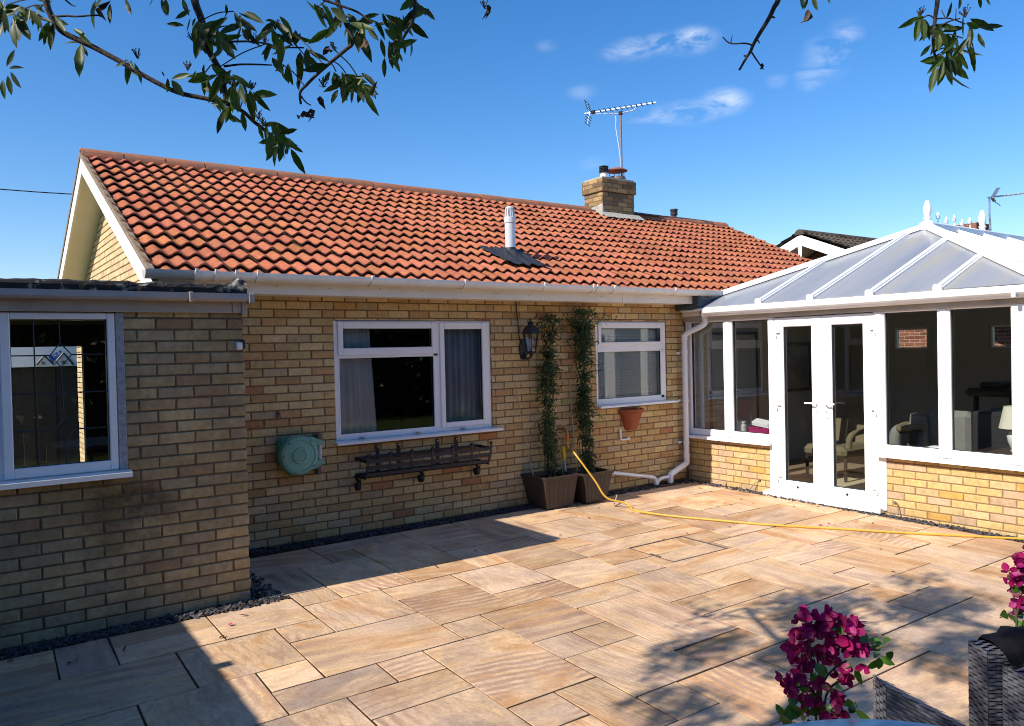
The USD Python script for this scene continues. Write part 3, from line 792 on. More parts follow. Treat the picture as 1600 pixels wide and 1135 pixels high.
def house_window(rect, casements, fixed, bars, frame, parent, sill, glass_mat="window_glass", d=-0.018, outer=0.042, sill_mat="white_plastic"):
    w = UsdGeom.Xform.Define(stage, newpath(str(parent.GetPath()), "window"))
    mb = MB()
    a0, a1, z0, z1 = rect
    window_frame(mb, rect, frame, outer, d - 0.06, d)
    for b in bars:
        mb.cbox(np.array(frame(b[0], d - 0.06, b[2])), np.array(frame(b[1], d - 0.001, b[3])), 0.005)
    put("frame", mb, "white_plastic", w)
    for o, g in casements:
        mb = MB()
        window_frame(mb, o, frame, 0, d - 0.05, d + 0.014, ws=(g[0] - o[0], o[1] - g[1], g[2] - o[2], o[3] - g[3]))
        put("casement", mb, "white_plastic", w)
        gk = MB()
        window_frame(gk, (g[0] - 0.002, g[1] + 0.002, g[2] - 0.002, g[3] + 0.002), frame, 0.007, d - 0.02, d + 0.002)
        put("gasket", gk, "black_plastic", w)
        put("pane", pane(g, frame, d - 0.012), glass_mat, w)
    for g in fixed:
        gk = MB()
        window_frame(gk, (g[0] - 0.002, g[1] + 0.002, g[2] - 0.002, g[3] + 0.002), frame, 0.007, d - 0.03, d - 0.008)
        put("gasket", gk, "black_plastic", w)
        put("pane", pane(g, frame, d - 0.02), glass_mat, w)
    s0, s1, sb, st, proj = sill
    mb = MB()
    p = [(s0, d - 0.05, st), (s0, proj, st - 0.012), (s0, proj, sb), (s0, proj - 0.02, sb), (s0, proj - 0.025, st - 0.03), (s0, d - 0.05, st - 0.03)]
    q = [(s1,) + t[1:] for t in p]
    V = np.array([frame(*t) for t in p + q]); n_ = len(p)
    F = [(i, (i + 1) % n_, n_ + (i + 1) % n_, n_ + i) for i in range(n_)]
    mb.add(V, F); mb.add(V, [(0, 5, 4), (0, 4, 1), (1, 4, 3), (1, 3, 2), (6, 10, 11), (6, 7, 10), (7, 9, 10), (7, 8, 9)])
    put("sill", mb, sill_mat, w)
    return w


w1 = house_window((0.67, 2.43, 0.878, 2.003), [((0.712, 1.784, 1.672, 1.989), (0.765, 1.716, 1.741, 1.925)), ((1.808, 2.392, 0.916, 1.987), (1.862, 2.318, 0.968, 1.917))],
                  [(0.726, 1.735, 0.935, 1.65)], [(0.71, 1.79, 1.645, 1.68), (1.735, 1.815, 0.90, 1.98), (0.71, 1.74, 0.91, 0.936), (0.71, 0.728, 0.93, 1.66)], FRONT, house, (0.645, 2.50, 0.845, 0.88, 0.085))
for x in (0.93, 1.53, 2.06):
    put("drain_cap", MB().cbox((x - 0.022, -0.012, 0.886), (x + 0.022, 0.02, 0.897), 0.003), "weathered_plastic", w1)
w2 = house_window((3.91, 5.09, 1.018, 2.003), [((3.955, 5.07, 1.725, 1.986), (4.003, 4.992, 1.756, 1.92))], [(3.956, 5.0, 1.087, 1.643)],
                  [(3.95, 5.05, 1.64, 1.735), (3.94, 5.06, 1.05, 1.088), (4.998, 5.06, 1.05, 1.66)], FRONT, house, (3.895, 5.20, 0.985, 1.02, 0.085))


def curtain(x0, x1, z0, z1, y, folds, amp, lean=0.0, name="curtain", mat="curtain_white", parent=None, taper=0.0):
    mb = MB(); nx, nz = folds * 8, 10
    V = []
    for k in range(nz + 1):
        t = k / nz
        for i in range(nx + 1):
            s = i / nx
            w = (x1 - x0) * (1 - taper * (1 - t))
            V.append((x0 + w * s + lean * (1 - t) * s, y + amp * math.sin(s * folds * 6.283 + 0.6 * math.sin(3 * s * folds)) * (0.7 + 0.3 * (1 - t)), z0 + (z1 - z0) * t))
    n_ = nx + 1
    mb.add(V, [(k * n_ + i, k * n_ + i + 1, (k + 1) * n_ + i + 1, (k + 1) * n_ + i) for k in range(nz) for i in range(nx)])
    return put(name, mb, mat, parent, smooth=True)


tag(curtain(0.70, 1.09, 0.90, 1.97, 0.125, 5, 0.024, lean=0.06, mat="curtain_white"), "sheer white curtain hanging behind the left of the large window", "curtain")
tag(curtain(1.92, 2.44, 0.90, 1.97, 0.135, 7, 0.03, mat="curtain_grey"), "grey-blue pleated curtain behind the right casement of the large window", "curtain")
bl = thing("window_blind", "pale horizontal slatted blind behind the smaller window", "blind")
for k in range(27):
    z = 1.03 + k * 0.037
    put("slat", MB().add([(3.90, 0.070, z - 0.016), (5.12, 0.070, z - 0.016), (5.12, 0.094, z + 0.016), (3.90, 0.094, z + 0.016)], [(0, 1, 2, 3)]), "blind_slat", bl)
put("blind_backing", MB().box((3.88, 0.11, 0.98), (5.14, 0.115, 2.03)), "blind_slat", bl)

# roof boards, eaves, verge
deck = MB()
deck.poly([(-0.90, -0.27, zr(-0.27) - 0.09), (-0.90, RY, zr(RY) - 0.11), (-0.90, RY, zr(RY) - 0.06), (-0.90, -0.27, zr(-0.27) - 0.06)], (11.15, 0, 0))
deck.poly([(-0.90, RY, zr(RY) - 0.11), (-0.90, 2 * RY + 0.33, zr(-0.33) - 0.11), (-0.90, 2 * RY + 0.33, zr(-0.33) - 0.05), (-0.90, RY, zr(RY) - 0.05)], (11.15, 0, 0))
put("roof", deck, "verge_mortar", house)
roofp = str(house.GetPath()) + "/roof"
tiles = []
WAVE, TW, AMP = 0.1475, 0.295, 0.019
NP = 13
for r in range(15):
    y0 = -0.385 + 0.244 * r
    y1 = min(y0 + 0.30, RY - 0.005)
    for j in range(39):
        x0 = XL + TW * j
        x1 = min(x0 + TW, XR)
        if x1 - x0 < 0.05:
            continue
        # cut round the flue flashing is hidden by the flashing itself
        xs = np.linspace(x0 + 0.001, x1 - 0.001, NP)
        dz, dx, dy = rng.normal(0, 0.0024), rng.normal(0, 0.0012), rng.normal(0, 0.0045)
        wv = AMP * np.cos(2 * math.pi * (xs - XL) / WAVE)
        
        lo = np.c_[xs + dx, np.full(NP, y0 + dy), zr(y0) - 0.038 + 0.046 + dz + wv]
        hi = np.c_[xs + dx, np.full(NP, y1), zr(y1) - 0.038 + 0.0 + wv]
        bo = lo.copy(); bo[:, 2] -= 0.013; bo[:, 1] += 0.002
        V = np.vstack([lo, hi, lo, bo])
        F = [(i, i + 1, NP + i + 1, NP + i) for i in range(NP - 1)] + [(3 * NP + i, 3 * NP + i + 1, 2 * NP + i + 1, 2 * NP + i) for i in range(NP - 1)]
        c = np.array([0.41, 0.143, 0.077]) * rng.uniform(0.84, 1.10) * np.array([1, rng.uniform(0.94, 1.07), rng.uniform(0.92, 1.1)])
        tiles.append((V, np.array(F), c))
tiles.sort(key=lambda t: -visible_size(t[0]))
for v, f, c in tiles[:300]:
    put("roof_tile", MB().add(v, f, c), "roof_tile", roofp, smooth=True, tone=True)
mb = MB()
for v, f, c in tiles[300:]:
    mb.add(v, f, c)
put("roof_tiling", mb, "roof_tile", roofp, smooth=True, tone=True, kind="stuff")
back = MB()                                     # far slope
xs = np.linspace(XL, XR, 38 * 8)
for r in range(15):
    y0 = 2 * RY + 0.385 - 0.244 * r; y1 = max(y0 - 0.30, RY + 0.005)
    wv = AMP * np.cos(2 * math.pi * (xs - XL) / WAVE)
    lo = np.c_[xs, np.full(len(xs), y0), zr(2 * RY - y0) + 0.012 + wv]; hi = np.c_[xs, np.full(len(xs), y1), zr(2 * RY - y1) - 0.038 + wv]; n_ = len(xs)
    bo = lo - (0, 0, 0.026)
    back.add(np.vstack([lo, hi, lo, bo]), [(i + 1, i, n_ + i, n_ + i + 1) for i in range(n_ - 1)] + [(2 * n_ + i, 2 * n_ + i + 1, 3 * n_ + i + 1, 3 * n_ + i) for i in range(n_ - 1)], (0.33, 0.13, 0.075))
put("far_slope_tiling", back, "roof_tile", roofp, smooth=True, tone=True, kind="stuff")
x = XL - 0.005
while x < XR - 0.02:
    xe = min(x + 0.446, XR + 0.005)
    if not (x < CHX1 and xe > CHX0 + 0.05):
        g = np.linspace(-0.15, math.pi + 0.15, 11)
        ring = lambda xx, rr, dz: np.c_[np.full(11, xx), RY - rr * np.cos(g), zr(RY) - 0.090 + dz + rr * np.sin(g)]
        dz = rng.normal(0, 0.002)
        V = np.vstack([ring(x + 0.006, 0.132, dz), ring(xe - 0.006, 0.132, dz), ring(x + 0.006, 0.132, dz), ring(x + 0.006, 0.110, dz)])
        F = [(i, 11 + i, 12 + i, i + 1) for i in range(10)] + [(22 + i, 23 + i, 34 + i, 33 + i) for i in range(10)]
        put("ridge_tile", MB().add(V, F), "ridge_tile", roofp, smooth=True)
    x += 0.452
put("ridge_bedding", MB().box((XL + 0.01, RY - 0.115, zr(RY) - 0.10), (CHX0, RY + 0.115, zr(RY) - 0.025)).box((CHX1, RY - 0.112, zr(RY) - 0.10), (XR - 0.01, RY + 0.112, zr(RY) - 0.03)), "verge_mortar", roofp)
# verge: mortar bedding, barge boards and soffit at both ends
for xo, xi, sgn in ((XL - 0.004, -0.65, 1), (XR + 0.004, 9.98, -1)):
    vm, bb, sf = MB(), MB(), MB()
    for ya, yb in ((-0.36, RY), (2 * RY + 0.36, RY)):
        za = lambda y: zr(y) if y <= RY else zr(2 * RY - y)
        vm.poly([(xo, ya, za(ya) - 0.055), (xo, yb, za(yb) - 0.055), (xo, yb, za(yb) - 0.002), (xo, ya, za(ya) - 0.002)], (0.045 * sgn, 0, 0))
        xb = xo + 0.012 * sgn
        bb.poly([(xb, ya + (0.02 if ya < RY else -0.02), za(ya) - 0.245), (xb, yb, za(yb) - 0.245), (xb, yb, za(yb) - 0.057), (xb, ya, za(ya) - 0.057)], (0.022 * sgn, 0, 0))
        sf.poly([(xb + 0.024 * sgn, ya, za(ya) - 0.235), (xb + 0.024 * sgn, yb, za(yb) - 0.235), (xb + 0.024 * sgn, yb, za(yb) - 0.222), (xb + 0.024 * sgn, ya, za(ya) - 0.222)], ((abs(xi - xb) - 0.02) * sgn, 0, 0))
    put("verge", vm, "verge_mortar", house); put("bargeboard", bb, "white_paint", house); put("verge_soffit", sf, "soffit_cream", house)
fx = on(972.5, 465, "y", -0.3)[0]
for a, b in ((-0.66, fx - 0.002), (fx + 0.002, 10.0)):
    put("fascia", MB().cbox((a, -0.302, 2.207), (b, -0.28, 2.375), 0.003), "fascia_white", house)
put("eaves_soffit", MB().box((-0.65, -0.279, 2.212), (10.0, -0.004, 2.222)), "fascia_white", house)
put("eaves_end", MB().cbox((-0.93, -0.30, 2.205), (-0.655, 0.02, 2.36), 0.003), "white_paint", house)


def half_gutter(mb, x0, x1, yc, zc, r=0.056, t=0.004, n=10):
    g = np.linspace(math.pi, 2 * math.pi, n + 1)
    O = lambda xx, rr: np.c_[np.full(n + 1, xx), yc + rr * np.cos(g), zc + rr * np.sin(g)]
    V = np.vstack([O(x0, r), O(x1, r), O(x0, r - t), O(x1, r - t)]); m_ = n + 1
    F = [(i, i + 1, m_ + i + 1, m_ + i) for i in range(n)] + [(2 * m_ + i + 1, 2 * m_ + i, 3 * m_ + i, 3 * m_ + i + 1) for i in range(n)] + [(0, 2 * m_, 3 * m_, m_), (n, m_ + n, 3 * m_ + n, 2 * m_ + n)]
    mb.add(V, F)
    mb.add(np.vstack([O(x0, r), [[x0, yc, zc]]]), [(i + 1, i, m_) for i in range(n)])
    mb.add(np.vstack([O(x1, r), [[x1, yc, zc]]]), [(i, i + 1, m_) for i in range(n)])


gut = MB(); half_gutter(gut, -1.01, -0.66, -0.376, 2.368, r=0.070)
put("gutter", gut, "weathered_plastic", house)
gut = MB(); half_gutter(gut, -0.66, 5.75, -0.376, 2.368, r=0.070)
put("gutter", gut, "gutter_cream", house)
for px in (307, 337.5, 369, 403, 581, 726, 850, 926, 932, 959, 1054):
    xx = on(px, 437, "y", -0.42)[0]
    b = MB(); half_gutter(b, xx - 0.013, xx + 0.013, -0.376, 2.368, r=0.077, t=0.007)
    b.box((xx - 0.012, -0.456, 2.360), (xx + 0.012, -0.440, 2.384))
    put("gutter_bracket", b, "gutter_cream", house)
for px, py in ((433, 443), (515, 447), (594, 448), (660, 451), (778, 455), (827, 457), (940, 460), (1020, 463)):
    p = on(px, py + 4, "y", -0.303)
    put("fixing_cap", MB().tube([p, p + (0, -0.004, 0)], 0.006, 8), "weathered_plastic", house)

# chimney
ch = UsdGeom.Xform.Define(stage, newpath(str(house.GetPath()), "chimney"))
core = MB().box((CHX0 + 0.006, CHY0 + 0.006, 3.6), (CHX1 - 0.004, CHY1, 4.335)).box((CHX0 - 0.022, CHY0 - 0.022, 4.335), (CHX1 + 0.022, CHY1 + 0.03, 4.556))
put("chimney_core", core, "mortar_dark", ch)
for v, f, c in chb:
    put("brick", MB().add(v, f, c), "brick", ch, tone=True)
fl = MB()
for k in range(14):
    xa, xb = CHX0 - 0.09 + k * 0.066, CHX0 - 0.09 + (k + 1) * 0.066
    ya, yb = CHY0 - 0.17 - 0.02 * rng.random(), CHY0 - 0.004
    fl.poly([(xa, ya, zr(ya) + 0.026), (xb, ya, zr(ya) + 0.026 + rng.normal(0, 0.006)), (xb, yb, zr(yb) + 0.055), (xa, yb, zr(yb) + 0.055)], (0, 0, 0.006))
fl.box((CHX0 - 0.01, CHY0 - 0.014, zr(CHY0) - 0.02), (CHX1 + 0.01, CHY0 - 0.006, zr(CHY0) + 0.05))
fl.poly([(CHX0 - 0.012, CHY0 - 0.012, 3.9), (CHX0 - 0.012, CHY1 - 0.1, 4.0), (CHX0 - 0.012, CHY1 - 0.12, 4.08), (CHX0 - 0.012, CHY0 - 0.012, 4.13)], (0.008, 0, 0))
fl.poly([(CHX0 - 0.012, CHY0 - 0.013, 3.9), (CHX0 + 0.03, CHY0 - 0.013, 3.9), (CHX0 + 0.02, CHY0 - 0.013, 4.06), (CHX0 - 0.012, CHY0 - 0.013, 4.12)], (0, 0.006, 0))
put("flashing", fl, "flashing_pale", ch)
put("flashing", MB().poly([(CHX1, RY - 0.16, zr(RY) - 0.02), (CHX1 + 0.78, RY - 0.14, zr(RY) - 0.015), (CHX1 + 0.78, RY, zr(RY) + 0.04), (CHX1, RY, zr(RY) + 0.05)], (0, 0.01, 0.004)), "lead", ch)
put("flaunching", MB().poly([(CHX0, CHY0, 4.556), (CHX1, CHY0, 4.556), (CHX1, CHY1, 4.556), (CHX0, CHY1, 4.556)], (0, 0, 0.03)), "flashing_pale", ch)
pot = MB().lathe([(0.0, 4.57), (0.062, 4.57), (0.062, 4.715), (0.0, 4.715)], (7.085, 3.25, 0), 18)
put("chimney_pot", pot, "white_paint", ch, smooth=False)
lv = MB()
for k in range(5):
    z = 4.715 + k * 0.025
    lv.lathe([(0.05, z), (0.08, z), (0.083, z + 0.012), (0.05, z + 0.016)], (7.085, 3.25, 0), 18)
lv.lathe([(0.045, 4.71), (0.045, 4.84), (0.0, 4.84)], (7.085, 3.25, 0), 12)
put("vent_cowl", lv, "black_plastic", ch)
put("chimney_pot", MB().lathe([(0.0, 4.58), (0.15, 4.58), (0.155, 4.63), (0.145, 4.675), (0.0, 4.675)], (7.395, 3.25, 0), 20), "rusty_steel", ch)
cw = MB().lathe([(0.192, 4.775), (0.195, 4.785), (0.12, 4.825), (0.0, 4.838), (0.0, 4.825), (0.15, 4.79), (0.192, 4.775)], (7.385, 3.25, 0), 28)
for k in range(4):
    a = k * math.pi / 2 + 0.5
    cw.tube([(7.39 + 0.13 * math.cos(a), 3.25 + 0.13 * math.sin(a), 4.66), (7.39 + 0.13 * math.cos(a), 3.25 + 0.13 * math.sin(a), 4.79)], 0.006, 6)
put("cowl", cw, "cowl_red", ch, smooth=False)

# flue through the roof, with its draped weathering collar
fy, fxx = 0.654, 3.183
flue = UsdGeom.Xform.Define(stage, newpath(str(house.GetPath()), "flue"))
put("flue_pipe", MB().lathe([(0.0, 2.70), (0.062, 2.70), (0.062, 3.24), (0.0, 3.24)], (fxx, fy, 0), 24), "grey_plastic", flue, smooth=False)
cage = MB().lathe([(0.064, 3.18), (0.069, 3.185), (0.069, 3.245), (0.064, 3.25)], (fxx, fy, 0), 24).lathe([(0.0, 3.375), (0.045, 3.372), (0.055, 3.355), (0.05, 3.345), (0.0, 3.345)], (fxx, fy, 0), 20)
for k in range(12):
    a = k * math.pi / 6
    cage.bar((fxx + 0.063 * math.cos(a), fy + 0.063 * math.sin(a), 3.245), (fxx + 0.05 * math.cos(a), fy + 0.05 * math.sin(a), 3.355), 0.012, 0.006, up=(math.cos(a), math.sin(a), 0.1))
cage.lathe([(0.04, 3.245), (0.04, 3.35)], (fxx, fy, 0), 12)
put("flue_terminal", cage, "grey_plastic", flue)
put("collar", MB().lathe([(0.085, 2.74), (0.072, 2.80), (0.068, 2.885), (0.063, 2.895)], (fxx, fy, 0), 24), "black_plastic", flue, smooth=True)
nx_, ny_ = 26, 14
V = []
for j in range(ny_ + 1):
    for i in range(nx_ + 1):
        s, t = i / nx_, j / ny_
        x = 2.87 + 0.55 * s - 0.05 * t; y = 0.22 + 0.52 * t + 0.10 * (0.5 - s) + (0.10 * (1 - t) * max(0, s - 0.45))
        y += 0.02 * math.sin(9 * s + 2) * (1 - t)
        d = math.hypot(x - fxx, y - fy)
        V.append((x, y, zr(y) + 0.030 + 0.6 * AMP * math.cos(2 * math.pi * (x - XL) / WAVE) + 0.012 * rng.random() + 0.06 * math.exp(-(d / 0.10) ** 2)))
n_ = nx_ + 1
fm = MB().add(V, [(j * n_ + i, j * n_ + i + 1, (j + 1) * n_ + i + 1, (j + 1) * n_ + i) for j in range(ny_) for i in range(nx_)])
put("weathering_collar", fm, "lead", flue, smooth=True)
put("ridge_vent", MB().lathe([(0.0, 4.0), (0.05, 4.0), (0.05, 4.13), (0.068, 4.14), (0.068, 4.19), (0.055, 4.20), (0.072, 4.21), (0.072, 4.245), (0.0, 4.25)], (8.86, RY, 0), 18), "black_plastic", house)

# television aerial on the chimney
ae = thing("television_aerial", "long multi-rod television aerial on a mast above the brick chimney", "aerial")
A0, B0 = np.array([7.086, 3.727, 5.86]), np.array([7.761, 2.63, 5.88])
bd = (B0 - A0) / np.linalg.norm(B0 - A0); pd = np.cross(bd, [0, 0, 1.0])
mc = A0 + bd * 0.66
put("mast", MB().tube([(mc[0] + 0.0, mc[1], 4.55), (mc[0], mc[1], 5.78)], 0.016, 8), "rusty_steel", ae)
put("boom", MB().bar(A0, B0, 0.018, 0.018), "steel", ae)
cr_ = MB().tube(smoothpath([mc + bd * -0.24 + (0, 0, 0.0), mc + bd * -0.22 + (0, 0, -0.06), mc + bd * -0.12 + (0, 0, -0.085), mc + bd * 0.15 + (0, 0, -0.085), mc + bd * 0.25 + (0, 0, -0.06), mc + bd * 0.28], 6), 0.009, 6)
put("cradle", cr_, "steel", ae)
put("mast_clamp", MB().cbox(mc + (-0.03, -0.03, -0.12), mc + (0.03, 0.03, -0.06), 0.006), "black_plastic", ae)
for k in range(11):
    p = A0 + bd * (0.30 + k * 0.092); h = 0.135 - 0.004 * k
    put("director", MB().bar(p - pd * h, p + pd * h, 0.010, 0.010).bar(p - pd * 0.02, p + pd * 0.02, 0.014, 0.03), "black_metal", ae)
put("dipole_box", MB().cbox(A0 + bd * 0.17 + (-0.035, -0.035, -0.025), A0 + bd * 0.17 + (0.035, 0.035, 0.03), 0.008), "black_plastic", ae)
for s in (1, -1):
    tip = A0 + bd * 0.02 + np.array([0, 0, 0.19 * s]) + bd * 0.03
    put("reflector_arm", MB().bar(A0 + bd * 0.10, tip, 0.012, 0.012), "steel", ae)
    for k in range(4):
        p = A0 + bd * 0.10 + (tip - A0 - bd * 0.10) * (0.28 + 0.24 * k)
        put("reflector_rod", MB().bar(p - pd * 0.16, p + pd * 0.16, 0.010, 0.010), "black_metal", ae)
put("aerial_cable", MB().tube(smoothpath([A0 + bd * 0.17 + (0, 0, -.03), mc + bd * -0.12 + (0, 0, -0.10), mc + bd * -0.09 + (0, 0, -0.35), mc + bd * -0.03 + (0, 0, -0.8), mc + (0, 0.01, -1.2)], 6), 0.004, 5), "white_plastic", ae)

# ------------------------------------------------------------------ flat-roofed extension on the left
ext = thing("flat_roof_extension", "flat-roofed yellow brick extension with mossy felt edge and leaded window", "extension")
EW = (-2.75, -1.335, 0.97, 1.99)
wl = MB()
wall_with_holes(wl, -3.60, -0.587, -0.15, 2.0, [EW], EXT, -0.22, -0.007)
wl.box((-0.80, -1.18, -0.15), (-0.587, -0.01, 2.0)); wl.box((-3.60, -1.18, -0.15), (-3.40, 1.3, 2.0))
bx = on(128, 542, "y", 1.1)
BACK = lambda a, d, z: (a, 1.1 - d, z)
wall_with_holes(wl, -3.40, -0.65, -0.15, 2.0, [(-2.9, bx[0] + 0.01, 0.72, 1.812)], BACK, -0.12, 0.0)
wl.box((-3.6, -1.4, 2.0), (-0.587, 1.3, 2.05))
put("wall", wl, "mortar_dark", ext)
eb = courses(-2.75, -0.58, 0.0, 2.06, -0.695, 0.0, EXT, "grey", [(EW[0], EW[1], EW[2], EW[3])], flip=1)
lay(eb, "brick_grimy", str(ext.GetPath()) + "/wall", 300)
put("mastic_joint", MB().cbox((-1.382, -1.404, 0.985), (-1.333, -1.37, 1.985), 0.004), "mastic", ext)
ew = UsdGeom.Xform.Define(stage, newpath(str(ext.GetPath()), "window"))
fm = MB()
window_frame(fm, (-2.75, -1.382, 0.985, 1.985), EXT, 0.05, -0.07, -0.012)
fm.cbox((-2.03, -1.388, 1.03), (-1.985, -1.33, 1.94), 0.005)
put("frame", fm, "white_plastic", ew)
for o, g in (((-1.995, -1.385, 0.995, 1.98), (-1.943, -1.430, 1.055, 1.940)), ((-2.72, -2.03, 0.995, 1.98), (-2.68, -2.08, 1.055, 1.940))):
    c = MB(); window_frame(c, o, EXT, 0, -0.05, 0.004, ws=(g[0] - o[0], o[1] - g[1], g[2] - o[2], o[3] - g[3])); put("casement", c, "white_plastic", ew)
    put("pane", pane(g, EXT, -0.02), "window_glass", ew)
    gk = MB(); window_frame(gk, (g[0] - .002, g[1] + .002, g[2] - .002, g[3] + .002), EXT, 0.006, -0.03, -0.006); put("gasket", gk, "black_plastic", ew)
q2 = lambda a, b: on(a / 4, 460 + b / 4, "y", -1.379)
for ln in ([(205, 155), (245, 1075)], [(365, 155), (375, 303)], [(375, 303), (447, 378), (382, 455), (312, 383), (375, 303)], [(382, 455), (398, 772)], [(398, 772), (470, 842), (412, 915), (340, 852), (398, 772)],
           [(412, 915), (421, 1060)], [(68, 386), (312, 383)], [(447, 378), (672, 373)], [(80, 627), (692, 604)], [(92, 862), (340, 852)], [(470, 842), (700, 828)]):
    put("lead_came", MB().tube([q2(*p) for p in ln], 0.0042, 5), "lead_came", ew)
sl = MB()
p = [(-2.8, -1.36, 0.992), (-2.8, -1.475, 0.978), (-2.8, -1.475, 0.948), (-2.8, -1.36, 0.955)]
sl.add(p + [(-1.318,) + t[1:] for t in p], [(0, 1, 5, 4), (1, 2, 6, 5), (2, 3, 7, 6), (4, 5, 6, 7), (3, 2, 1, 0)])
put("sill", sl, "white_paint", ew)
put("fascia", MB().cbox((-3.7, -1.428, 1.985), (-0.665, -1.405, 2.10), 0.003), "weathered_plastic", ext)
put("fascia", MB().cbox((-0.661, -1.428, 1.985), (-0.600, -1.405, 2.10), 0.003).cbox((-0.600, -1.436, 1.972), (-0.565, -1.38, 2.10), 0.003), "weathered_plastic", ext)
gt = MB()
prof = [(-1.432, 2.058), (-1.487, 2.060), (-1.503, 2.075), (-1.505, 2.112), (-1.498, 2.112), (-1.497, 2.079), (-1.485, 2.066), (-1.432, 2.064)]
n_ = len(prof)
gt.add([(-3.8, *t) for t in prof] + [(-0.572, *t) for t in prof], [(i, (i + 1) % n_, n_ + (i + 1) % n_, n_ + i) for i in range(n_)])
gt.poly([(-0.572, -1.432, 2.058), (-0.572, -1.487, 2.060), (-0.572, -1.503, 2.075), (-0.572, -1.505, 2.112), (-0.572, -1.432, 2.112)], (0.004, 0, 0))
gt.cbox((-0.572, -1.508, 2.05), (-0.535, -1.43, 2.113), 0.004)
put("gutter", gt, "gutter_grey", ext)
gx_ = on(299, 463, "y", -1.505)[0]
put("gutter_bracket", MB().cbox((gx_ - 0.012, -1.512, 2.05), (gx_ + 0.012, -1.43, 2.116), 0.003), "gutter_grey", ext)
# felt roof with a rolled mineral-felt edge and a turned-up end
ft = MB()
nx_ = 70
P = []
for i in range(nx_ + 1):
    x = -3.8 + (3.8 - 0.57) * i / nx_
    up = 0.05 * math.exp(-((x + 0.60) / 0.045) ** 2)
    a, b = rng.normal(0, 0.0035, 2)
    P.append([(x, -1.455, 2.10), (x, -1.462 + a, 2.150), (x, -1.450, 2.168 + b + up), (x, -1.42, 2.180 + b + up), (x, -1.30, 2.170 + up), (x, 1.3, 2.16), (x, 1.3, 2.04), (x, -1.455, 2.06)])
P = np.array(P); k = P.shape[1]
ft.add(P.reshape(-1, 3), [(i * k + j, (i + 1) * k + j, (i + 1) * k + (j + 1) % k, i * k + (j + 1) % k) for i in range(nx_) for j in range(k)])
ft.add(P[-1], [(0, 1, 2), (0, 2, 3), (0, 3, 4), (0, 4, 7), (4, 5, 6), (4, 6, 7)])
put("felt_roof", ft, "felt", ext)
put("wall_sensor", MB().cbox((-0.64, -1.43, 1.735), (-0.60, -1.395, 1.785), 0.005), "white_paint", ext)
put("wall_sensor", MB().cbox((-0.605, -1.415, 1.74), (-0.575, -1.385, 1.80), 0.006), "black_plastic", ext)
vb = MB(); window_frame(vb, (-0.655, -0.588, -0.005, 0.062), EXT, 0.010, -0.02, 0.008); put("drain_vent", vb, "grey_vent", ext)
put("drain_vent", MB().box((-0.645, -1.398, 0.004), (-0.598, -1.392, 0.052)), "black_plastic", ext)

# what shows through the leaded window: a board with a house emblem on a fence behind
sg = thing("sign_board", "white board with black house outlines and a blue splash, seen through the leaded window", "sign")
put("board", MB().cbox((-2.6, 7.49, 1.595), (-0.20, 7.52, 2.35), 0.004), "sign_white", sg)
g2 = lambda a, b: on(a / 4, 460 + b / 4, "y", 7.484)
for ln, r_ in (([(225, 442), (275, 382), (332, 438), (395, 366), (458, 440)], 0.017), ([(262, 424), (262, 438), (282, 438), (282, 424), (262, 424)], 0.004), ([(272, 424), (272, 438)], .003), ([(386, 418), (386, 434), (408, 434), (408, 418), (386, 418)], 0.005), ([(397, 418), (397, 434)], .004)):
    put("house_outline", MB().tube([g2(*p) for p in ln], r_, 5), "lead_came", sg)
bl_ = MB()
for pl in ([(302, 388), (318, 372), (336, 392), (322, 424)], [(322, 424), (336, 392), (380, 372), (368, 398), (334, 434)], [(344, 372), (352, 358), (362, 372), (352, 380)], [(366, 366), (372, 348), (382, 352), (386, 366)], [(330, 380), (336, 364), (342, 378)]):
    bl_.poly([g2(*p) for p in pl], (0, -0.004, 0))
put("emblem", bl_, "sign_blue", sg)
fb = thing("back_fence", "dark boarded fence far behind the extension, seen through the leaded window", "fence")
for k in range(26):
    x = -3.4 + k * 0.15
    put("board", MB().cbox((x, 7.54 + 0.012 * (k % 2), -0.14), (x + 0.155, 7.56 + 0.012 * (k % 2), 2.2), 0.003), "fence_dark", fb)

# ------------------------------------------------------------------ conservatory
cons = thing("conservatory", "white conservatory with hipped glazed roof and double doors on dwarf brick walls", "conservatory")
YF = -4.06                                         # its outer front corner
dw = MB()
dw.box((5.452, -1.255, -0.2), (5.68, -0.005, 0.535)); dw.box((5.452, YF + 0.01, -0.2), (5.68, -2.60, 0.535))
dw.box((5.46, YF + 0.01, -0.2), (9.3, YF + 0.22, 0.535)); dw.box((5.46, -2.62, -0.2), (5.68, -1.24, -0.06))
put("dwarf_wall", dw, "mortar_warm", cons)
dwp = str(cons.GetPath()) + "/dwarf_wall"
cb = courses(-1.25, -0.004, -0.199, 0.535, -0.605, 0.026, CONS, "gold", flip=1)
cb += courses(YF, -2.625, -0.199, 0.535, -3.03, 0.026, CONS, "gold", flip=1)
CONF = lambda a, d, z: (a, YF - d, z)
lay(cb, "brick", dwp, 300)
lay(courses(5.445, 9.3, -0.199, 0.535, 5.445, 0.026, CONF, "gold"), "brick", dwp, 0)


def xsill(y0, y1, mat="white_plastic"):
    mb = MB()
    p = [(5.50, y0, 0.566), (5.362, y0, 0.556), (5.362, y0, 0.524), (5.378, y0, 0.524), (5.383, y0, 0.536), (5.50, y0, 0.536)]
    n_ = len(p)
    V = p + [(t[0], y1, t[2]) for t in p]
    mb.add(V, [(i, n_ + i, n_ + (i + 1) % n_, (i + 1) % n_) for i in range(n_)]); mb.add(V, [(0, 1, 2), (0, 2, 5), (6, 8, 7), (6, 11, 8)])
    return mb


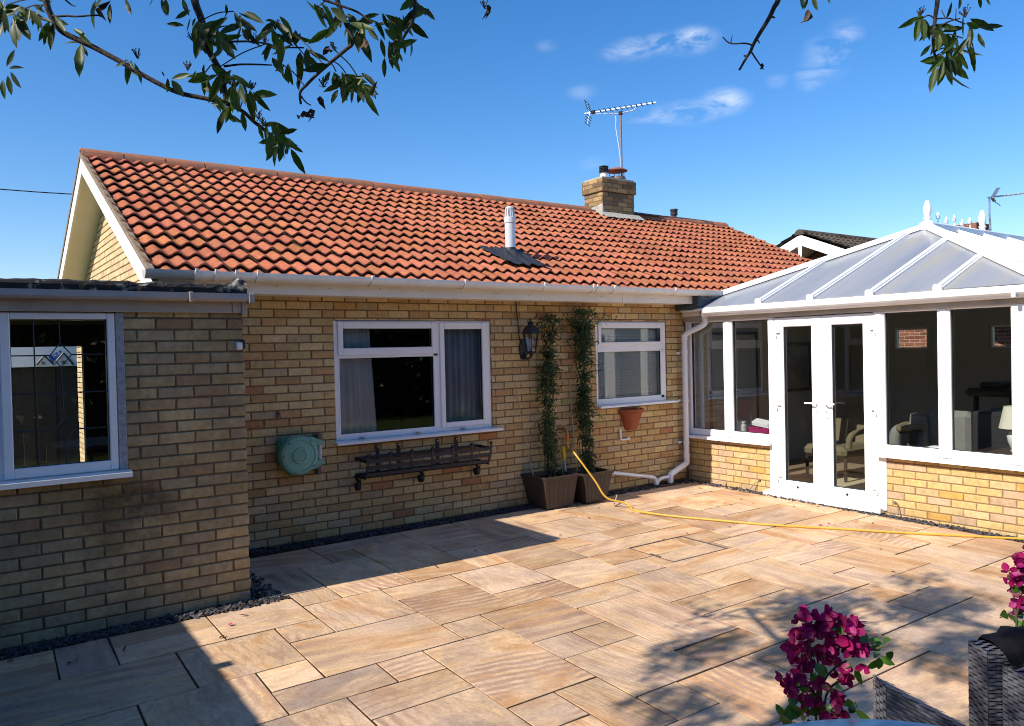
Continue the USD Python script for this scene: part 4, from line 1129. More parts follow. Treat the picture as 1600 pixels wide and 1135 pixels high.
put("sill", xsill(-0.004, -1.285), "white_plastic", cons)
put("sill", xsill(-2.555, YF - 0.09), "white_plastic", cons)
put("inner_sill", MB().box((5.52, -1.24, 0.545), (5.74, -0.02, 0.60)).box((5.52, YF, 0.545), (5.74, -2.62, 0.60)), "white_plastic", cons)
X0, X1 = 5.43, 5.50
for y0, y1 in ((-0.09, -0.004), (-0.735, -0.602), (-1.328, -1.245), (-2.632, -2.515), (-3.272, -3.152)):
    cf = MB().cbox((X0, y0, 0.566 if not (-2.7 < y0 < -1.2) else -0.03), (X1, y1, 2.0), 0.008)
    if abs(y1 - y0) > 0.11:                         # mullions carry a shallow centre rib
        cf.cbox((X0 - 0.008, (y0 + y1) / 2 - 0.028, 0.57), (X0 + 0.002, (y0 + y1) / 2 + 0.028, 1.99), 0.003)
    put("post", cf, "white_plastic", cons)
put("corner_post", MB().cbox((X0 - 0.02, YF - 0.02, 0.566), (X1 + 0.08, -3.800, 2.0), 0.012), "white_plastic", cons)
for y0, y1 in ((-0.602, -0.09), (-1.245, -0.735), (-3.152, -2.632), (-3.80, -3.272)):
    put("rail", MB().cbox((X0 + 0.004, y0, 0.566), (X1, y1, 0.645), 0.006), "white_plastic", cons)
    put("rail", MB().cbox((X0 + 0.004, y0, 1.976), (X1, y1, 2.02), 0.006), "white_plastic", cons)
for g in ((-0.602, -0.09), (-1.245, -0.735), (-3.152, -2.632), (-3.80, -3.272)):
    put("pane", pane((g[0], g[1], 0.64, 1.98), CONS, -0.03), "cons_glass", cons)
    gk = MB(); window_frame(gk, (g[0] - .002, g[1] + .002, 0.643, 1.978), CONS, 0.007, -0.045, -0.012); put("gasket", gk, "black_plastic", cons)
put("eaves_beam", MB().cbox((5.40, YF - 0.02, 1.995), (5.52, -0.004, 2.06), 0.004), "weathered_plastic", cons)
put("threshold", MB().cbox((5.362, -2.60, -0.055), (5.47, -1.19, 0.004), 0.006), "white_plastic", cons)
for y0, y1, g0, g1, hy, ly in ((-1.928, -1.332, -1.805, -1.453, -1.36, -1.872), (-2.517, -1.932, -2.402, -2.048, -2.54, -1.99)):
    dr = UsdGeom.Xform.Define(stage, newpath(str(cons.GetPath()), "door"))
    lf = MB(); window_frame(lf, (y0, y1, 0.008, 1.985), CONS, 0, -0.055, 0.012, ws=(g0 - y0, y1 - g1, 0.137, 0.107)); put("leaf", lf, "white_plastic", dr)
    put("pane", pane((g0, g1, 0.144, 1.879), CONS, -0.02), "cons_glass", dr)
    gk = MB(); window_frame(gk, (g0 - .002, g1 + .002, 0.143, 1.881), CONS, 0.008, -0.03, 0.004); put("gasket", gk, "black_plastic", dr)
    bd_ = MB(); window_frame(bd_, (g0 - .022, g1 + .022, 0.123, 1.901), CONS, 0.02, -0.01, 0.018); put("bead", bd_, "white_plastic", dr)
    for z in (0.19, 1.0, 1.822):
        h = MB().cbox((5.415, hy - 0.014, z - 0.05), (5.436, hy + 0.014, z + 0.05), 0.005)
        sy = 1 if hy > -2 else -1
        h.cbox((5.405, hy - 0.055 * sy, z - 0.012), (5.436, hy, z + 0.02), 0.005)
        h.tube([(5.412, hy, z - 0.062), (5.412, hy, z + 0.062)], 0.009, 8)
        put("hinge", h, "white_plastic", dr)
    put("handle_plate", MB().cbox((5.420, ly - 0.014, 0.875), (5.433, ly + 0.014, 1.09), 0.005), "white_plastic", dr)
    dy = 1 if hy > -2 else -1
    hd = MB().tube([(5.425, ly, 1.035), (5.38, ly, 1.035), (5.372, ly + 0.012 * dy, 1.035), (5.370, ly + 0.12 * dy, 1.035)], 0.009, 8)
    put("handle", hd, "white_plastic", dr)
    put("keyhole", MB().cbox((5.417, ly - 0.005, 0.925), (5.422, ly + 0.005, 0.955), 0.002), "black_metal", dr)
    yc = (y0 + y1) / 2 + 0.02
    z_ = 0.082
    put("badge", MB().tube([(5.434, yc, z_), (5.428, yc, z_)], 0.014, 14), "black_metal", dr)

# hipped roof
EX, EZ = 5.300, 2.150
APX = np.array([7.50, -2.05, 3.055]); AP2 = np.array([8.95, -2.05, 3.055])
CL, CRr = np.array([EX, -0.06, EZ]), np.array([EX, -4.12, EZ])
XE = 10.9
rf = UsdGeom.Xform.Define(stage, newpath(str(cons.GetPath()), "roof"))
wn = np.cross(CL - CRr, APX - CRr); wn /= np.linalg.norm(wn); wn = wn if wn[2] > 0 else -wn
zw = lambda x: EZ + (APX[2] - EZ) * (x - EX) / (APX[0] - EX)
bars = [-0.58, -1.234, -1.895, -2.562, -3.232]


def xtop(y):
    e = CL if y > APX[1] else CRr
    return EX + (APX[0] - EX) * (y - e[1]) / (APX[1] - e[1])


edges = [CL[1]] + bars + [CRr[1]]
for a, b in zip(edges[:-1], edges[1:]):
    pts = [(EX + 0.02, a), (EX + 0.02, b), (xtop(b), b)] + ([(APX[0], APX[1])] if (a > APX[1] > b) else []) + [(xtop(a), a)]
    pts = [(x, y, zw(x) - 0.012) for x, y in pts]
    put("roof_panel", MB().poly(pts, wn * 0.02), "polycarbonate", rf)
for y in bars[1:] if True else bars:
    x1 = xtop(y)
    p, q = np.array([EX - 0.005, y, zw(EX) + 0.012]), np.array([x1, y, zw(x1) + 0.012])
    b = MB().bar(p, q, 0.075, 0.03, up=wn).bar(p + wn * 0.022, q + wn * 0.022, 0.046, 0.024, up=wn)
    put("glazing_bar", b, "weathered_white", rf)
    put("bar_end_cap", MB().cbox(p + (-0.03, -0.042, -0.035), p + (0.012, 0.042, 0.05), 0.014), "weathered_white", rf)
for c in (CL, CRr):
    up = np.array([-0.2, 0.25 if c is CL else -0.25, 1.0])
    b = MB().bar(c + (0, 0, 0.03), APX + (0, 0, 0.03), 0.10, 0.045, up=up).bar(c + (0, 0, 0.055), APX + (0, 0, 0.055), 0.055, 0.03, up=up)
    put("hip_bar", b, "weathered_white", rf)
put("ridge_bar", MB().cbox(APX + (-0.03, -0.075, -0.02), AP2 + (2.0, 0.075, 0.07), 0.015), "weathered_white", rf)
put("hip_boss", MB().lathe([(0.0, 3.02), (0.10, 3.03), (0.085, 3.12), (0.045, 3.145), (0.0, 3.15)], (APX[0], APX[1], 0), 16), "weathered_white", rf, smooth=False)
# slopes towards the house and towards the garden
for ye, nm in ((CL[1], "N"), (CRr[1], "S")):
    sgn = 1 if nm == "N" else -1
    fl_ = lambda x, y: EZ + (APX[2] - EZ) * (1 - abs(y - APX[1]) / abs(ye - APX[1]))
    xs_ = [EX, 6.05, 6.75, 7.45, 8.15, 8.85, 9.55, 10.25, XE]
    for a, b in zip(xs_[:-1], xs_[1:]):
        ya = APX[1] + (ye - APX[1]) * (1 - min(1, (a - EX) / (APX[0] - EX))); yb = APX[1] + (ye - APX[1]) * (1 - min(1, (b - EX) / (APX[0] - EX)))
        ya, yb = ye + (APX[1] - ye) * min(1, (a - EX) / (APX[0] - EX)), ye + (APX[1] - ye) * min(1, (b - EX) / (APX[0] - EX))
        pts = [(a, ye, EZ - 0.012), (b, ye, EZ - 0.012), (b, yb, fl_(b, yb) - 0.012)] + ([(a, ya, fl_(a, ya) - 0.012)] if a > EX else [])
        put("roof_panel", MB().poly(pts, (0, 0.008 * sgn, 0.018)), "polycarbonate", rf)
        if b < XE:
            up = np.array([0, 0.4 * sgn, 1.0])
            p, q = np.array([b, ye, EZ + 0.012]), np.array([b, yb, fl_(b, yb) + 0.012])
            put("glazing_bar", MB().bar(p, q, 0.062, 0.04, up=up).bar(p + (0, 0, .025), q + (0, 0, .025), 0.036, 0.028, up=up), "weathered_white", rf)
ev = MB().cbox((EX - 0.02, CRr[1], EZ - 0.035), (EX + 0.03, CL[1], EZ + 0.002), 0.008)
ev.cbox((EX, CRr[1] - 0.02, EZ - 0.035), (XE, CRr[1] + 0.03, EZ + 0.002), 0.008)
put("eaves_bar", ev, "weathered_white", rf)
# ogee gutter along the eaves
og = [(5.42, 2.045), (5.35, 2.045), (5.315, 2.052), (5.300, 2.070), (5.285, 2.078), (5.268, 2.088), (5.262, 2.108), (5.262, 2.132), (5.272, 2.132), (5.272, 2.112), (5.30, 2.10), (5.42, 2.10)]
gm_ = MB(); n_ = len(og)
gm_.add([(x, -0.42, z) for x, z in og] + [(x, YF - 0.16, z) for x, z in og], [(i, (i + 1) % n_, n_ + (i + 1) % n_, n_ + i) for i in range(n_)])
gm_.cbox((5.262, -0.425, 2.046), (5.42, -0.415, 2.132), 0.003)
put("gutter", gm_, "weathered_white", cons)
gm_ = MB(); gm_.cbox((5.265, YF - 0.17, 2.048), (XE, YF - 0.02, 2.130), 0.012); put("gutter", gm_, "weathered_white", cons)
yj = on(1583, 454, "x", 5.262)[1]
put("gutter_bracket", MB().cbox((5.256, yj - 0.018, 2.042), (5.32, yj + 0.018, 2.145), 0.006), "weathered_white", cons)
put("fascia_board", MB().cbox((5.38, YF - 0.02, 2.055), (5.425, -0.004, 2.125), 0.003), "weathered_plastic", cons)
put("box_gutter", MB().poly([(5.30, -0.40, 2.135), (5.62, -0.40, 2.135), (5.62, -0.02, 2.135), (5.24, -0.02, 2.135), (5.24, -0.40, 2.2)], (0, 0, 0.125)), "box_gutter_blue", cons)
put("abutment_panel", MB().cbox((5.425, -0.34, 1.98), (5.45, -0.004, 2.205), 0.003).cbox((5.36, -0.30, 2.06), (5.43, -0.02, 2.21), 0.003), "fascia_white", cons)

fin = [(0.0, 0.0), (0.055, 0.0), (0.055, 0.02), (0.038, 0.035), (0.032, 0.07), (0.045, 0.085), (0.045, 0.10), (0.030, 0.112), (0.040, 0.15), (0.046, 0.20), (0.044, 0.25), (0.030, 0.31), (0.015, 0.345), (0.0, 0.352)]
for p in (APX, AP2):
    put("finial", MB().lathe([(r, z * 0.86 + 3.10) for r, z in fin], (p[0] + 0.01, p[1], 0), 18), "white_plastic", cons, smooth=True)
for k in range(5):
    x = APX[0] + 0.27 + k * 0.21; h = 0.13 if k % 2 == 0 else 0.09
    c = MB().lathe([(0.007, 3.12), (0.007, 3.12 + h), (0.0, 3.12 + h + 0.012)], (x, APX[1], 0), 8)
    c.lathe([(0.0, 3.12 + h - 0.03), (0.017, 3.12 + h - 0.015), (0.010, 3.12 + h + 0.02), (0.0, 3.12 + h + 0.03)], (x, APX[1], 0), 8)
    c.tube(smoothpath([(x - 0.05, APX[1], 3.12 + h - 0.02), (x - 0.03, APX[1], 3.12 + h - 0.055), (x, APX[1], 3.12 + h - 0.05), (x + 0.03, APX[1], 3.12 + h - 0.055), (x + 0.05, APX[1], 3.12 + h - 0.02)], 3), 0.006, 5)
    put("cresting", c, "white_plastic", cons)

# inside of the conservatory
ci = MB()
ci.box((5.69, YF + 0.2, -0.06), (9.3, -0.02, 0.02))
put("floor", ci, "cons_floor", cons)
ew_holes = [(-2.72, -2.02, 1.56, 1.88), (-3.86, -3.16, 1.56, 1.88), (-1.2, -0.7, 1.56, 1.88)]
EASTF = lambda a, d, z: (9.2 + d, a, z)
ewl = MB(); wall_with_holes(ewl, YF, -0.004, -0.1, 2.2, ew_holes, EASTF, 0.0, 0.15)
put("inner_wall", ewl, "cons_plaster", cons)
put("inner_wall", MB().box((5.52, -0.016, 0.0), (9.2, -0.009, 2.3)), "cons_plaster", cons)
for h in ew_holes:
    w_ = MB(); window_frame(w_, h, EASTF, 0.03, 0.02, 0.08); put("high_window", w_, "white_plastic", cons)
sf_ = MB()
for x in (6.2, 6.95, 7.7, 8.45, 9.15):
    sf_.cbox((x - 0.05, YF + 0.0, 0.54), (x + 0.05, YF + 0.07, 2.0), 0.006)
sf_.cbox((5.5, YF, 0.54), (9.3, YF + 0.07, 0.62), 0.006).cbox((5.5, YF, 1.97), (9.3, YF + 0.07, 2.06), 0.006)
put("side_frame", sf_, "white_plastic", cons)
for x0, x1 in ((5.6, 6.15), (6.25, 6.9), (7.0, 7.65), (7.75, 8.4), (8.5, 9.1)):
    put("pane", MB().add([(x0, YF + 0.03, 0.62), (x1, YF + 0.03, 0.62), (x1, YF + 0.03, 1.97), (x0, YF + 0.03, 1.97)], [(0, 1, 2, 3)]), "cons_glass", cons)

# ------------------------------------------------------------------ neighbouring bungalow beyond the conservatory
NX, NY, NZ = 13.9, 4.05, 4.27
nb = thing("neighbour_bungalow", "neighbour's red brick bungalow with dark tiled roof and white bargeboards behind the conservatory", "house")
pit = 0.42
nz = lambda y: NZ - pit * abs(y - NY)
nw = MB()
nw.poly([(NX + 1.0, NY - 4.6, -0.15), (NX + 1.0, NY + 4.6, -0.15), (NX + 1.0, NY + 4.6, nz(NY + 4.6) - .1), (NX + 1.0, NY, NZ - 0.15), (NX + 1.0, NY - 4.6, nz(NY + 4.6) - .1)], (0.25, 0, 0))
nw.box((NX + 1.05, NY - 4.6, -0.15), (NX + 12, NY - 4.4, 2.3))
put("wall", nw, "pale_mortar", nb)
NG = lambda a, d, z: (NX + 0.992 - d, a, z)
lay(courses(-4.0, 8.4, 0.6, 3.9, 0, 0, NG, "red", keep=lambda p, q, r, s: s < nz((p + q) / 2) - 0.16), "brick", str(nb.GetPath()) + "/wall", 0)
nr = MB()
for sg_ in (-1, 1):
    for r in range(17):
        y0 = 5.0 - 0.30 * r; y1 = y0 - 0.36
        if y1 < 0: y1 = 0
        n_ = 61
        xs = np.linspace(NX, NX + 12, n_ * 4)
        wv = 0.018 * np.cos(2 * math.pi * (xs - NX) / 0.2)
        lo = np.c_[xs, np.full(len(xs), NY + sg_ * y0), NZ - pit * y0 + 0.03 + wv]; hi = np.c_[xs, np.full(len(xs), NY + sg_ * y1), NZ - pit * y1 + wv]; bo = lo - (0, 0, 0.03)
        m_ = len(xs); F = np.array([(i, i + 1, m_ + i + 1, m_ + i) for i in range(m_ - 1)] + [(3 * m_ + i, 3 * m_ + i + 1, 2 * m_ + i + 1, 2 * m_ + i) for i in range(m_ - 1)])
        nr.add(np.vstack([lo, hi, lo, bo]), F if sg_ < 0 else F[:, ::-1], np.array([0.075, 0.058, 0.045]) * rng.uniform(0.8, 1.2))
put("roof_tiling", nr, "dark_tile", nb, tone=True, kind="stuff")
for k in range(24):
    g = np.linspace(0, math.pi, 9)
    R_ = lambda xx, rr: np.c_[np.full(9, xx), NY - rr * np.cos(g), NZ - 0.06 + rr * np.sin(g)]
    V = np.vstack([R_(NX + k * 0.45, 0.13), R_(NX + k * 0.45 + 0.44, 0.13), [[NX + k * 0.45, NY, NZ - 0.06]]])
    put("ridge_tile", MB().add(V, [(i, 9 + i, 10 + i, i + 1) for i in range(8)] + [(i + 1, i, 18, 18) for i in range(8)], (0.10, 0.08, 0.06)), "dark_tile", nb, tone=True)
bbn = MB()
for s in (-1, 1):
    bbn.poly([(NX + 0.03, NY + s * 5.0, nz(NY + 5.0) - 0.28), (NX + 0.03, NY, NZ - 0.30), (NX + 0.03, NY, NZ - 0.06), (NX + 0.03, NY + s * 5.0, nz(NY + 5.0) - 0.05)], (0.03, 0, 0))
    bbn.poly([(NX + 0.06, NY + s * 5.0, nz(NY + 5.0) - 0.26), (NX + 0.06, NY, NZ - 0.28), (NX + 0.06, NY, NZ - 0.26), (NX + 0.06, NY + s * 5.0, nz(NY + 5.0) - 0.24)], (0.93, 0, 0))
put("bargeboard", bbn, "white_paint", nb)
put("apex_block", MB().poly([(NX + 0.02, NY - 0.07, NZ - 0.10), (NX + 0.02, NY + 0.07, NZ - 0.10), (NX + 0.02, NY + 0.035, NZ - 0.62), (NX + 0.02, NY - 0.035, NZ - 0.62)], (0.012, 0, 0)), "white_paint", nb)

# another house, only its chimney top and aerial clear the conservatory
rc = thing("red_chimney", "red brick chimney top showing behind the conservatory ridge cresting", "chimney")
p = on(1522, 360, "y", 8.0)
rb_ = []
RF = lambda a, d, z: (a, 7.6 - d, z)
RL = lambda a, d, z: (p[0] - 0.7 - d, a, z)
put("chimney_core", MB().box((p[0] - 0.69, 7.61, 0), (p[0] + 0.6, 8.4, p[2] + 0.22)), "pale_mortar", rc)
mb = MB()
for fr_, lo, hi in ((RF, p[0] - 0.7, p[0] + 0.6), (RL, 7.6, 8.4)):
    for v, f, c in courses(lo, hi, p[2] - 1.2, p[2] + 0.22, lo, 0, fr_, "red"):
        mb.add(v, f, c)
put("brickwork", mb, "red_brick", rc, tone=True, kind="stuff")
na = thing("neighbour_aerial", "grey television aerial on a bent mast at the right edge, beyond the conservatory", "aerial")
yb = 2.5
o = lambda a, b: on(a, b, "y", yb)
put("mast", MB().tube(smoothpath([on(1543, 395, "y", yb), o(1541, 369), o(1547, 357), o(1546, 335), o(1546, 308)], 4), 0.028, 7), "steel", na)
put("boom", MB().tube([o(1543, 309), o(1602, 302), o(1680, 293)], 0.022, 6), "steel", na)
put("reflector", MB().bar(o(1552, 307), o(1560, 294), 0.10, 0.02), "steel", na)
put("reflector", MB().bar(o(1550, 309), o(1554, 315), 0.08, 0.02), "steel", na)
put("aerial_cable", MB().tube(smoothpath([o(1553, 309), o(1555, 316), o(1560, 319), o(1563, 322)], 4), 0.01, 5), "rusty_steel", na)
for k in range(12):
    q = o(1566 + k * 7.5, 306.5 - k * 0.9)
    put("director", MB().bar(q + (0, -0.12, 0.02), q + (0, 0.12, -0.02), 0.016, 0.016), "steel", na)
cbm = MB().tube([on(-60, 291, "y", 12.0), on(0, 296, "y", 12.0), on(60, 300.5, "y", 12.0), on(150, 306, "y", 12.2), on(420, 330, "y", 13)], 0.012, 5)
put("overhead_cable", cbm, "black_plastic", label="thin dark overhead cable reaching the roof from the left", cat="cable")

# ------------------------------------------------------------------ things on the house wall
# carriage lantern
ln = thing("wall_lantern", "blue-black carriage lantern with clear panes hung on the brick wall", "lantern")
lc = np.array([2.833, -0.165, 0])
put("bracket_plate", MB().poly([(2.845 + 0.055 * math.cos(a), -0.002, 1.70 + 0.10 * math.sin(a) * (1.25 if math.sin(a) < 0 else 1)) for a in np.linspace(0, 2 * math.pi, 13)[:-1]], (0, -0.018, 0)), "black_metal", ln)
put("bracket_arm", MB().tube(smoothpath([(2.845, -0.01, 1.66), (2.842, -0.05, 1.60), (2.838, -0.11, 1.595), (2.834, -0.16, 1.62), (2.833, -0.165, 1.65)], 5), 0.011, 8), "black_metal", ln)
cg = MB()
for k in range(6):
    a0, a1 = k * math.pi / 3, (k + 1) * math.pi / 3
    lo, hi = (0.052, 1.665), (0.088, 1.865)
    pt = lambda a, r, z: lc + (r * math.cos(a), r * math.sin(a), z)
    cg.bar(pt(a0, *lo), pt(a0, *hi), 0.009, 0.009, up=(0.3, 0.2, 1))
    cg.bar(pt(a0, *lo), pt(a1, *lo), 0.010, 0.012); cg.bar(pt(a0, *hi), pt(a1, *hi), 0.012, 0.012)
put("cage", cg, "black_metal", ln)
pg = MB()
for k in range(6):
    a0, a1 = k * math.pi / 3, (k + 1) * math.pi / 3
    pg.add([pt(a0, *lo), pt(a1, *lo), pt(a1, *hi), pt(a0, *hi)], [(0, 1, 2, 3)])
put("pane", pg, "lantern_glass", ln)
put("lamp_roof", MB().lathe([(0.108, 1.862), (0.104, 1.875), (0.075, 1.92), (0.05, 1.945), (0.035, 1.95), (0.03, 1.965), (0.04, 1.975), (0.028, 1.988), (0.010, 1.995), (0.014, 2.008), (0.006, 2.02), (0.0, 2.028)], lc, 6), "black_metal", ln)
put("lamp_base", MB().lathe([(0.0, 1.598), (0.010, 1.602), (0.008, 1.615), (0.024, 1.63), (0.020, 1.645), (0.052, 1.66), (0.056, 1.672), (0.0, 1.672)], lc, 6), "black_metal", ln)
put("bulb", MB().lathe([(0.0, 1.68), (0.014, 1.68), (0.014, 1.72), (0.026, 1.76), (0.022, 1.80), (0.0, 1.815)], lc, 12), "ceramic", ln, smooth=True)
put("cable", MB().tube(smoothpath([(2.762, -0.012, 2.21), (2.765, -0.012, 2.10), (2.778, -0.014, 2.0), (2.782, -0.014, 1.88), (2.80, -0.014, 1.78)], 5), 0.006, 6), "black_plastic", label="black cable running down the wall from the soffit to the lantern", cat="cable")

# hose reel
hr = thing("hose_reel", "faded green plastic garden hose reel mounted low on the brick wall", "hose reel")
hc = np.array([0.262, 0, 0.800])


def disc(mb, r0, y0, r1, y1, n=40, sq=0.0):
    V = []
    for r, y in ((r0, y0), (r1, y1)):
        for k in range(n):
            a = 2 * math.pi * k / n
            rr = r * (1 + sq * math.cos(4 * a))
            V.append((hc[0] + rr * math.cos(a), y, hc[2] + rr * math.sin(a)))
    mb.add(V, [(k, (k + 1) % n, n + (k + 1) % n, n + k) for k in range(n)])


bd = MB()
for a, b in (((0.168, -0.03), (0.176, -0.05)), ((0.176, -0.05), (0.176, -0.13)), ((0.176, -0.13), (0.165, -0.155)), ((0.165, -0.155), (0.138, -0.165)), ((0.138, -0.165), (0.132, -0.158)), ((0.132, -0.158), (0.075, -0.165)), ((0.075, -0.165), (0.070, -0.175)), ((0.070, -0.175), (0.048, -0.178)), ((0.048, -0.178), (0.044, -0.170)), ((0.044, -0.170), (0.0, -0.172))):
    disc(bd, a[0], a[1], b[0], b[1])
put("body", bd, "reel_green", hr, smooth=False)
put("back_casing", MB().cbox((0.088, -0.10, 0.86), (0.30, -0.02, 0.965), 0.03).cbox((0.085, -0.09, 0.72), (0.12, -0.03, 0.93), 0.012).cbox((0.16, -0.11, 0.622), (0.37, -0.03, 0.70), 0.025), "reel_dark", hr)
put("arm", MB().poly([(0.34, -0.05, 0.955), (0.40, -0.05, 0.95), (0.505, -0.05, 0.905), (0.505, -0.05, 0.875), (0.43, -0.05, 0.872), (0.40, -0.05, 0.84)], (0, -0.06, 0)), "reel_green", hr)
put("arm", MB().poly([(0.40, -0.05, 0.74), (0.505, -0.05, 0.735), (0.505, -0.05, 0.71), (0.43, -0.05, 0.665), (0.36, -0.05, 0.66)], (0, -0.06, 0)), "reel_green", hr)
put("pivot", MB().tube([(0.475, -0.075, 0.73), (0.475, -0.075, 0.88)], 0.018, 10), "grey_plastic", hr)
put("wall_bracket", MB().cbox((0.455, -0.06, 0.60), (0.49, -0.003, 0.735), 0.005).cbox((0.455, -0.09, 0.87), (0.50, -0.003, 0.97), 0.008), "rusty_steel", hr)
for a in (0.9, 2.3, 3.1, 4.4, 5.6):
    put("screw", MB().tube([hc + (0.155 * math.cos(a), -0.16, 0.155 * math.sin(a)), hc + (0.155 * math.cos(a), -0.166, 0.155 * math.sin(a))], 0.006, 8), "black_plastic", hr)
hk = thing("wall_hook", "small rusty hook on the bricks above the hose reel", "hook")
put("hook_plate", MB().cbox((0.115, -0.008, 1.135), (0.14, -0.001, 1.19), 0.003), "rusty_steel", hk)
put("hook", MB().tube(smoothpath([(0.127, -0.005, 1.175), (0.127, -0.04, 1.17), (0.127, -0.05, 1.15), (0.14, -0.045, 1.14)], 4), 0.007, 6), "rusty_steel", hk)

# hay-rack trough under the big window
tr = thing("wall_trough", "black iron hay-rack planter trough with curved hoops under the large window", "planter")
hx = [0.866, 1.092, 1.320, 1.548, 1.776, 2.004, 2.232]
prof_t = [(-0.245, 0.748), (-0.25, 0.735), (-0.245, 0.70), (-0.238, 0.65), (-0.222, 0.60), (-0.195, 0.555), (-0.15, 0.535), (-0.06, 0.532), (-0.012, 0.532)]
for x in hx:
    mb = MB(); path = smoothpath([(x, y, z) for y, z in prof_t], 3)
    for a, b in zip(path[:-1], path[1:]):
        mb.bar(a, b, 0.024, 0.006, up=np.cross(b - a, (1, 0, 0)))
    mb.tube([(x - 0.013, -0.250, 0.752), (x + 0.013, -0.250, 0.752)], 0.013, 10)
    put("hoop", mb, "black_metal", tr)
for y, z, h in ((-0.241, 0.690, 0.034), (-0.230, 0.628, 0.040), (-0.205, 0.562, 0.030)):
    mb = MB()
    xx = np.linspace(hx[0] - 0.01, hx[-1] + 0.01, 13)
    for a, b in zip(xx[:-1], xx[1:]):
        mb.bar((a, y, z), (b, y, z), 0.005, h)
    put("front_rail", mb, "black_metal", tr)
for x in (1.081, 1.307, 1.744, 1.965):
    put("wall_strap", MB().cbox((x - 0.019, -0.012, 0.545), (x + 0.019, -0.003, 0.812), 0.002), "black_metal", tr)
    put("bolt", MB().lathe([(0.0, 0.0), (0.007, 0.0), (0.0, 0.004)], (0, 0, 0), 8).__class__().tube([(x, -0.012, 0.795), (x, -0.018, 0.795)], 0.007, 8), "steel", tr)
for z in (0.70, 0.545):
    mb = MB().bar((0.845, -0.012, z), (2.232, -0.012, z), 0.006, 0.03)
    for xe in (0.845, 2.232):
        mb.bar((xe, -0.012, z), (xe + (0.02 if xe < 1 else 0), -0.235 if z > 0.6 else -0.2, z - 0.01), 0.006, 0.03)
    put("back_rail", mb, "black_metal", tr)
for k in range(5):
    y = -0.03 - 0.035 * k
    put("base_rod", MB().tube([(0.85, y, 0.534), (2.232, y, 0.534)], 0.005, 5), "black_metal", tr)
for x in (0.842, 1.515, 2.170):
    g = np.linspace(-0.3, 2 * math.pi - 0.2, 22)
    sp = [(x, -0.012, 0.535)] + [(x, -0.055 - (0.052 - 0.005 * t) * math.cos(t - 0.4), 0.452 + (0.052 - 0.005 * t) * math.sin(t - 0.4 + math.pi)) for t in g]
    mb = MB()
    for a, b in zip(sp[:-1], sp[1:]):
        if np.linalg.norm(np.subtract(a, b)) > 1e-4:
            mb.bar(a, b, 0.03, 0.007, up=np.cross(np.subtract(b, a), (1, 0, 0)))
    mb.tube([(x - 0.02, -0.055, 0.452), (x + 0.02, -0.055, 0.452)], 0.028, 12)
    put("scroll_foot", mb, "black_metal", tr)

# terracotta half pot, clip, pipes
wp = thing("wall_pot", "empty terracotta half-round pot fixed to the wall under the smaller window", "pot")
pc = (4.425, -0.004, 0)
put("pot", MB().lathe([(0.0, 0.70), (0.088, 0.70), (0.165, 0.905), (0.19, 0.912), (0.19, 0.945), (0.172, 0.945), (0.150, 0.90), (0.08, 0.735), (0.0, 0.73)], pc, 20, a0=math.pi, a1=2 * math.pi, sy=0.85), "terracotta", wp)
put("back", MB().poly([(4.337, -0.004, 0.70), (4.513, -0.004, 0.70), (4.60, -0.004, 0.925), (4.52, -0.004, 0.955), (4.33, -0.004, 0.955), (4.25, -0.004, 0.925)], (0, -0.012, 0)), "terracotta", wp)
pc_ = thing("overflow_pipe", "short bent white overflow pipe on the bricks under the terracotta pot", "pipe")
put("pipe", MB().tube([(4.247, -0.02, 0.72), (4.249, -0.025, 0.60), (4.262, -0.027, 0.588), (4.372, -0.027, 0.588)], 0.012, 10), "white_plastic", pc_)
put("elbow", MB().tube([(4.360, -0.027, 0.588), (4.385, -0.027, 0.588)], 0.016, 10).tube([(4.372, -0.027, 0.588), (4.373, -0.03, 0.615)], 0.014, 10), "white_plastic", pc_)

dp = thing("drainpipe", "white downpipe in the corner between house wall and conservatory", "drainpipe")
xd = 5.325
put("outlet", MB().tube([(5.40, -0.36, 2.06), (5.40, -0.36, 2.0)], 0.040, 14), "white_plastic", dp)
put("swan_neck", MB().tube(smoothpath([(5.40, -0.36, 2.02), (5.40, -0.355, 1.97), (5.385, -0.31, 1.93), (5.345, -0.15, 1.865), (5.33, -0.10, 1.835), (xd, -0.085, 1.79)], 4), 0.034, 14), "white_plastic", dp)
put("pipe", MB().tube([(xd, -0.085, 1.80), (xd, -0.085, 0.27)], 0.034, 16, cap=False), "white_plastic", dp)
put("shoe", MB().tube(smoothpath([(xd, -0.085, 0.30), (xd, -0.085, 0.24), (xd - 0.03, -0.09, 0.20), (xd - 0.27, -0.10, 0.115), (xd - 0.315, -0.10, 0.085), (xd - 0.32, -0.10, -0.01)], 4), 0.036, 14), "white_plastic", dp)
for z in (1.80, 1.62, 0.30):
    put("collar", MB().tube([(xd, -0.085, z - 0.035), (xd, -0.085, z + 0.035)], 0.038, 16), "white_plastic", dp)
for z in (1.60, 1.0, 0.47):
    put("pipe_clip", MB().tube([(xd, -0.085, z - 0.014), (xd, -0.085, z + 0.014)], 0.041, 16).cbox((xd - 0.075, -0.03, z - 0.014), (xd - 0.02, -0.002, z + 0.014), 0.003), "white_plastic", dp)
ws_ = thing("waste_pipe", "thin white waste pipe sloping along the wall base behind the right planter", "pipe")
put("pipe", MB().tube([(3.85, -0.075, 0.245), (4.05, -0.075, 0.222), (4.67, -0.075, 0.105)], 0.021, 12), "white_plastic", ws_)
put("elbow", MB().tube(smoothpath([(4.63, -0.075, 0.112), (4.72, -0.078, 0.092), (4.755, -0.085, 0.06), (4.765, -0.085, -0.02)], 4), 0.025, 12), "white_plastic", ws_)
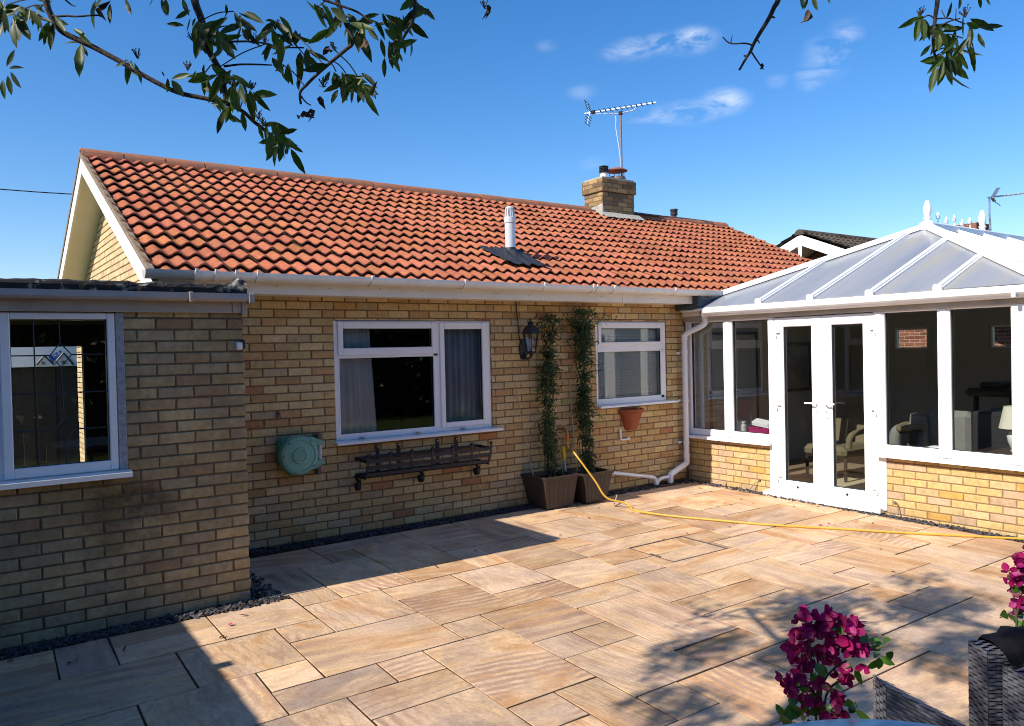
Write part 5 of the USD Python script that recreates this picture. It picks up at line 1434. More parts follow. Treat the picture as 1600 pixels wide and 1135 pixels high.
put("branch", MB().tube(smoothpath([(4.79, -0.08, 0.0), (4.82, -0.08, 0.045), (4.90, -0.085, 0.07), (4.98, -0.09, 0.07)], 4), 0.021, 12), "white_plastic", ws_)
gl = MB()
for k in range(7):
    gl.bar((4.74 + k * 0.035, -0.19, -0.004), (4.74 + k * 0.035, -0.02, -0.004), 0.012, 0.012)
window_frame(gl, (4.70, 5.02, 0.0, 0.2), lambda a, d, z: (a, z - 0.20, d - 0.012), 0.02, 0, 0.018)
put("gully_grate", gl, "black_metal", label="black drain gully grate at the foot of the downpipe", cat="drain")

tp = thing("garden_tap", "brass garden tap with orange hose connector between the two climbers", "tap")
T0 = np.array([3.335, -0.012, 0.79])
put("wall_plate", MB().cbox(T0 + (-0.02, 0.0, -0.025), T0 + (0.02, 0.010, 0.025), 0.005), "tap_brass", tp)
put("tap_body", MB().tube([T0, T0 + (0, -0.09, 0)], 0.014, 10).tube(smoothpath([T0 + (0, -0.06, 0), T0 + (0, -0.10, -0.005), T0 + (0, -0.115, -0.04), T0 + (0, -0.115, -0.06)], 4), 0.013, 10).tube([T0 + (0, -0.065, 0), T0 + (0, -0.065, 0.045)], 0.010, 10), "tap_brass", tp)
put("tap_handle", MB().bar(T0 + (-0.035, -0.065, 0.05), T0 + (0.035, -0.065, 0.05), 0.012, 0.012), "tap_brass", tp)
put("hose_connector", MB().lathe([(0.0, -0.13), (0.018, -0.13), (0.022, -0.115), (0.020, -0.085), (0.024, -0.075), (0.024, -0.055), (0.0, -0.055)], T0 + (0, -0.115, 0), 12), "connector_orange", tp)
tp2 = thing("hose_nozzle", "yellow hose spray gun hanging on a cane beside the left climber", "hose nozzle")
q = on(880, 700, "y", -0.16)
put("barrel", MB().tube([q, q + (0.008, 0, -0.13)], [0.024, 0.020], 12).tube([q + (0, 0, 0.02), q], [0.012, 0.022], 10), "tool_yellow", tp2)
put("stem", MB().tube([q + (0.008, 0, -0.13), q + (0.012, -0.01, -0.17), q + (0.02, -0.015, -0.34)], 0.009, 8), "grey_plastic", tp2)

# ------------------------------------------------------------------ yellow hose over the patio
zz = lambda x, y, d=0.0: (x, y, float(zg(x, y)) + 0.012 + d)
hp = [T0 + (0, -0.115, -0.12), T0 + (0.005, -0.13, -0.22), on(893, 703, "y", -0.33), on(905, 718, "y", -0.47), on(930, 752, "y", -0.58), on(948, 778, "y", -0.66), (3.58, -0.80, 0.03), zz(3.535, -0.95), zz(3.55, -1.15), zz(3.64, -1.42), zz(3.78, -1.70), zz(4.06, -2.22), zz(4.40, -2.67), zz(4.72, -3.11), zz(5.06, -3.52), zz(5.36, -3.88), zz(5.75, -4.4), zz(6.3, -5.1)]
put("garden_hose", MB().tube(smoothpath(hp, 8), 0.0105, 10), "hose_yellow", smooth=True, label="yellow garden hose running from the tap across the patio past the doors", cat="hose")

# ------------------------------------------------------------------ planters and climbers
def planter(name, x0, x1, yf, label, yb_, top=0.345, tx0=None, tx1=None, tyf=None):
    t = thing(name, label, "planter")
    bx0, bx1, by0, by1 = x0, x1, yf, yb_
    tx0, tx1, ty0, ty1 = tx0, tx1, tyf, yb_ + 0.05
    mb = MB()
    B = [(bx0, by0), (bx1, by0), (bx1, by1), (bx0, by1)]; T = [(tx0, ty0), (tx1, ty0), (tx1, ty1), (tx0, ty1)]
    cx, cy = (tx0 + tx1) / 2, (ty0 + ty1) / 2
    L = lambda s, z, ins=0.0: [(b[0] + (t_[0] - b[0]) * s + (cx - t_[0]) * ins / abs(cx - t_[0]), b[1] + (t_[1] - b[1]) * s + (cy - t_[1]) * ins / abs(cy - t_[1]), z) for b, t_ in zip(B, T)]
    rings = [L(0, 0.0), L(0.93, top - 0.03), L(0.93, top - 0.03, -0.010), L(1, top, -0.012), L(1, top, 0.014), L(0.9, top - 0.05, 0.016)]
    V = [p for r in rings for p in r]
    mb.add(V, [(4 * k + i, 4 * k + (i + 1) % 4, 4 * k + 4 + (i + 1) % 4, 4 * k + 4 + i) for k in range(len(rings) - 1) for i in range(4)])
    put("pot", mb, "planter_brown", t)
    # slightly proud boards on front and left faces
    for fi in (0, 3, 1):
        a, b = fi, (fi + 1) % 4
        for k in range(5):
            s0, s1 = 0.10 + k * 0.16, 0.10 + k * 0.16 + 0.15
            P = [np.array(L(h, z)[a]) * (1 - s) + np.array(L(h, z)[b]) * s for (s, h, z) in ((s0, 0.08, 0.03), (s1, 0.08, 0.03), (s1, 0.86, top - 0.05), (s0, 0.86, top - 0.05))]
            n_ = np.cross(P[1] - P[0], P[3] - P[0]); n_ /= np.linalg.norm(n_)
            put("panel", MB().poly([p + n_ * 0.0005 for p in P], n_ * 0.003), "planter_brown", t)
    s = L(0.86, top - 0.06, 0.012)
    put("soil", MB().add(s, [(0, 1, 2, 3)]), "soil", t)
    return (cx, cy, top - 0.06)


c1 = planter("planter", 2.845, 3.205, -0.36, "left dark brown slatted square planter holding the thinner climber", -0.05, tx0=2.785, tx1=3.225, tyf=-0.43)
c2 = planter("planter", 3.365, 3.655, -0.395, "right dark brown square planter half hidden behind the yellow hose", -0.08, tx0=3.285, tx1=3.70, tyf=-0.47, top=0.335)


def leafquad(base, d, n, length, width, mb, c, fold=0.25, droop=0.2, seg=2):
    d = d / np.linalg.norm(d); s = np.cross(d, n)
    if np.linalg.norm(s) < 1e-3:
        s = np.cross(d, (1.0, 0.1, 0.3))
    s /= np.linalg.norm(s); u = np.cross(s, d)
    V = [base]; prof = {2: [(0.5, 1.0)], 3: [(0.33, 0.9), (0.68, 0.85)], 4: [(0.2, 0.66), (0.45, 1.0), (0.75, 0.72)]}[seg]
    for t, w in prof:
        m = base + d * length * t - u * droop * length * t * t
        V += [m + s * width * 0.5 * w + u * fold * width * w, m, m - s * width * 0.5 * w + u * fold * width * w]
    V.append(base + d * length - u * droop * length)
    F = [(0, 1, 2), (0, 2, 3)]
    for k in range(len(prof) - 1):
        a = 1 + 3 * k
        F += [(a, a + 3, a + 4), (a, a + 4, a + 1), (a + 1, a + 4, a + 5), (a + 1, a + 5, a + 2)]
    a = 1 + 3 * (len(prof) - 1); e = len(V) - 1
    F += [(a, e, a + 1), (a + 1, e, a + 2)]
    mb.add(V, F, c)


def climber(label, cen, spine, widths, nleaf, tuft=None):
    """spine: (x, z) points up the wall; widths: half spread at each"""
    t = thing("climbing_plant", label, "climber")
    z_ = [p[1] for p in spine]; x_ = [p[0] for p in spine]
    fol = MB()
    zmin, zmax = z_[0], z_[-1]
    cnt = 0
    dens = np.array(widths) * np.array([1.0] * len(widths))
    while cnt < nleaf:
        z = rng.uniform(zmin, zmax)
        w = np.interp(z, z_, widths)
        if rng.random() > (w / max(widths)) ** 0.7 + 0.25:
            continue
        x = np.interp(z, z_, x_) + rng.uniform(-1, 1) * w * (0.55 + 0.6 * rng.random() ** 2) * (0.68 + 0.5 * math.sin(z * 17 + len(label)) * math.sin(z * 7.3)) * (1 if rng.random() > 0.14 else 2.0)
        lump = 0.5 + 0.5 * math.sin(z * 21 + x * 9 + len(label)) * math.sin(z * 13.0 + 1)
        if rng.random() > 0.18 + lump * 0.9:
            continue
        y = -0.11 + rng.normal(0, 0.045) - (0.18 if False else 0)
        y = min(y, -0.02)
        f = (z - zmin) / (zmax - zmin)
        y += (cen[1] + 0.11) * max(0, 1 - f * 3.0)
        d = np.array([rng.normal(0, 1), -abs(rng.normal(0.3, 0.6)), rng.normal(-0.35, 0.7)])
        k = rng.uniform(0.55, 1.5)
        leafquad(np.array([x, y, z]), d, np.array([rng.normal(0, .4), -1, 0.6]), rng.uniform(0.030, 0.060), rng.uniform(0.013, 0.022), fol, (k, k * rng.uniform(0.9, 1.1), k * rng.uniform(0.6, 1.1)), seg=2)
        cnt += 1
    sh = MB()
    for k in range(16):                              # stray shoots reaching out of the mass
        z = rng.uniform(zmin + 0.25, zmax - 0.02); x = np.interp(z, z_, x_); sd = rng.choice([-1, 1]); l_ = rng.uniform(0.10, 0.24)
        pth = smoothpath([(x, -0.10, z), (x + sd * l_ * 0.5, -0.13 + rng.normal(0, 0.02), z + rng.uniform(0.0, 0.08)), (x + sd * l_, -0.14 + rng.normal(0, 0.02), z + rng.uniform(-0.06, 0.12))], 5)
        sh.tube(pth, 0.0016, 4)
        for q in pth[3:]:
            kk = rng.uniform(0.9, 2.2)
            leafquad(q, rng.normal(0, 1, 3) + (sd * 0.6, -0.3, 0), np.array([0, -1, 0.5]), rng.uniform(0.025, 0.05), rng.uniform(0.010, 0.018), fol, (kk, kk, kk * 0.8), seg=2)
    put("foliage", fol, "climber_leaf", t, tone=True, kind="stuff")
    put("shoot", sh, "plant_stem", t, kind="stuff")
    st = MB()
    for k in range(5):
        pts = [(cen[0] + rng.normal(0, 0.02), cen[1] + rng.normal(0, 0.02), cen[2])]
        for (x, z), w in list(zip(spine, widths))[1:]:
            pts.append((x + rng.normal(0, w * 0.3), -0.09 + rng.normal(0, 0.025), z))
        st.tube(smoothpath(pts, 4), 0.0035, 5)
    put("stem", st, "plant_stem", t)
    return t


climber("left thinner leafy climber trained up canes beside the lantern", c1, [(3.03, 0.30), (3.06, 0.55), (3.07, 0.80), (3.08, 1.05), (3.09, 1.30), (3.10, 1.5), (3.12, 1.70), (3.14, 1.87), (3.10, 2.06)], [0.07, 0.075, 0.085, 0.12, 0.13, 0.115, 0.07, 0.16, 0.17], 2000)
climber("right denser leafy climber with bushy top beside the smaller window", c2, [(3.53, 0.29), (3.58, 0.55), (3.60, 0.80), (3.60, 1.05), (3.62, 1.30), (3.61, 1.5), (3.60, 1.68), (3.62, 1.88), (3.64, 2.05), (3.63, 2.13)], [0.06, 0.09, 0.085, 0.09, 0.10, 0.075, 0.13, 0.27, 0.27, 0.16], 3300)
# pale young shoots and small white flowers caught by the light
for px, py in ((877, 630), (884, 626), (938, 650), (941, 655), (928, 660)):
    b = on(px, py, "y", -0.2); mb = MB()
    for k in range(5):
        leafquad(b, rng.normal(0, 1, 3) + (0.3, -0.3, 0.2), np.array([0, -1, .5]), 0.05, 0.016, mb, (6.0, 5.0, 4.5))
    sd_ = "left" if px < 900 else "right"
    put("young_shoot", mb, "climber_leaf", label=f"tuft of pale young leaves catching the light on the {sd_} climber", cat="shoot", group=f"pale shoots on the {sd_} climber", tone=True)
for (xa, xb, z1_, y1), clab in zip(((2.80, 2.70, 1.35, -0.03), (3.02, 3.10, 1.2, -0.06), (3.20, 3.22, 1.05, -0.05), (3.40, 3.45, 1.30, -0.05), (3.63, 3.70, 1.2, -0.06)),
                                   ("tall bamboo cane leaning left from the left planter, under the lantern", "bamboo cane hidden among the leaves of the left climber", "short bamboo cane at the right rim of the left planter, by the hose nozzle",
                                    "tall bamboo cane at the left rim of the right planter, beside the tap", "bamboo cane hidden among the leaves of the right climber")):
    put("garden_cane", MB().tube([(xa, -0.22, 0.26), (xb, y1, z1_)], 0.0045, 6), "bamboo", label=clab, cat="cane", group="canes in the two planters")

# ------------------------------------------------------------------ furniture seen through the conservatory glass
lp = thing("table_lamp", "table lamp with cream shade and pale ceramic base behind the right-hand conservatory pane", "lamp")
lc = (6.02, -3.60, 0)
put("lamp_shade", MB().lathe([(0.150, 0.832), (0.105, 1.045)], lc, 28).lathe([(0.148, 0.834), (0.103, 1.043)], lc, 28), "lampshade", lp)
put("lamp_base", MB().lathe([(0.0, 0.60), (0.05, 0.60), (0.055, 0.62), (0.045, 0.63), (0.075, 0.70), (0.085, 0.76), (0.06, 0.80), (0.018, 0.815), (0.018, 0.86), (0.0, 0.86)], lc, 20), "ceramic", lp, smooth=True)
st = thing("side_table", "low dark side table under the lamp inside the conservatory", "table")
put("table_top", MB().cbox((5.80, -3.92, 0.565), (6.28, -3.25, 0.60), 0.006), "dark_wood", st)
for x in (5.83, 6.22):
    for y in (-3.89, -3.29):
        put("leg", MB().cbox((x, y, 0.02), (x + 0.035, y + 0.035, 0.565), 0.004), "dark_wood", st)
bk = thing("magenta_basket", "magenta woven basket filled with white papers on the conservatory windowsill", "basket")
bm = MB()
for k in range(8):
    z = 0.605 + k * 0.012
    window_frame(bm, (-1.16, -0.85, 5.555, 5.715), lambda a, d, z_, z=z: (z_, a, z + d), 0.012, 0.0, 0.009 if k % 2 else 0.008)
put("weave", bm, "basket_pink", bk)
put("basket_floor", MB().box((5.56, -1.155, 0.604), (5.71, -0.855, 0.61)), "basket_pink", bk)
for k in range(4):
    z = 0.70 + 0.012 * k
    put("sheet", MB().poly([(5.56, -1.15 + 0.01 * k, z), (5.71, -1.16, z + 0.02), (5.71, -0.93 + 0.02 * k, z + 0.055), (5.57, -0.90, z + 0.025)], (0, 0, 0.006)), "paper", bk)
put("jar", MB().lathe([(0.0, 0.601), (0.050, 0.601), (0.060, 0.625), (0.062, 0.70), (0.052, 0.725), (0.055, 0.735), (0.055, 0.755), (0.0, 0.762)], (5.63, -0.70, 0), 20), "ceramic", smooth=False, label="round white lidded jar on the conservatory sill beside the magenta basket", cat="jar")
ac = thing("armchair", "grey upholstered armchair inside, behind the pane right of the doors", "armchair")
put("backrest", MB().cbox((6.55, -2.95, 0.35), (6.72, -2.45, 0.92), 0.06), "upholstery", ac)
put("backrest", MB().poly([(6.40, -2.33, 0.40), (6.40, -2.53, 0.40), (6.42, -2.50, 0.84), (6.44, -2.36, 0.875)], (0.12, 0.0, 0.01)), "upholstery", ac)
put("armrest", MB().tube(smoothpath([(6.30, -2.28, 0.30), (6.28, -2.27, 0.60), (6.33, -2.28, 0.70), (6.55, -2.30, 0.70)], 4), 0.06, 12), "upholstery", ac)
put("seat", MB().cbox((6.10, -2.95, 0.12), (6.60, -2.35, 0.42), 0.05), "upholstery", ac)
pp = thing("paper_pile", "loose pale papers and a cloth lying on the inner sill under the armchair", "papers")
for k in range(6):
    y = -2.78 - 0.06 * k; z = 0.604 + 0.006 * (k % 3)
    put("sheet", MB().poly([(5.56, y, z), (5.70, y - 0.02, z), (5.69, y - 0.13, z + 0.02 * (k % 2)), (5.57, y - 0.11, z + 0.012)], (0, 0, 0.006)), "paper", pp)
put("cloth", MB().lathe([(0.0, 0.655), (0.05, 0.645), (0.07, 0.62), (0.08, 0.604)], (5.63, -3.03, 0), 9, sy=1.2), "paper", pp)
cc = thing("cream_chair", "cream armchair with wooden frame half visible through the left door", "armchair")
put("backrest", MB().poly([(6.9, -1.10, 0.45), (6.9, -1.60, 0.42), (7.05, -1.62, 1.02), (7.05, -1.14, 1.05)], (0.1, 0, 0.02)), "cream_cloth", cc)
put("seat", MB().cbox((6.3, -1.65, 0.30), (6.95, -1.08, 0.45), 0.05), "cream_cloth", cc)
put("armrest", MB().tube(smoothpath([(6.95, -1.72, 0.62), (6.6, -1.76, 0.64), (6.3, -1.74, 0.60), (6.25, -1.73, 0.45)], 4), 0.035, 10), "cream_cloth", cc)
for y in (-1.63, -1.12):
    put("leg", MB().tube([(6.35, y, 0.02), (6.35, y, 0.32)], 0.02, 8).tube([(6.9, y, 0.02), (6.9, y, 0.32)], 0.02, 8), "dark_wood", cc)
vs = thing("floor_vase", "cream curled ornament and pot on the floor behind the right door", "vase")
put("pot", MB().lathe([(0.0, 0.02), (0.09, 0.02), (0.12, 0.12), (0.08, 0.22), (0.06, 0.27), (0.085, 0.34), (0.05, 0.40), (0.0, 0.42)], (5.95, -2.42, 0), 18), "cream_cloth", vs, smooth=True)
put("ring", MB().tube([(6.35 + 0.13 * math.cos(a), -2.42 + 0.13 * math.sin(a), 0.74 + 0.02 * math.sin(2 * a)) for a in np.linspace(0, 6.28, 22)], 0.03, 8), "cream_cloth", vs)
put("ring_stand", MB().lathe([(0.10, 0.02), (0.03, 0.05), (0.03, 0.68), (0.10, 0.72)], (6.35, -2.42, 0), 12), "dark_wood", vs)
put("floor_rug", MB().cbox((5.80, -2.55, 0.021), (7.6, -1.35, 0.034), 0.004), "rug", label="pale woven rug on the conservatory floor behind the doors", cat="rug")
pf = thing("hanging_picture", "large dark-framed picture on the pale wall inside the left conservatory pane", "picture")
PICF = lambda a, d, z: (a, -0.017 - d, z)
mb = MB(); window_frame(mb, (5.86, 6.86, 0.42, 1.86), PICF, 0.035, 0.0, 0.025); put("frame", mb, "dark_wood", pf)
put("print", MB().box((5.89, -0.026, 0.45), (6.83, -0.020, 1.83)), "cons_plaster", pf)
pf2 = thing("hanging_picture", "smaller black-framed picture deeper inside, behind the second pane from the left", "picture")
mb = MB(); window_frame(mb, (7.1, 8.1, 1.0, 1.7), PICF, 0.04, 0.0, 0.025); put("frame", mb, "dark_wood", pf2)
put("print", MB().box((7.13, -0.026, 1.03), (8.07, -0.020, 1.67)), "picture_print", pf2)
dk = thing("dark_desk", "dark cabinet with boxes on it against the inner wall of the conservatory", "cabinet")
put("body", MB().cbox((8.55, -3.8, 0.02), (9.15, -2.9, 1.15), 0.01), "dark_wood", dk)
put("box", MB().cbox((8.6, -3.9, 1.15), (9.1, -3.5, 1.3), 0.01), "black_plastic", dk)
sfa = thing("dark_recliner", "dark exercise seat standing behind the grey armchair inside", "chair")
put("seat", MB().cbox((7.5, -2.95, 1.02), (7.9, -2.45, 1.12), 0.04).cbox((7.52, -2.85, 1.12), (7.85, -2.6, 1.19), 0.03), "black_plastic", sfa)
put("post", MB().tube([(7.7, -2.48, 0.02), (7.7, -2.5, 1.03)], 0.03, 8).tube([(7.7, -2.9, 0.02), (7.7, -2.88, 1.03)], 0.025, 8), "black_metal", sfa)
kb = thing("black_crate", "black slatted crate with glossy bags by the lamp inside the conservatory", "crate")
put("crate", MB().cbox((6.3, -3.6, 0.35), (6.9, -3.05, 0.95), 0.03), "black_plastic", kb)
put("stand", MB().cbox((6.35, -3.55, 0.02), (6.85, -3.1, 0.35), 0.01), "dark_wood", kb)

# ------------------------------------------------------------------ overhanging tree
tree = thing("overhanging_tree", "tree with long narrow leaves whose branches hang into the top of the view", "tree")
bark = MB()
TB = np.array([-4.55, -5.35, -0.15])
bark.tube(smoothpath([TB, TB + (0.05, 0.05, 0.9), TB + (0.0, 0.10, 1.8), TB + (0.10, 0.05, 2.6)], 5), np.linspace(0.13, 0.085, 16), 10)
put("trunk", bark, "tree_bark", tree, smooth=True)
FORK = TB + (0.10, 0.05, 2.55)
limbs = MB()


def limb(pts, r0, r1):
    p = smoothpath(pts, 6); limbs.tube(p, np.linspace(r0, r1, len(p)), 8); return p


LEAFPTS = []
br = thing_br = None
P3 = lambda l, d0, d1: [at(x, y, d0 + (d1 - d0) * i / max(1, len(l) - 1)) for i, (x, y) in enumerate(l)]
A_ = P3([(66, -60), (72, 0), (80, 25), (95, 48), (125, 64), (150, 76), (187, 96), (212, 111), (250, 132), (282, 146), (325, 155), (355, 163), (380, 175), (395, 189), (409, 200), (430, 217), (440, 224)], 2.75, 2.95)
B_ = P3([(296, -60), (304, 0), (315, 32), (322, 70), (335, 95), (347, 118), (352, 150), (355, 163)], 2.85, 2.88)
C_ = P3([(515, -60), (527, 0), (537, 28), (545, 48), (551, 67), (540, 78), (520, 95), (497, 115), (480, 132), (469, 145), (470, 163)], 2.7, 2.75)
D_ = P3([(640, -50), (648, 0), (645, 32), (630, 60), (610, 95)], 2.7, 2.75)
E_ = P3([(1470, -60), (1465, 0), (1461, 30), (1458, 66), (1462, 97)], 2.5, 2.55)
F_ = P3([(1226, -40), (1216, 0), (1210, 11), (1202, 28), (1188, 51), (1177, 70), (1173, 80), (1166, 91), (1155, 110)], 2.4, 2.5)
limb([FORK, (-3.9, -5.0, 3.0), (-3.0, -4.6, 3.35), A_[0]], 0.055, 0.016)
limb([(-3.0, -4.6, 3.35), (-2.2, -4.5, 3.35), B_[0]], 0.03, 0.016)
limb([FORK, (-3.8, -5.5, 3.1), (-2.6, -5.4, 3.5), (-1.6, -5.2, 3.45), C_[0]], 0.05, 0.014)
limb([(-1.6, -5.2, 3.45), D_[0] + (-.2, 0, .15), D_[0]], 0.02, 0.010)
limb([(-2.6, -5.4, 3.5), (-1.4, -6.0, 3.6), (-0.5, -6.1, 3.3), E_[0]], 0.03, 0.012)
limb([(-1.4, -6.0, 3.6), (-0.9, -5.8, 3.2), F_[0]], 0.02, 0.011)
limb([FORK, (-4.9, -5.6, 3.4), (-5.2, -5.8, 4.2)], 0.05, 0.02)
limb([FORK, (-3.7, -5.6, 3.6), (-2.9, -5.5, 4.4), (-2.2, -5.2, 4.9)], 0.05, 0.02)
for p, r0, r1 in ((A_, 0.0115, 0.006), (B_, 0.016, 0.008), (C_, 0.009, 0.0045), (D_, 0.008, 0.004), (E_, 0.0085, 0.004), (F_, 0.0085, 0.0035)):
    limb(p, r0, r1)
for l, d, r in (([(82, 25), (88, 26), (105, 25), (120, 26), (150, 24), (158, 26)], 2.75, 0.0045), ([(102, 0), (112, 8), (118, 10)], 2.8, 0.003), ([(338, 68), (350, 66), (380, 65), (400, 66), (418, 69), (440, 74), (475, 75)], 2.85, 0.0045), ([(350, 104), (375, 101), (400, 101), (425, 102)], 2.87, 0.0045),
                ([(505, 0), (535, 10), (560, 20), (580, 35)], 2.7, 0.005), ([(1176, 71), (1164, 68), (1141, 68), (1129, 58)], 2.45, 0.003), ([(1142, 67), (1144, 55)], 2.45, 0.002), ([(1173, 80), (1181, 92), (1188, 102), (1193, 109)], 2.45, 0.003), ([(1184, 63), (1187, 68)], 2.45, 0.0025),
                ([(1470, 40), (1485, 33), (1500, 29)], 2.52, 0.003), ([(1478, 30), (1471, 16)], 2.5, 0.002), ([(1493, 30), (1494, 14)], 2.5, 0.002), ([(470, 150), (478, 160), (486, 165)], 2.75, 0.003), ([(1190, 100), (1192, 104), (1188, 108)], 2.45, 0.004), ([(1204, 26), (1211, 28)], 2.45, .004), ([(1166, 88), (1162, 87)], 2.47, .004)):
    limb([at(x, y, d) for x, y in l], r, r * 0.6)
put("limb", limbs, "tree_bark", tree, smooth=True)

BRPX = [(*pix(q)[:2], q) for l in (A_, B_, C_, D_, E_) for p in [smoothpath(l, 4)] for q in p]
leaf_parts = 0


def tleaf(px0, px1, d, wid=None, k=None, mat="tree_leaf", tiltd=None):
    """a single leaf from stalk pixel to tip pixel at depth d"""
    global leaf_parts
    a = at(*px0, d); b = at(*px1, d + (tiltd if tiltd is not None else rng.normal(0, 0.012)))
    L_ = np.linalg.norm(b - a)
    n = -CF + rng.normal(0, 0.42, 3)
    mb = MB(); k = k or rng.uniform(0.45, 1.25)
    leafquad(a, b - a, n, L_, wid or L_ * rng.uniform(0.25, 0.34), mb, (k, k * rng.uniform(0.92, 1.08), k * rng.uniform(0.7, 1.1)), fold=rng.uniform(0.1, 0.35), droop=rng.normal(0.0, 0.22), seg=4)
    if leaf_parts < 300:
        put("leaf", mb, mat, tree, smooth=True, tone=True); leaf_parts += 1
    else:
        FOL.add(*mb.data())


FOL = MB()
for a, b in (((127, 68), (127, 124)), ((122, 68), (100, 65)), ((128, 70), (138, 90)), ((122, 52), (146, 72)), ((115, 45), (136, 60)), ((150, 0), (136, 40)), ((158, -2), (147, 22)), ((172, 5), (175, 40)), ((195, -2), (209, 26)), ((268, 123), (301, 118)), ((268, 125), (291, 158)), ((262, 122), (262, 146)), ((257, 120), (254, 112)),
             ((240, -4), (236, 12)), ((258, -3), (266, 27)), ((252, -2), (261, 26)), ((285, -2), (299, 27)), ((288, 40), (259, 37)), ((311, 55), (306, 94)), ((323, 55), (333, 85)), ((375, 30), (402, 52)), ((372, 20), (401, 30)), ((316, 128), (329, 147)), ((335, 147), (350, 175)), ((360, 165), (352, 192)), ((378, 175), (384, 206)),
             ((395, 143), (424, 174)), ((390, 140), (400, 175)), ((425, 90), (444, 122)), ((516, 45), (482, 69)), ((595, 60), (602, 92)), ((612, 85), (625, 113)), ((601, 90), (602, 121)), ((640, 62), (650, 85)), ((662, 12), (680, 32)), ((650, 5), (664, 26)), ((570, 140), (586, 180)), ((565, 136), (560, 167)), ((553, 138), (546, 160)), ((528, 140), (518, 164)),
             ((467, 142), (467, 117)), ((425, 193), (452, 206)), ((430, 224), (415, 252)), ((436, 226), (424, 260)), ((441, 228), (433, 257)), ((452, 226), (474, 238)), ((454, 232), (477, 273)), ((447, 230), (448, 244)), ((435, 224), (420, 232)), ((1435, 26), (1408, 45)), ((1455, 70), (1434, 90)), ((1465, 103), (1453, 147)), ((1478, 106), (1489, 153)),
             ((1470, 102), (1469, 118)), ((1478, 30), (1490, 2)), ((1530, 43), (1564, 47)), ((1528, 52), (1533, 80)), ((1516, 88), (1524, 112)), ((1500, -4), (1499, 15)), ((1529, -6), (1532, 14)), ((1541, -5), (1543, 10)), ((1462, 92), (1441, 99)), ((1500, 90), (1512, 110)), ((1253, -8), (1250, 18)), ((1262, -6), (1255, 16)), ((1270, -6), (1275, 20)), ((1293, -6), (1294, 4)),
             ((5, 125), (5, 154)), ((12, 118), (20, 150)), ((16, 112), (31, 138)), ((10, 105), (28, 82)), ((14, 108), (36, 104)), ((20, 30), (36, 70)), ((26, 28), (47, 72)), ((12, 30), (10, 55)), ((22, 35), (18, 70)), ((8, 30), (3, 75)), ((33, 22), (45, 55)), ((85, 25), (105, 52)), ((60, 28), (85, 40)), ((1128 - 700, 52), (460, 70))):
    tleaf(a, b, (2.75 if a[0] < 700 else 2.5) + rng.normal(0, 0.04))
for x, y, n_, sp in ((10, 8, 9, 22), (30, 18, 8, 18), (62, 15, 6, 18), (75, 35, 4, 12), (200, 96, 4, 8), (312, 30, 6, 18), (332, 45, 9, 22), (365, 18, 7, 18), (382, 40, 5, 14), (345, 66, 4, 10), (322, 112, 6, 12), (352, 112, 6, 12), (368, 130, 8, 15), (345, 155, 5, 12), (360, 168, 5, 12), (385, 150, 5, 12),
                     (432, 40, 8, 18), (458, 52, 7, 16), (480, 78, 5, 12), (440, 100, 4, 10), (418, 68, 4, 10), (500, 8, 6, 14), (528, 20, 6, 16), (548, 35, 6, 14), (567, 40, 5, 12), (600, 30, 8, 18), (615, 65, 6, 14), (640, 30, 7, 16), (655, 8, 5, 12), (525, 112, 8, 14), (545, 122, 9, 16), (562, 125, 6, 14),
                     (415, 194, 3, 7), (432, 207, 5, 9), (442, 222, 6, 10), (1478, 55, 10, 18), (1492, 78, 9, 16), (1508, 38, 4, 10), (1462, 45, 4, 9), (1475, 90, 5, 12), (1505, 60, 5, 10), (1442, 28, 3, 7)):
    d = 2.8 if x < 700 else 2.52
    near = min((q for q in BRPX), key=lambda q: (q[0] - x) ** 2 + (q[1] - y) ** 2)
    put("twig", MB().tube(smoothpath([near[2], near[2] * 0.5 + at(x, y, d) * 0.5 + (0, 0, 0.01), at(x, y, d)], 3), 0.0022, 5), "tree_bark", tree)
    for _ in range(int(n_ * 1.35)):
        a = np.array([x + rng.normal(0, sp * 0.5), y + rng.normal(0, sp * 0.45)])
        ang = rng.normal(math.pi / 2, 0.75); L_ = rng.uniform(14, 46)
        tleaf(a, a + L_ * np.array([math.cos(ang), math.sin(ang)]), d + rng.normal(0, 0.08))
# dried curled leaves and brown bud clusters hanging on
for x, y in ((515, 72), (522, 66), (568, 60), (470, 178), (485, 170), (500, 150), (1267, 20), (760, 8), (155, 12), (1440, 30), (583, 148)):
    mb = MB()
    for _ in range(2):
        leafquad(at(x, y, 2.6), rng.normal(0, 1, 3) + (0, 0, -0.8), rng.normal(0, 1, 3), 0.036, 0.020, mb, (1, 1, 1), fold=0.7, droop=0.9, seg=3)
    put("dried_leaf", mb, "dead_leaf", tree, smooth=True)
for x, y in ((214, 83), (293, 102), (300, 55), (392, 132), (397, 60), (430, 38), (404, 178), (410, 186), (545, 36), (505, 128), (757, 4), (1508, 18), (1436, 18), (413, 60)):
    mb = MB(); c = at(x, y, 2.78 if x < 700 else 2.5)
    for _ in range(14):
        q = c + rng.normal(0, 0.008, 3); mb.tube([c + (0, 0, -0.02), q], 0.0012, 4, cap=False); mb.lathe([(0.0, -0.003), (0.0028, 0.0), (0.0, 0.003)], q, 5)
    put("bud_cluster", mb, "tree_bark", tree)
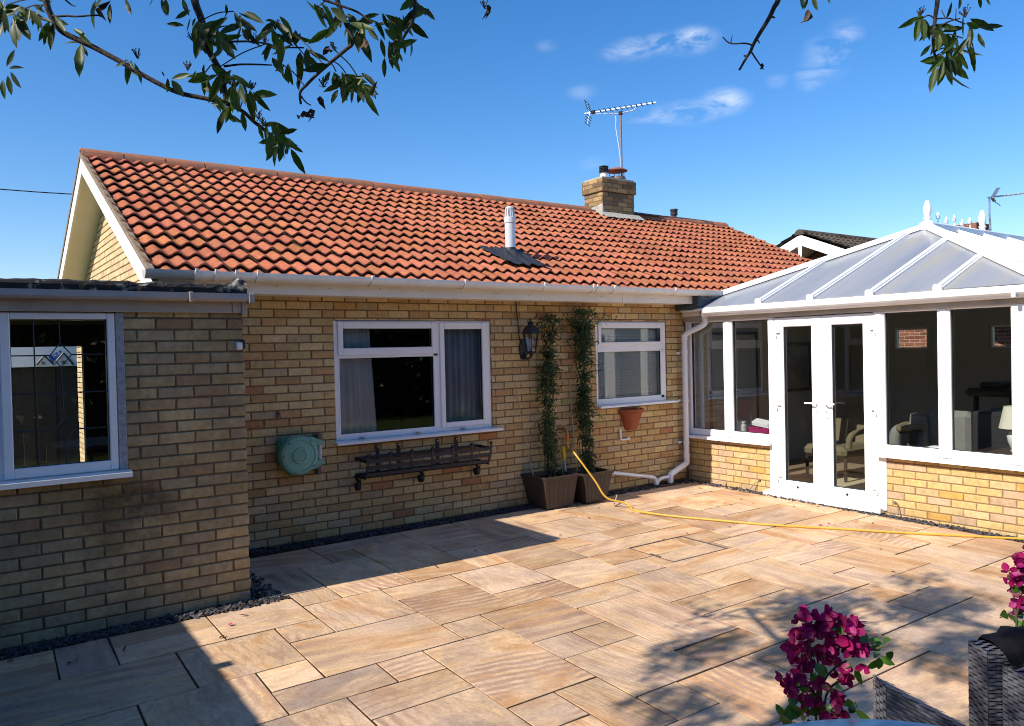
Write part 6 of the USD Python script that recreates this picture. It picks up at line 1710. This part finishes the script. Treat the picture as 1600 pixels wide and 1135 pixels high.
# the crown above and beside the frame
cnt = 0
while cnt < 7600:
    k = rng.random()
    c, r = ((np.array([-3.15, -4.42, 4.2]), np.array([1.55, 0.75, 0.75])) if k < 0.55 else (np.array([-3.9, -5.3, 3.7]), np.array([1.0, 0.9, 0.9])) if k < 0.8 else (np.array([-1.2, -5.55, 3.95]), np.array([1.2, 0.6, 0.4])))
    q = rng.normal(0, 1, 3); q = c + r * q / np.linalg.norm(q) * rng.random() ** 0.4
    if math.sin(q[0] * 5 + 1) * math.sin(q[1] * 6) * math.sin(q[2] * 5 + 2) < 0.10:
        continue
    X_, Y_, Z_ = pix(q)
    if Z_ > 0.1 and -60 < X_ < 1660 and Y_ > -70:
        continue
    kk = rng.uniform(0.6, 1.4)
    leafquad(q, rng.normal(0, 0.7, 3) + (0, 0, -0.7), rng.normal(0, 1, 3) + (0, 0, 1), rng.uniform(0.07, 0.12), rng.uniform(0.022, 0.034), FOL, (kk, kk, kk * 0.9), seg=2)
    cnt += 1
put("crown", FOL, "tree_leaf", tree, tone=True, kind="stuff")

# ------------------------------------------------------------------ bougainvilleas
def bougainvillea(label, d, clusters, leaves, stems, base_px, npb):
    t = thing("bougainvillea", label, "flowering plant")
    b = at(*base_px, d); ground = float(zg(b[0], b[1]))
    put("pot", MB().lathe([(0.0, 0.0), (0.10, 0.0), (0.14, 0.22), (0.155, 0.225), (0.155, 0.26), (0.135, 0.26), (0.125, 0.22), (0.0, 0.21)], (b[0], b[1], ground), 20), "terracotta", t)
    st_ = MB(); root = np.array([b[0], b[1], ground + 0.21])
    for l in stems:
        st_.tube(smoothpath([root, root * 0.4 + at(*l[0], d) * 0.6 + (0.01, 0, 0)] + [at(*q, d + rng.normal(0, .02)) for q in l], 4), 0.0035, 6)
    put("stem", st_, "plant_stem", t)
    nb_ = 0; more = MB()
    for (x, y, n_, sp) in clusters:
        for _ in range(int(n_ * 1.9)):
            c = at(x + rng.normal(0, sp * 0.5), y + rng.normal(0, sp * 0.5), d + rng.normal(0, 0.035))
            out = (c - at(x, y, d)) * 6 + rng.normal(0, 0.35, 3) - CF * 0.3
            out /= np.linalg.norm(out)
            s = np.cross(out, [0.2, 0.1, 1.0]); s /= np.linalg.norm(s); u = np.cross(out, s)
            kk = rng.uniform(0.7, 1.5)
            for j in range(3):
                a = j * 2.094 + rng.uniform(0, 1)
                dd = (s * math.cos(a) + u * math.sin(a)) * 0.85 + out * 0.6
                mb = MB()
                leafquad(c, dd, out, rng.uniform(0.022, 0.032), rng.uniform(0.019, 0.027), mb, (kk, kk, kk * rng.uniform(0.8, 1.2)), fold=0.12, droop=rng.uniform(-0.35, 0.1), seg=4)
                if nb_ < 300:
                    put("bract", mb, "bract", t, smooth=True, tone=True); nb_ += 1
                else:
                    more.add(*mb.data())
    if more.v:
        put("bracts", more, "bract", t, smooth=True, tone=True, kind="stuff")
    for (x, y, n_, sp) in leaves:
        for _ in range(n_):
            c = at(x + rng.normal(0, sp), y + rng.normal(0, sp), d + rng.normal(0, 0.03)); mb = MB(); kk = rng.uniform(1.0, 2.4)
            leafquad(c, rng.normal(0, 1, 3) + (0, 0, -0.3), rng.normal(0, 0.5, 3) - CF, rng.uniform(0.035, 0.055), rng.uniform(0.022, 0.034), mb, (kk, kk * 1.25, kk * 0.8), fold=0.15, droop=0.3, seg=4)
            put("leaf", mb, "climber_leaf", t, smooth=True, tone=True)
    return t


bougainvillea("magenta bougainvillea in a pot standing just behind the blue glass table", 2.35,
              [(1257, 962, 3, 7), (1272, 957, 2, 6), (1288, 960, 3, 7), (1245, 985, 5, 12), (1262, 988, 6, 12), (1280, 985, 5, 12), (1293, 1000, 4, 10), (1310, 972, 5, 9), (1326, 980, 5, 9), (1337, 975, 3, 7), (1318, 1003, 4, 9), (1334, 1006, 5, 10), (1346, 1012, 4, 8), (1240, 1018, 5, 12), (1252, 1035, 5, 12), (1275, 1015, 5, 12), (1295, 1028, 4, 10),
               (1228, 1066, 4, 8), (1236, 1082, 5, 10), (1248, 1058, 4, 9), (1318, 1052, 4, 9), (1322, 1064, 2, 6), (1308, 1092, 4, 9), (1312, 1112, 4, 9), (1266, 1100, 5, 12), (1288, 1112, 5, 12), (1278, 1075, 4, 10), (1347, 1041, 1, 3)],
              [(1270, 1078, 5, 8), (1296, 1075, 4, 7), (1260, 1045, 3, 8), (1278, 1030, 3, 7), (1335, 1034, 3, 5), (1378, 1010, 5, 7), (1380, 1028, 4, 6), (1240, 1102, 4, 7), (1230, 1122, 6, 8), (1330, 1110, 5, 8), (1262, 1062, 4, 9), (1285, 1055, 4, 8), (1292, 1100, 4, 8), (1252, 1118, 6, 9), (1350, 1020, 3, 6), (1300, 985, 2, 8)],
              [[(1270, 1060), (1265, 1000), (1270, 955)], [(1280, 1060), (1300, 1010), (1325, 975)], [(1285, 1070), (1330, 1028), (1388, 1008)], [(1270, 1080), (1240, 1075)], [(1290, 1090), (1315, 1060)]], (1276, 1120), 3)
bougainvillea("second magenta bougainvillea cut by the right edge, behind the draped jacket", 2.6,
              [(1592, 878, 5, 9), (1602, 868, 4, 8), (1578, 898, 4, 8), (1595, 900, 5, 9), (1586, 912, 3, 7), (1597, 940, 4, 8), (1592, 950, 3, 6), (1610, 900, 6, 12)],
              [(1592, 925, 4, 6), (1580, 965, 3, 5), (1590, 975, 4, 7), (1598, 985, 4, 6)], [[(1588, 980), (1595, 930), (1598, 875)], [(1590, 985), (1582, 920), (1575, 898)]], (1602, 1090), 3)

# ------------------------------------------------------------------ glass table and woven chairs
tb = thing("garden_table", "round blue glass garden table at the bottom edge of the view", "table")
tc = (-0.748, -6.19)
put("table_top", MB().lathe([(0.0, 0.722), (0.535, 0.722), (0.545, 0.727), (0.545, 0.733), (0.538, 0.737), (0.0, 0.737)], (*tc, 0), 72), "table_glass", tb)
put("table_rim", MB().lathe([(0.53, 0.700), (0.552, 0.700), (0.552, 0.722), (0.53, 0.722), (0.53, 0.700)], (*tc, 0), 60), "black_metal", tb)
for k in range(4):
    a = k * math.pi / 2 + 0.5
    put("leg", MB().tube([(tc[0] + 0.32 * math.cos(a), tc[1] + 0.32 * math.sin(a), float(zg(*tc))), (tc[0] + 0.46 * math.cos(a), tc[1] + 0.46 * math.sin(a), 0.70)], 0.016, 10), "black_metal", tb)


def weave(mb, S, nr, nc, h=0.0042):
    nc = max(2, int(nc * 1.0))
    """basket weave over the patch S(s, t): each strand rises over every second rib"""
    for i in range(nr):
        for j in range(nc):
            over = (i + j) % 2 == 0
            s0, s1, t0, t1 = j / nc, (j + 1) / nc, (i + 0.08) / nr, (i + 0.92) / nr
            sm = (s0 + s1) / 2
            pts, nrm = [], S.n
            k = rng.uniform(0.8, 1.25)
            e0, em = (0.0015, h) if over else (0.0005, -0.0015)
            V = []
            for s, e in ((s0, e0), (s0 * .65 + s1 * .35, em * 0.9), (s0 * .35 + s1 * .65, em * 0.9), (s1, e0)):
                for t in (t0, t1):
                    V.append(S(s, t) + nrm * e)
            mb.add(V, [(0, 2, 3, 1), (2, 4, 5, 3), (4, 6, 7, 5)], (k, k, k * 1.04))


class Patch:
    def __init__(s, a, b, c, d):                # corners: s along a-b (t=0) and d-c (t=1)
        s.a, s.b, s.c, s.d = [np.array(x, float) for x in (a, b, c, d)]
        s.n = np.cross(s.b - s.a, s.d - s.a); s.n /= np.linalg.norm(s.n)

    def __call__(s, u, v):
        return (s.a * (1 - u) + s.b * u) * (1 - v) + (s.d * (1 - u) + s.c * u) * v


def woven_chair(label, P, d, width, zt, drop, floor, face, thick=0.075):
    """P: left end of the back's top; d: unit vector along the back; face: +1 when the seat lies on the left of d"""
    t = thing("woven_chair", label, "chair", "woven rattan chairs round the glass table")
    d = np.array([*d, 0.0]); d /= np.linalg.norm(d); n = np.array([-d[1], d[0], 0]) * face
    P = np.array([*P, 0.0]); Z = np.array([0, 0, 1.0])
    mid = width * 0.62
    prof = [(0.0, zt), (width, zt - drop)]
    top0, top1 = P + Z * zt, P + d * width + Z * (zt - drop)
    b0, b1 = P + Z * (floor + 0.03), P + d * width + Z * (floor + 0.03)
    core = MB()
    q = [b0 + n * 0.004 + d * 0.004, b1 + n * 0.004 - d * 0.004, top1 + n * 0.004 - d * 0.004 - Z * 0.006, top0 + n * 0.004 + d * 0.004 - Z * 0.006]
    core.poly(q, -n * thick); put("back_core", core, "wicker_core", t)
    rows = int((zt - floor) / 0.0115)
    wv = MB()
    faces = [Patch(b0 + n * 0.008, b1 + n * 0.008, top1 + n * 0.008, top0 + n * 0.008), Patch(b1 - n * thick, b0 - n * thick, top0 - n * thick, top1 - n * thick),
             Patch(b0 - n * thick, b0 + n * 0.008, top0 + n * 0.008, top0 - n * thick), Patch(top0 + n * 0.008, top1 + n * 0.008, top1 - n * thick, top0 - n * thick)]
    for pt, nr_, nc_ in ((faces[0], rows, int(width / 0.026)), (faces[1], rows, int(width / 0.026)), (faces[2], rows, 4), (faces[3], 7, int(width / 0.022))):
        if pt is faces[3] and pt.n[2] < 0 or (pt is faces[0] and pt.n @ n < 0) or (pt is faces[1] and pt.n @ n > 0) or (pt is faces[2] and pt.n @ d > 0):
            pt.n = -pt.n
        weave(wv, pt, nr_, nc_)
    put("back", wv, "wicker", t, tone=True)
    seat = MB(); s0 = P + n * 0.01 + Z * 0.42
    seat.poly([s0, s0 + d * width, s0 + d * width + n * 0.48, s0 + n * 0.48], Z * 0.04)
    put("seat", seat, "wicker_core", t)
    sw = MB(); pt = Patch(s0 + Z * 0.042, s0 + d * width + Z * 0.042, s0 + d * width + n * 0.48 + Z * 0.042, s0 + n * 0.48 + Z * 0.042)
    if pt.n[2] < 0: pt.n = -pt.n
    weave(sw, pt, 36, 20); put("seat_weave", sw, "wicker", t, tone=True)
    for a in (0.02, width - 0.02):
        q = P + d * a + n * 0.45
        put("leg", MB().bar(q + Z * floor, q + Z * 0.42, 0.04, 0.04, up=d), "wicker_core", t)
    return t


gz = float(zg(0.1, -5.7))
PA = on(1383, 1072, "z", 0.755)[:2]
woven_chair("low grey woven chair beside the bougainvillea, its back sloping down to the right", PA, (0.80, -0.60), 0.52, 0.755, 0.30, gz, -1)
PB = on(1540, 1016, "z", 0.80)[:2]
woven_chair("grey woven chair at the right edge with a dark jacket over its back", PB, (0.86, -0.51), 0.5, 0.80, 0.0, gz, -1)
PC = on(1597, 1054, "z", 0.77)[:2]
woven_chair("nearest grey woven chair at the lower right corner, in front of the jacket", PC, (0.86, -0.51), 0.5, 0.77, 0.04, gz, -1)

# dark jacket thrown over the middle chair
jk = thing("draped_jacket", "dark jacket thrown over the back of the woven chair at right", "jacket")
d_ = np.array([0.86, -0.51, 0]); n_ = np.array([d_[1], -d_[0], 0]) ; n_ = n_ if n_ @ CF < 0 else -n_
PB3 = np.array([*PB, 0.80])
prof_j = [(-0.115, -0.30), (-0.105, -0.15), (-0.098, -0.03), (-0.07, 0.022), (-0.03, 0.03), (0.015, 0.024), (0.034, -0.01), (0.042, -0.06), (0.05, -0.12), (0.058, -0.18), (0.062, -0.25)]
nu, nv = 30, len(prof_j)
V = []
for j, (o_, h) in enumerate(prof_j):
    for i in range(nu + 1):
        s = i / nu
        a = 0.03 + 0.47 * s + (0.05 * (j / nv) * (1 - s) if j > 6 else 0)
        f = 0.014 * math.sin(s * 19 + j * 0.35) * (0.35 + 0.65 * abs(h) / 0.3) + 0.01 * math.sin(s * 43 - j * 0.9)
        hh = h * (1.0 if j < 5 else (0.80 + 0.75 * min(1, s * 3.0) - 0.3 * max(0, s - 0.5))) + (0.07 * s + 0.012 * math.sin(s * 9)) * (1 if abs(h) < 0.06 else 0.4)
        V.append(PB3 + d_ * a + n_ * (o_ + f + (0.012 if j > 5 else 0)) + (0, 0, hh - 0.012))
m_ = nu + 1
jm = MB().add(V, [(j * m_ + i, j * m_ + i + 1, (j + 1) * m_ + i + 1, (j + 1) * m_ + i) for j in range(nv - 1) for i in range(nu)])
put("body", jm, "jacket_cloth", jk, smooth=True)
sl = PB3 + d_ * 0.10 + n_ * 0.07
sleeve = smoothpath([sl + d_ * 0.03 + (0, 0, -0.01), sl + d_ * 0.03 + n_ * 0.02 + (0, 0, -0.07), sl + d_ * 0.07 + n_ * 0.03 + (0, 0, -0.17), sl + d_ * 0.11 + n_ * 0.02 + (0, 0, -0.26)], 6)
put("sleeve", MB().tube(sleeve, np.linspace(0.05, 0.035, len(sleeve)), 12), "jacket_cloth", jk, smooth=True)
put("lining", MB().poly([PB3 + d_ * 0.13 + n_ * 0.085 + (0, 0, -0.02), PB3 + d_ * 0.27 + n_ * 0.085 + (0, 0, -0.01), PB3 + d_ * 0.25 + n_ * 0.09 + (0, 0, -0.20), PB3 + d_ * 0.19 + n_ * 0.09 + (0, 0, -0.16)], n_ * 0.004), "jacket_lining", jk)
put("collar", MB().tube(smoothpath([PB3 + d_ * 0.10 + (0, 0, 0.01), PB3 + d_ * 0.20 + n_ * 0.02 + (0, 0, 0.035), PB3 + d_ * 0.30 + (0, 0, 0.07), PB3 + d_ * 0.48 + (0, 0, 0.11)], 5), 0.024, 10), "jacket_cloth", jk, smooth=True)

# ------------------------------------------------------------------ petals and dry leaves on the paving
for (x, y), where in (((356, 977), "near the corner of the brick extension"), ((1176, 787), "left of the doors, right of a pair"), ((1159, 781), "left of the doors, left of a pair"), ((1280, 821), "before the doors, the larger by the hose"),
                      ((1294, 819), "before the doors, the smaller by the hose"), ((1075, 835), "beside the manhole cover"), ((1243, 792), "close to the left end of the door threshold")):
    p = on(x, y, "z", 0.0)
    for _ in range(4):
        p = on(x, y, "z", float(zg(p[0], p[1])) + 0.006)
    mb = MB()
    for k in range(2 if x in (356, 1280) else 1):
        leafquad(p, rng.normal(0, 1, 3) * (1, 1, 0.2), np.array([0, 0, 1.0]) + rng.normal(0, 0.3, 3), 0.030, 0.024, mb, (1, 1, 1), fold=0.25, droop=-0.3, seg=4)
    put("fallen_petal", mb, "petal", smooth=True, label="magenta petal fallen on the paving " + where, cat="petal", group="petals on the patio")
DEB = [(380 + a / 4, 760 + b / 4) for a, b in ((300, 565), (180, 663), (860, 640), (958, 578), (1220, 508), (1435, 405))] + [(760 + a / 4, 740 + b / 4) for a, b in ((640, 282), (450, 383), (910, 240), (830, 320), (1100, 252), (1135, 225), (1095, 410), (1340, 95), (1415, 115), (710, 217))] + \
      [(1060 + a / 4, 740 + b / 4) for a, b in ((130, 95), (235, 203), (340, 198), (435, 265), (860, 205), (1215, 315), (210, 350), (310, 332), (1325, 610), (1260, 470), (1480, 730))] + [(a / 4, 935 + b / 4) for a, b in ((440, 393), (475, 377), (85, 378), (770, 340), (1365, 252), (1560, 108))]
for i, (x, y) in enumerate(DEB):
    p = on(x, y, "z", 0.0)
    for _ in range(4):
        p = on(x, y, "z", float(zg(p[0], p[1])) + 0.004)
    mb = MB()
    leafquad(p, rng.normal(0, 1, 3) * (1, 1, 0.05), np.array([0, 0, 1.0]), rng.uniform(0.03, 0.055) if i < 27 else rng.uniform(0.05, 0.075), rng.uniform(0.010, 0.02), mb, (1, 1, 1), fold=0.3, droop=-0.15, seg=3)
    put("dry_leaf", mb, "dead_leaf", smooth=True, label="small dry brown leaf lying on the sandstone paving", cat="leaf", group="dry leaves on the patio")
sp_ = on(959, 790, "z", 0.0); put("twig", MB().tube([sp_, sp_ + (0.07, 0.02, 0.10)], 0.006, 6), "bamboo", label="short stub of cane poking up beside the bend of the hose", cat="stick")
for nm, pts, lab in (("wall_wire", [(1186, 750, 5.44), (1178, 757, 5.40), (1171, 766, 5.36)], "short bent wire sticking from the dwarf wall left of the doors"), ("wall_wire", [(1398, 785, 5.44), (1402, 788, 5.42), (1404, 806, 5.38)], "short wire hanging from the dwarf wall right of the doors")):
    put(nm, MB().tube(smoothpath([on(x, y, "x", xx_) for x, y, xx_ in pts], 4), 0.005, 6).tube([on(pts[0][0], pts[0][1], "x", 5.446), on(pts[0][0], pts[0][1], "x", 5.42)], 0.012, 8), "rusty_steel", label=lab, cat="wire")

# ------------------------------------------------------------------ the garden beside and behind the viewer
fn = thing("side_fence", "tall brown boarded garden fence on the left, shading the patio edge", "fence")
for k in range(52):
    y = -1.48 - k * 0.15; x = -3.40 - 0.028 * (abs(y) - 1.5)
    o_ = 0.0015 if k % 2 else -0.0015
    put("board", MB().cbox((x + o_ - 0.009, y - 0.165, -0.14), (x + o_ + 0.009, y + 0.01, 1.865), 0.003), "fence_wood", fn)
for y in (-1.46, -2.52, -4.3, -6.1, -7.9):
    x = -3.40 - 0.028 * (abs(y) - 1.5)
    put("post", MB().cbox((x - 0.04, y - 0.04, -0.14), (x + 0.04, y + 0.04, 1.885 if y != -2.52 else 1.91), 0.006), "fence_wood", fn)
hg = MB()
for k in range(5200):
    x, y, z = rng.uniform(-9, 22), -13.2 + rng.normal(0, 0.5), rng.uniform(-0.1, 4.8)
    kk = rng.uniform(0.5, 1.4)
    leafquad(np.array([x, y, z]), rng.normal(0, 1, 3), np.array([0, 1.0, 0.4]) + rng.normal(0, .4, 3), rng.uniform(0.14, 0.3), rng.uniform(0.10, 0.2), hg, (kk, kk, kk * 0.8), seg=2)
hgt = thing("garden_hedge", "tall dark evergreen hedge closing the garden behind the viewer", "hedge")
put("foliage", hg, "climber_leaf", hgt, tone=True, kind="stuff")
put("hedge_core", MB().cbox((-9, -13.7, -0.15), (22, -13.2, 4.4), 0.2), "soil", hgt)
hg2 = MB()
for k in range(4200):
    y, z = rng.uniform(-13, -1.6), rng.uniform(-0.1, 4.5)
    kk = rng.uniform(0.5, 1.4)
    leafquad(np.array([-8.6 + rng.normal(0, 0.35), y, z]), rng.normal(0, 1, 3), np.array([1.0, 0, 0.4]) + rng.normal(0, .4, 3), rng.uniform(0.14, 0.3), rng.uniform(0.10, 0.2), hg2, (kk, kk, kk * 0.8), seg=2)
hgt2 = thing("garden_hedge", "tall evergreen screen in the next garden beyond the left fence", "hedge")
put("foliage", hg2, "climber_leaf", hgt2, tone=True, kind="stuff")
put("hedge_core", MB().cbox((-9.2, -13, -0.15), (-8.6, -1.7, 4.3), 0.2), "soil", hgt2)
cy = thing("cordyline", "spiky-leaved plant in a terracotta pot on the patio, mirrored in the large window", "potted plant")
cpt = on(722, 668, "y", 5.5); cb_ = np.array([cpt[0], -5.5, float(zg(cpt[0], -5.5))])
put("pot", MB().lathe([(0.0, 0.0), (0.14, 0.0), (0.19, 0.36), (0.2, 0.37), (0.2, 0.42), (0.17, 0.42), (0.16, 0.38), (0.0, 0.37)], cb_, 20), "terracotta", cy)
for k in range(70):
    a = rng.uniform(0, 6.283); el_ = rng.uniform(0.15, 1.4); mb = MB() if k == 0 else mb
    dd = np.array([math.cos(a) * math.cos(el_), math.sin(a) * math.cos(el_), math.sin(el_)])
    s = np.cross(dd, [0, 0, 1.0]); s /= np.linalg.norm(s); L_ = rng.uniform(0.45, 0.75); o3 = cb_ + (0, 0, 0.45)
    V = []
    for t in np.linspace(0, 1, 6):
        m = o3 + dd * L_ * t + np.array([0, 0, -0.28 * t * t * L_]); w = 0.016 * (1 - t) ** 0.6 + 0.001
        V += [m - s * w, m + s * w]
    mb.add(V, [(2 * i, 2 * i + 1, 2 * i + 3, 2 * i + 2) for i in range(5)], (3.0, 3.6, 3.5))
put("blades", mb, "climber_leaf", cy, tone=True, kind="stuff")
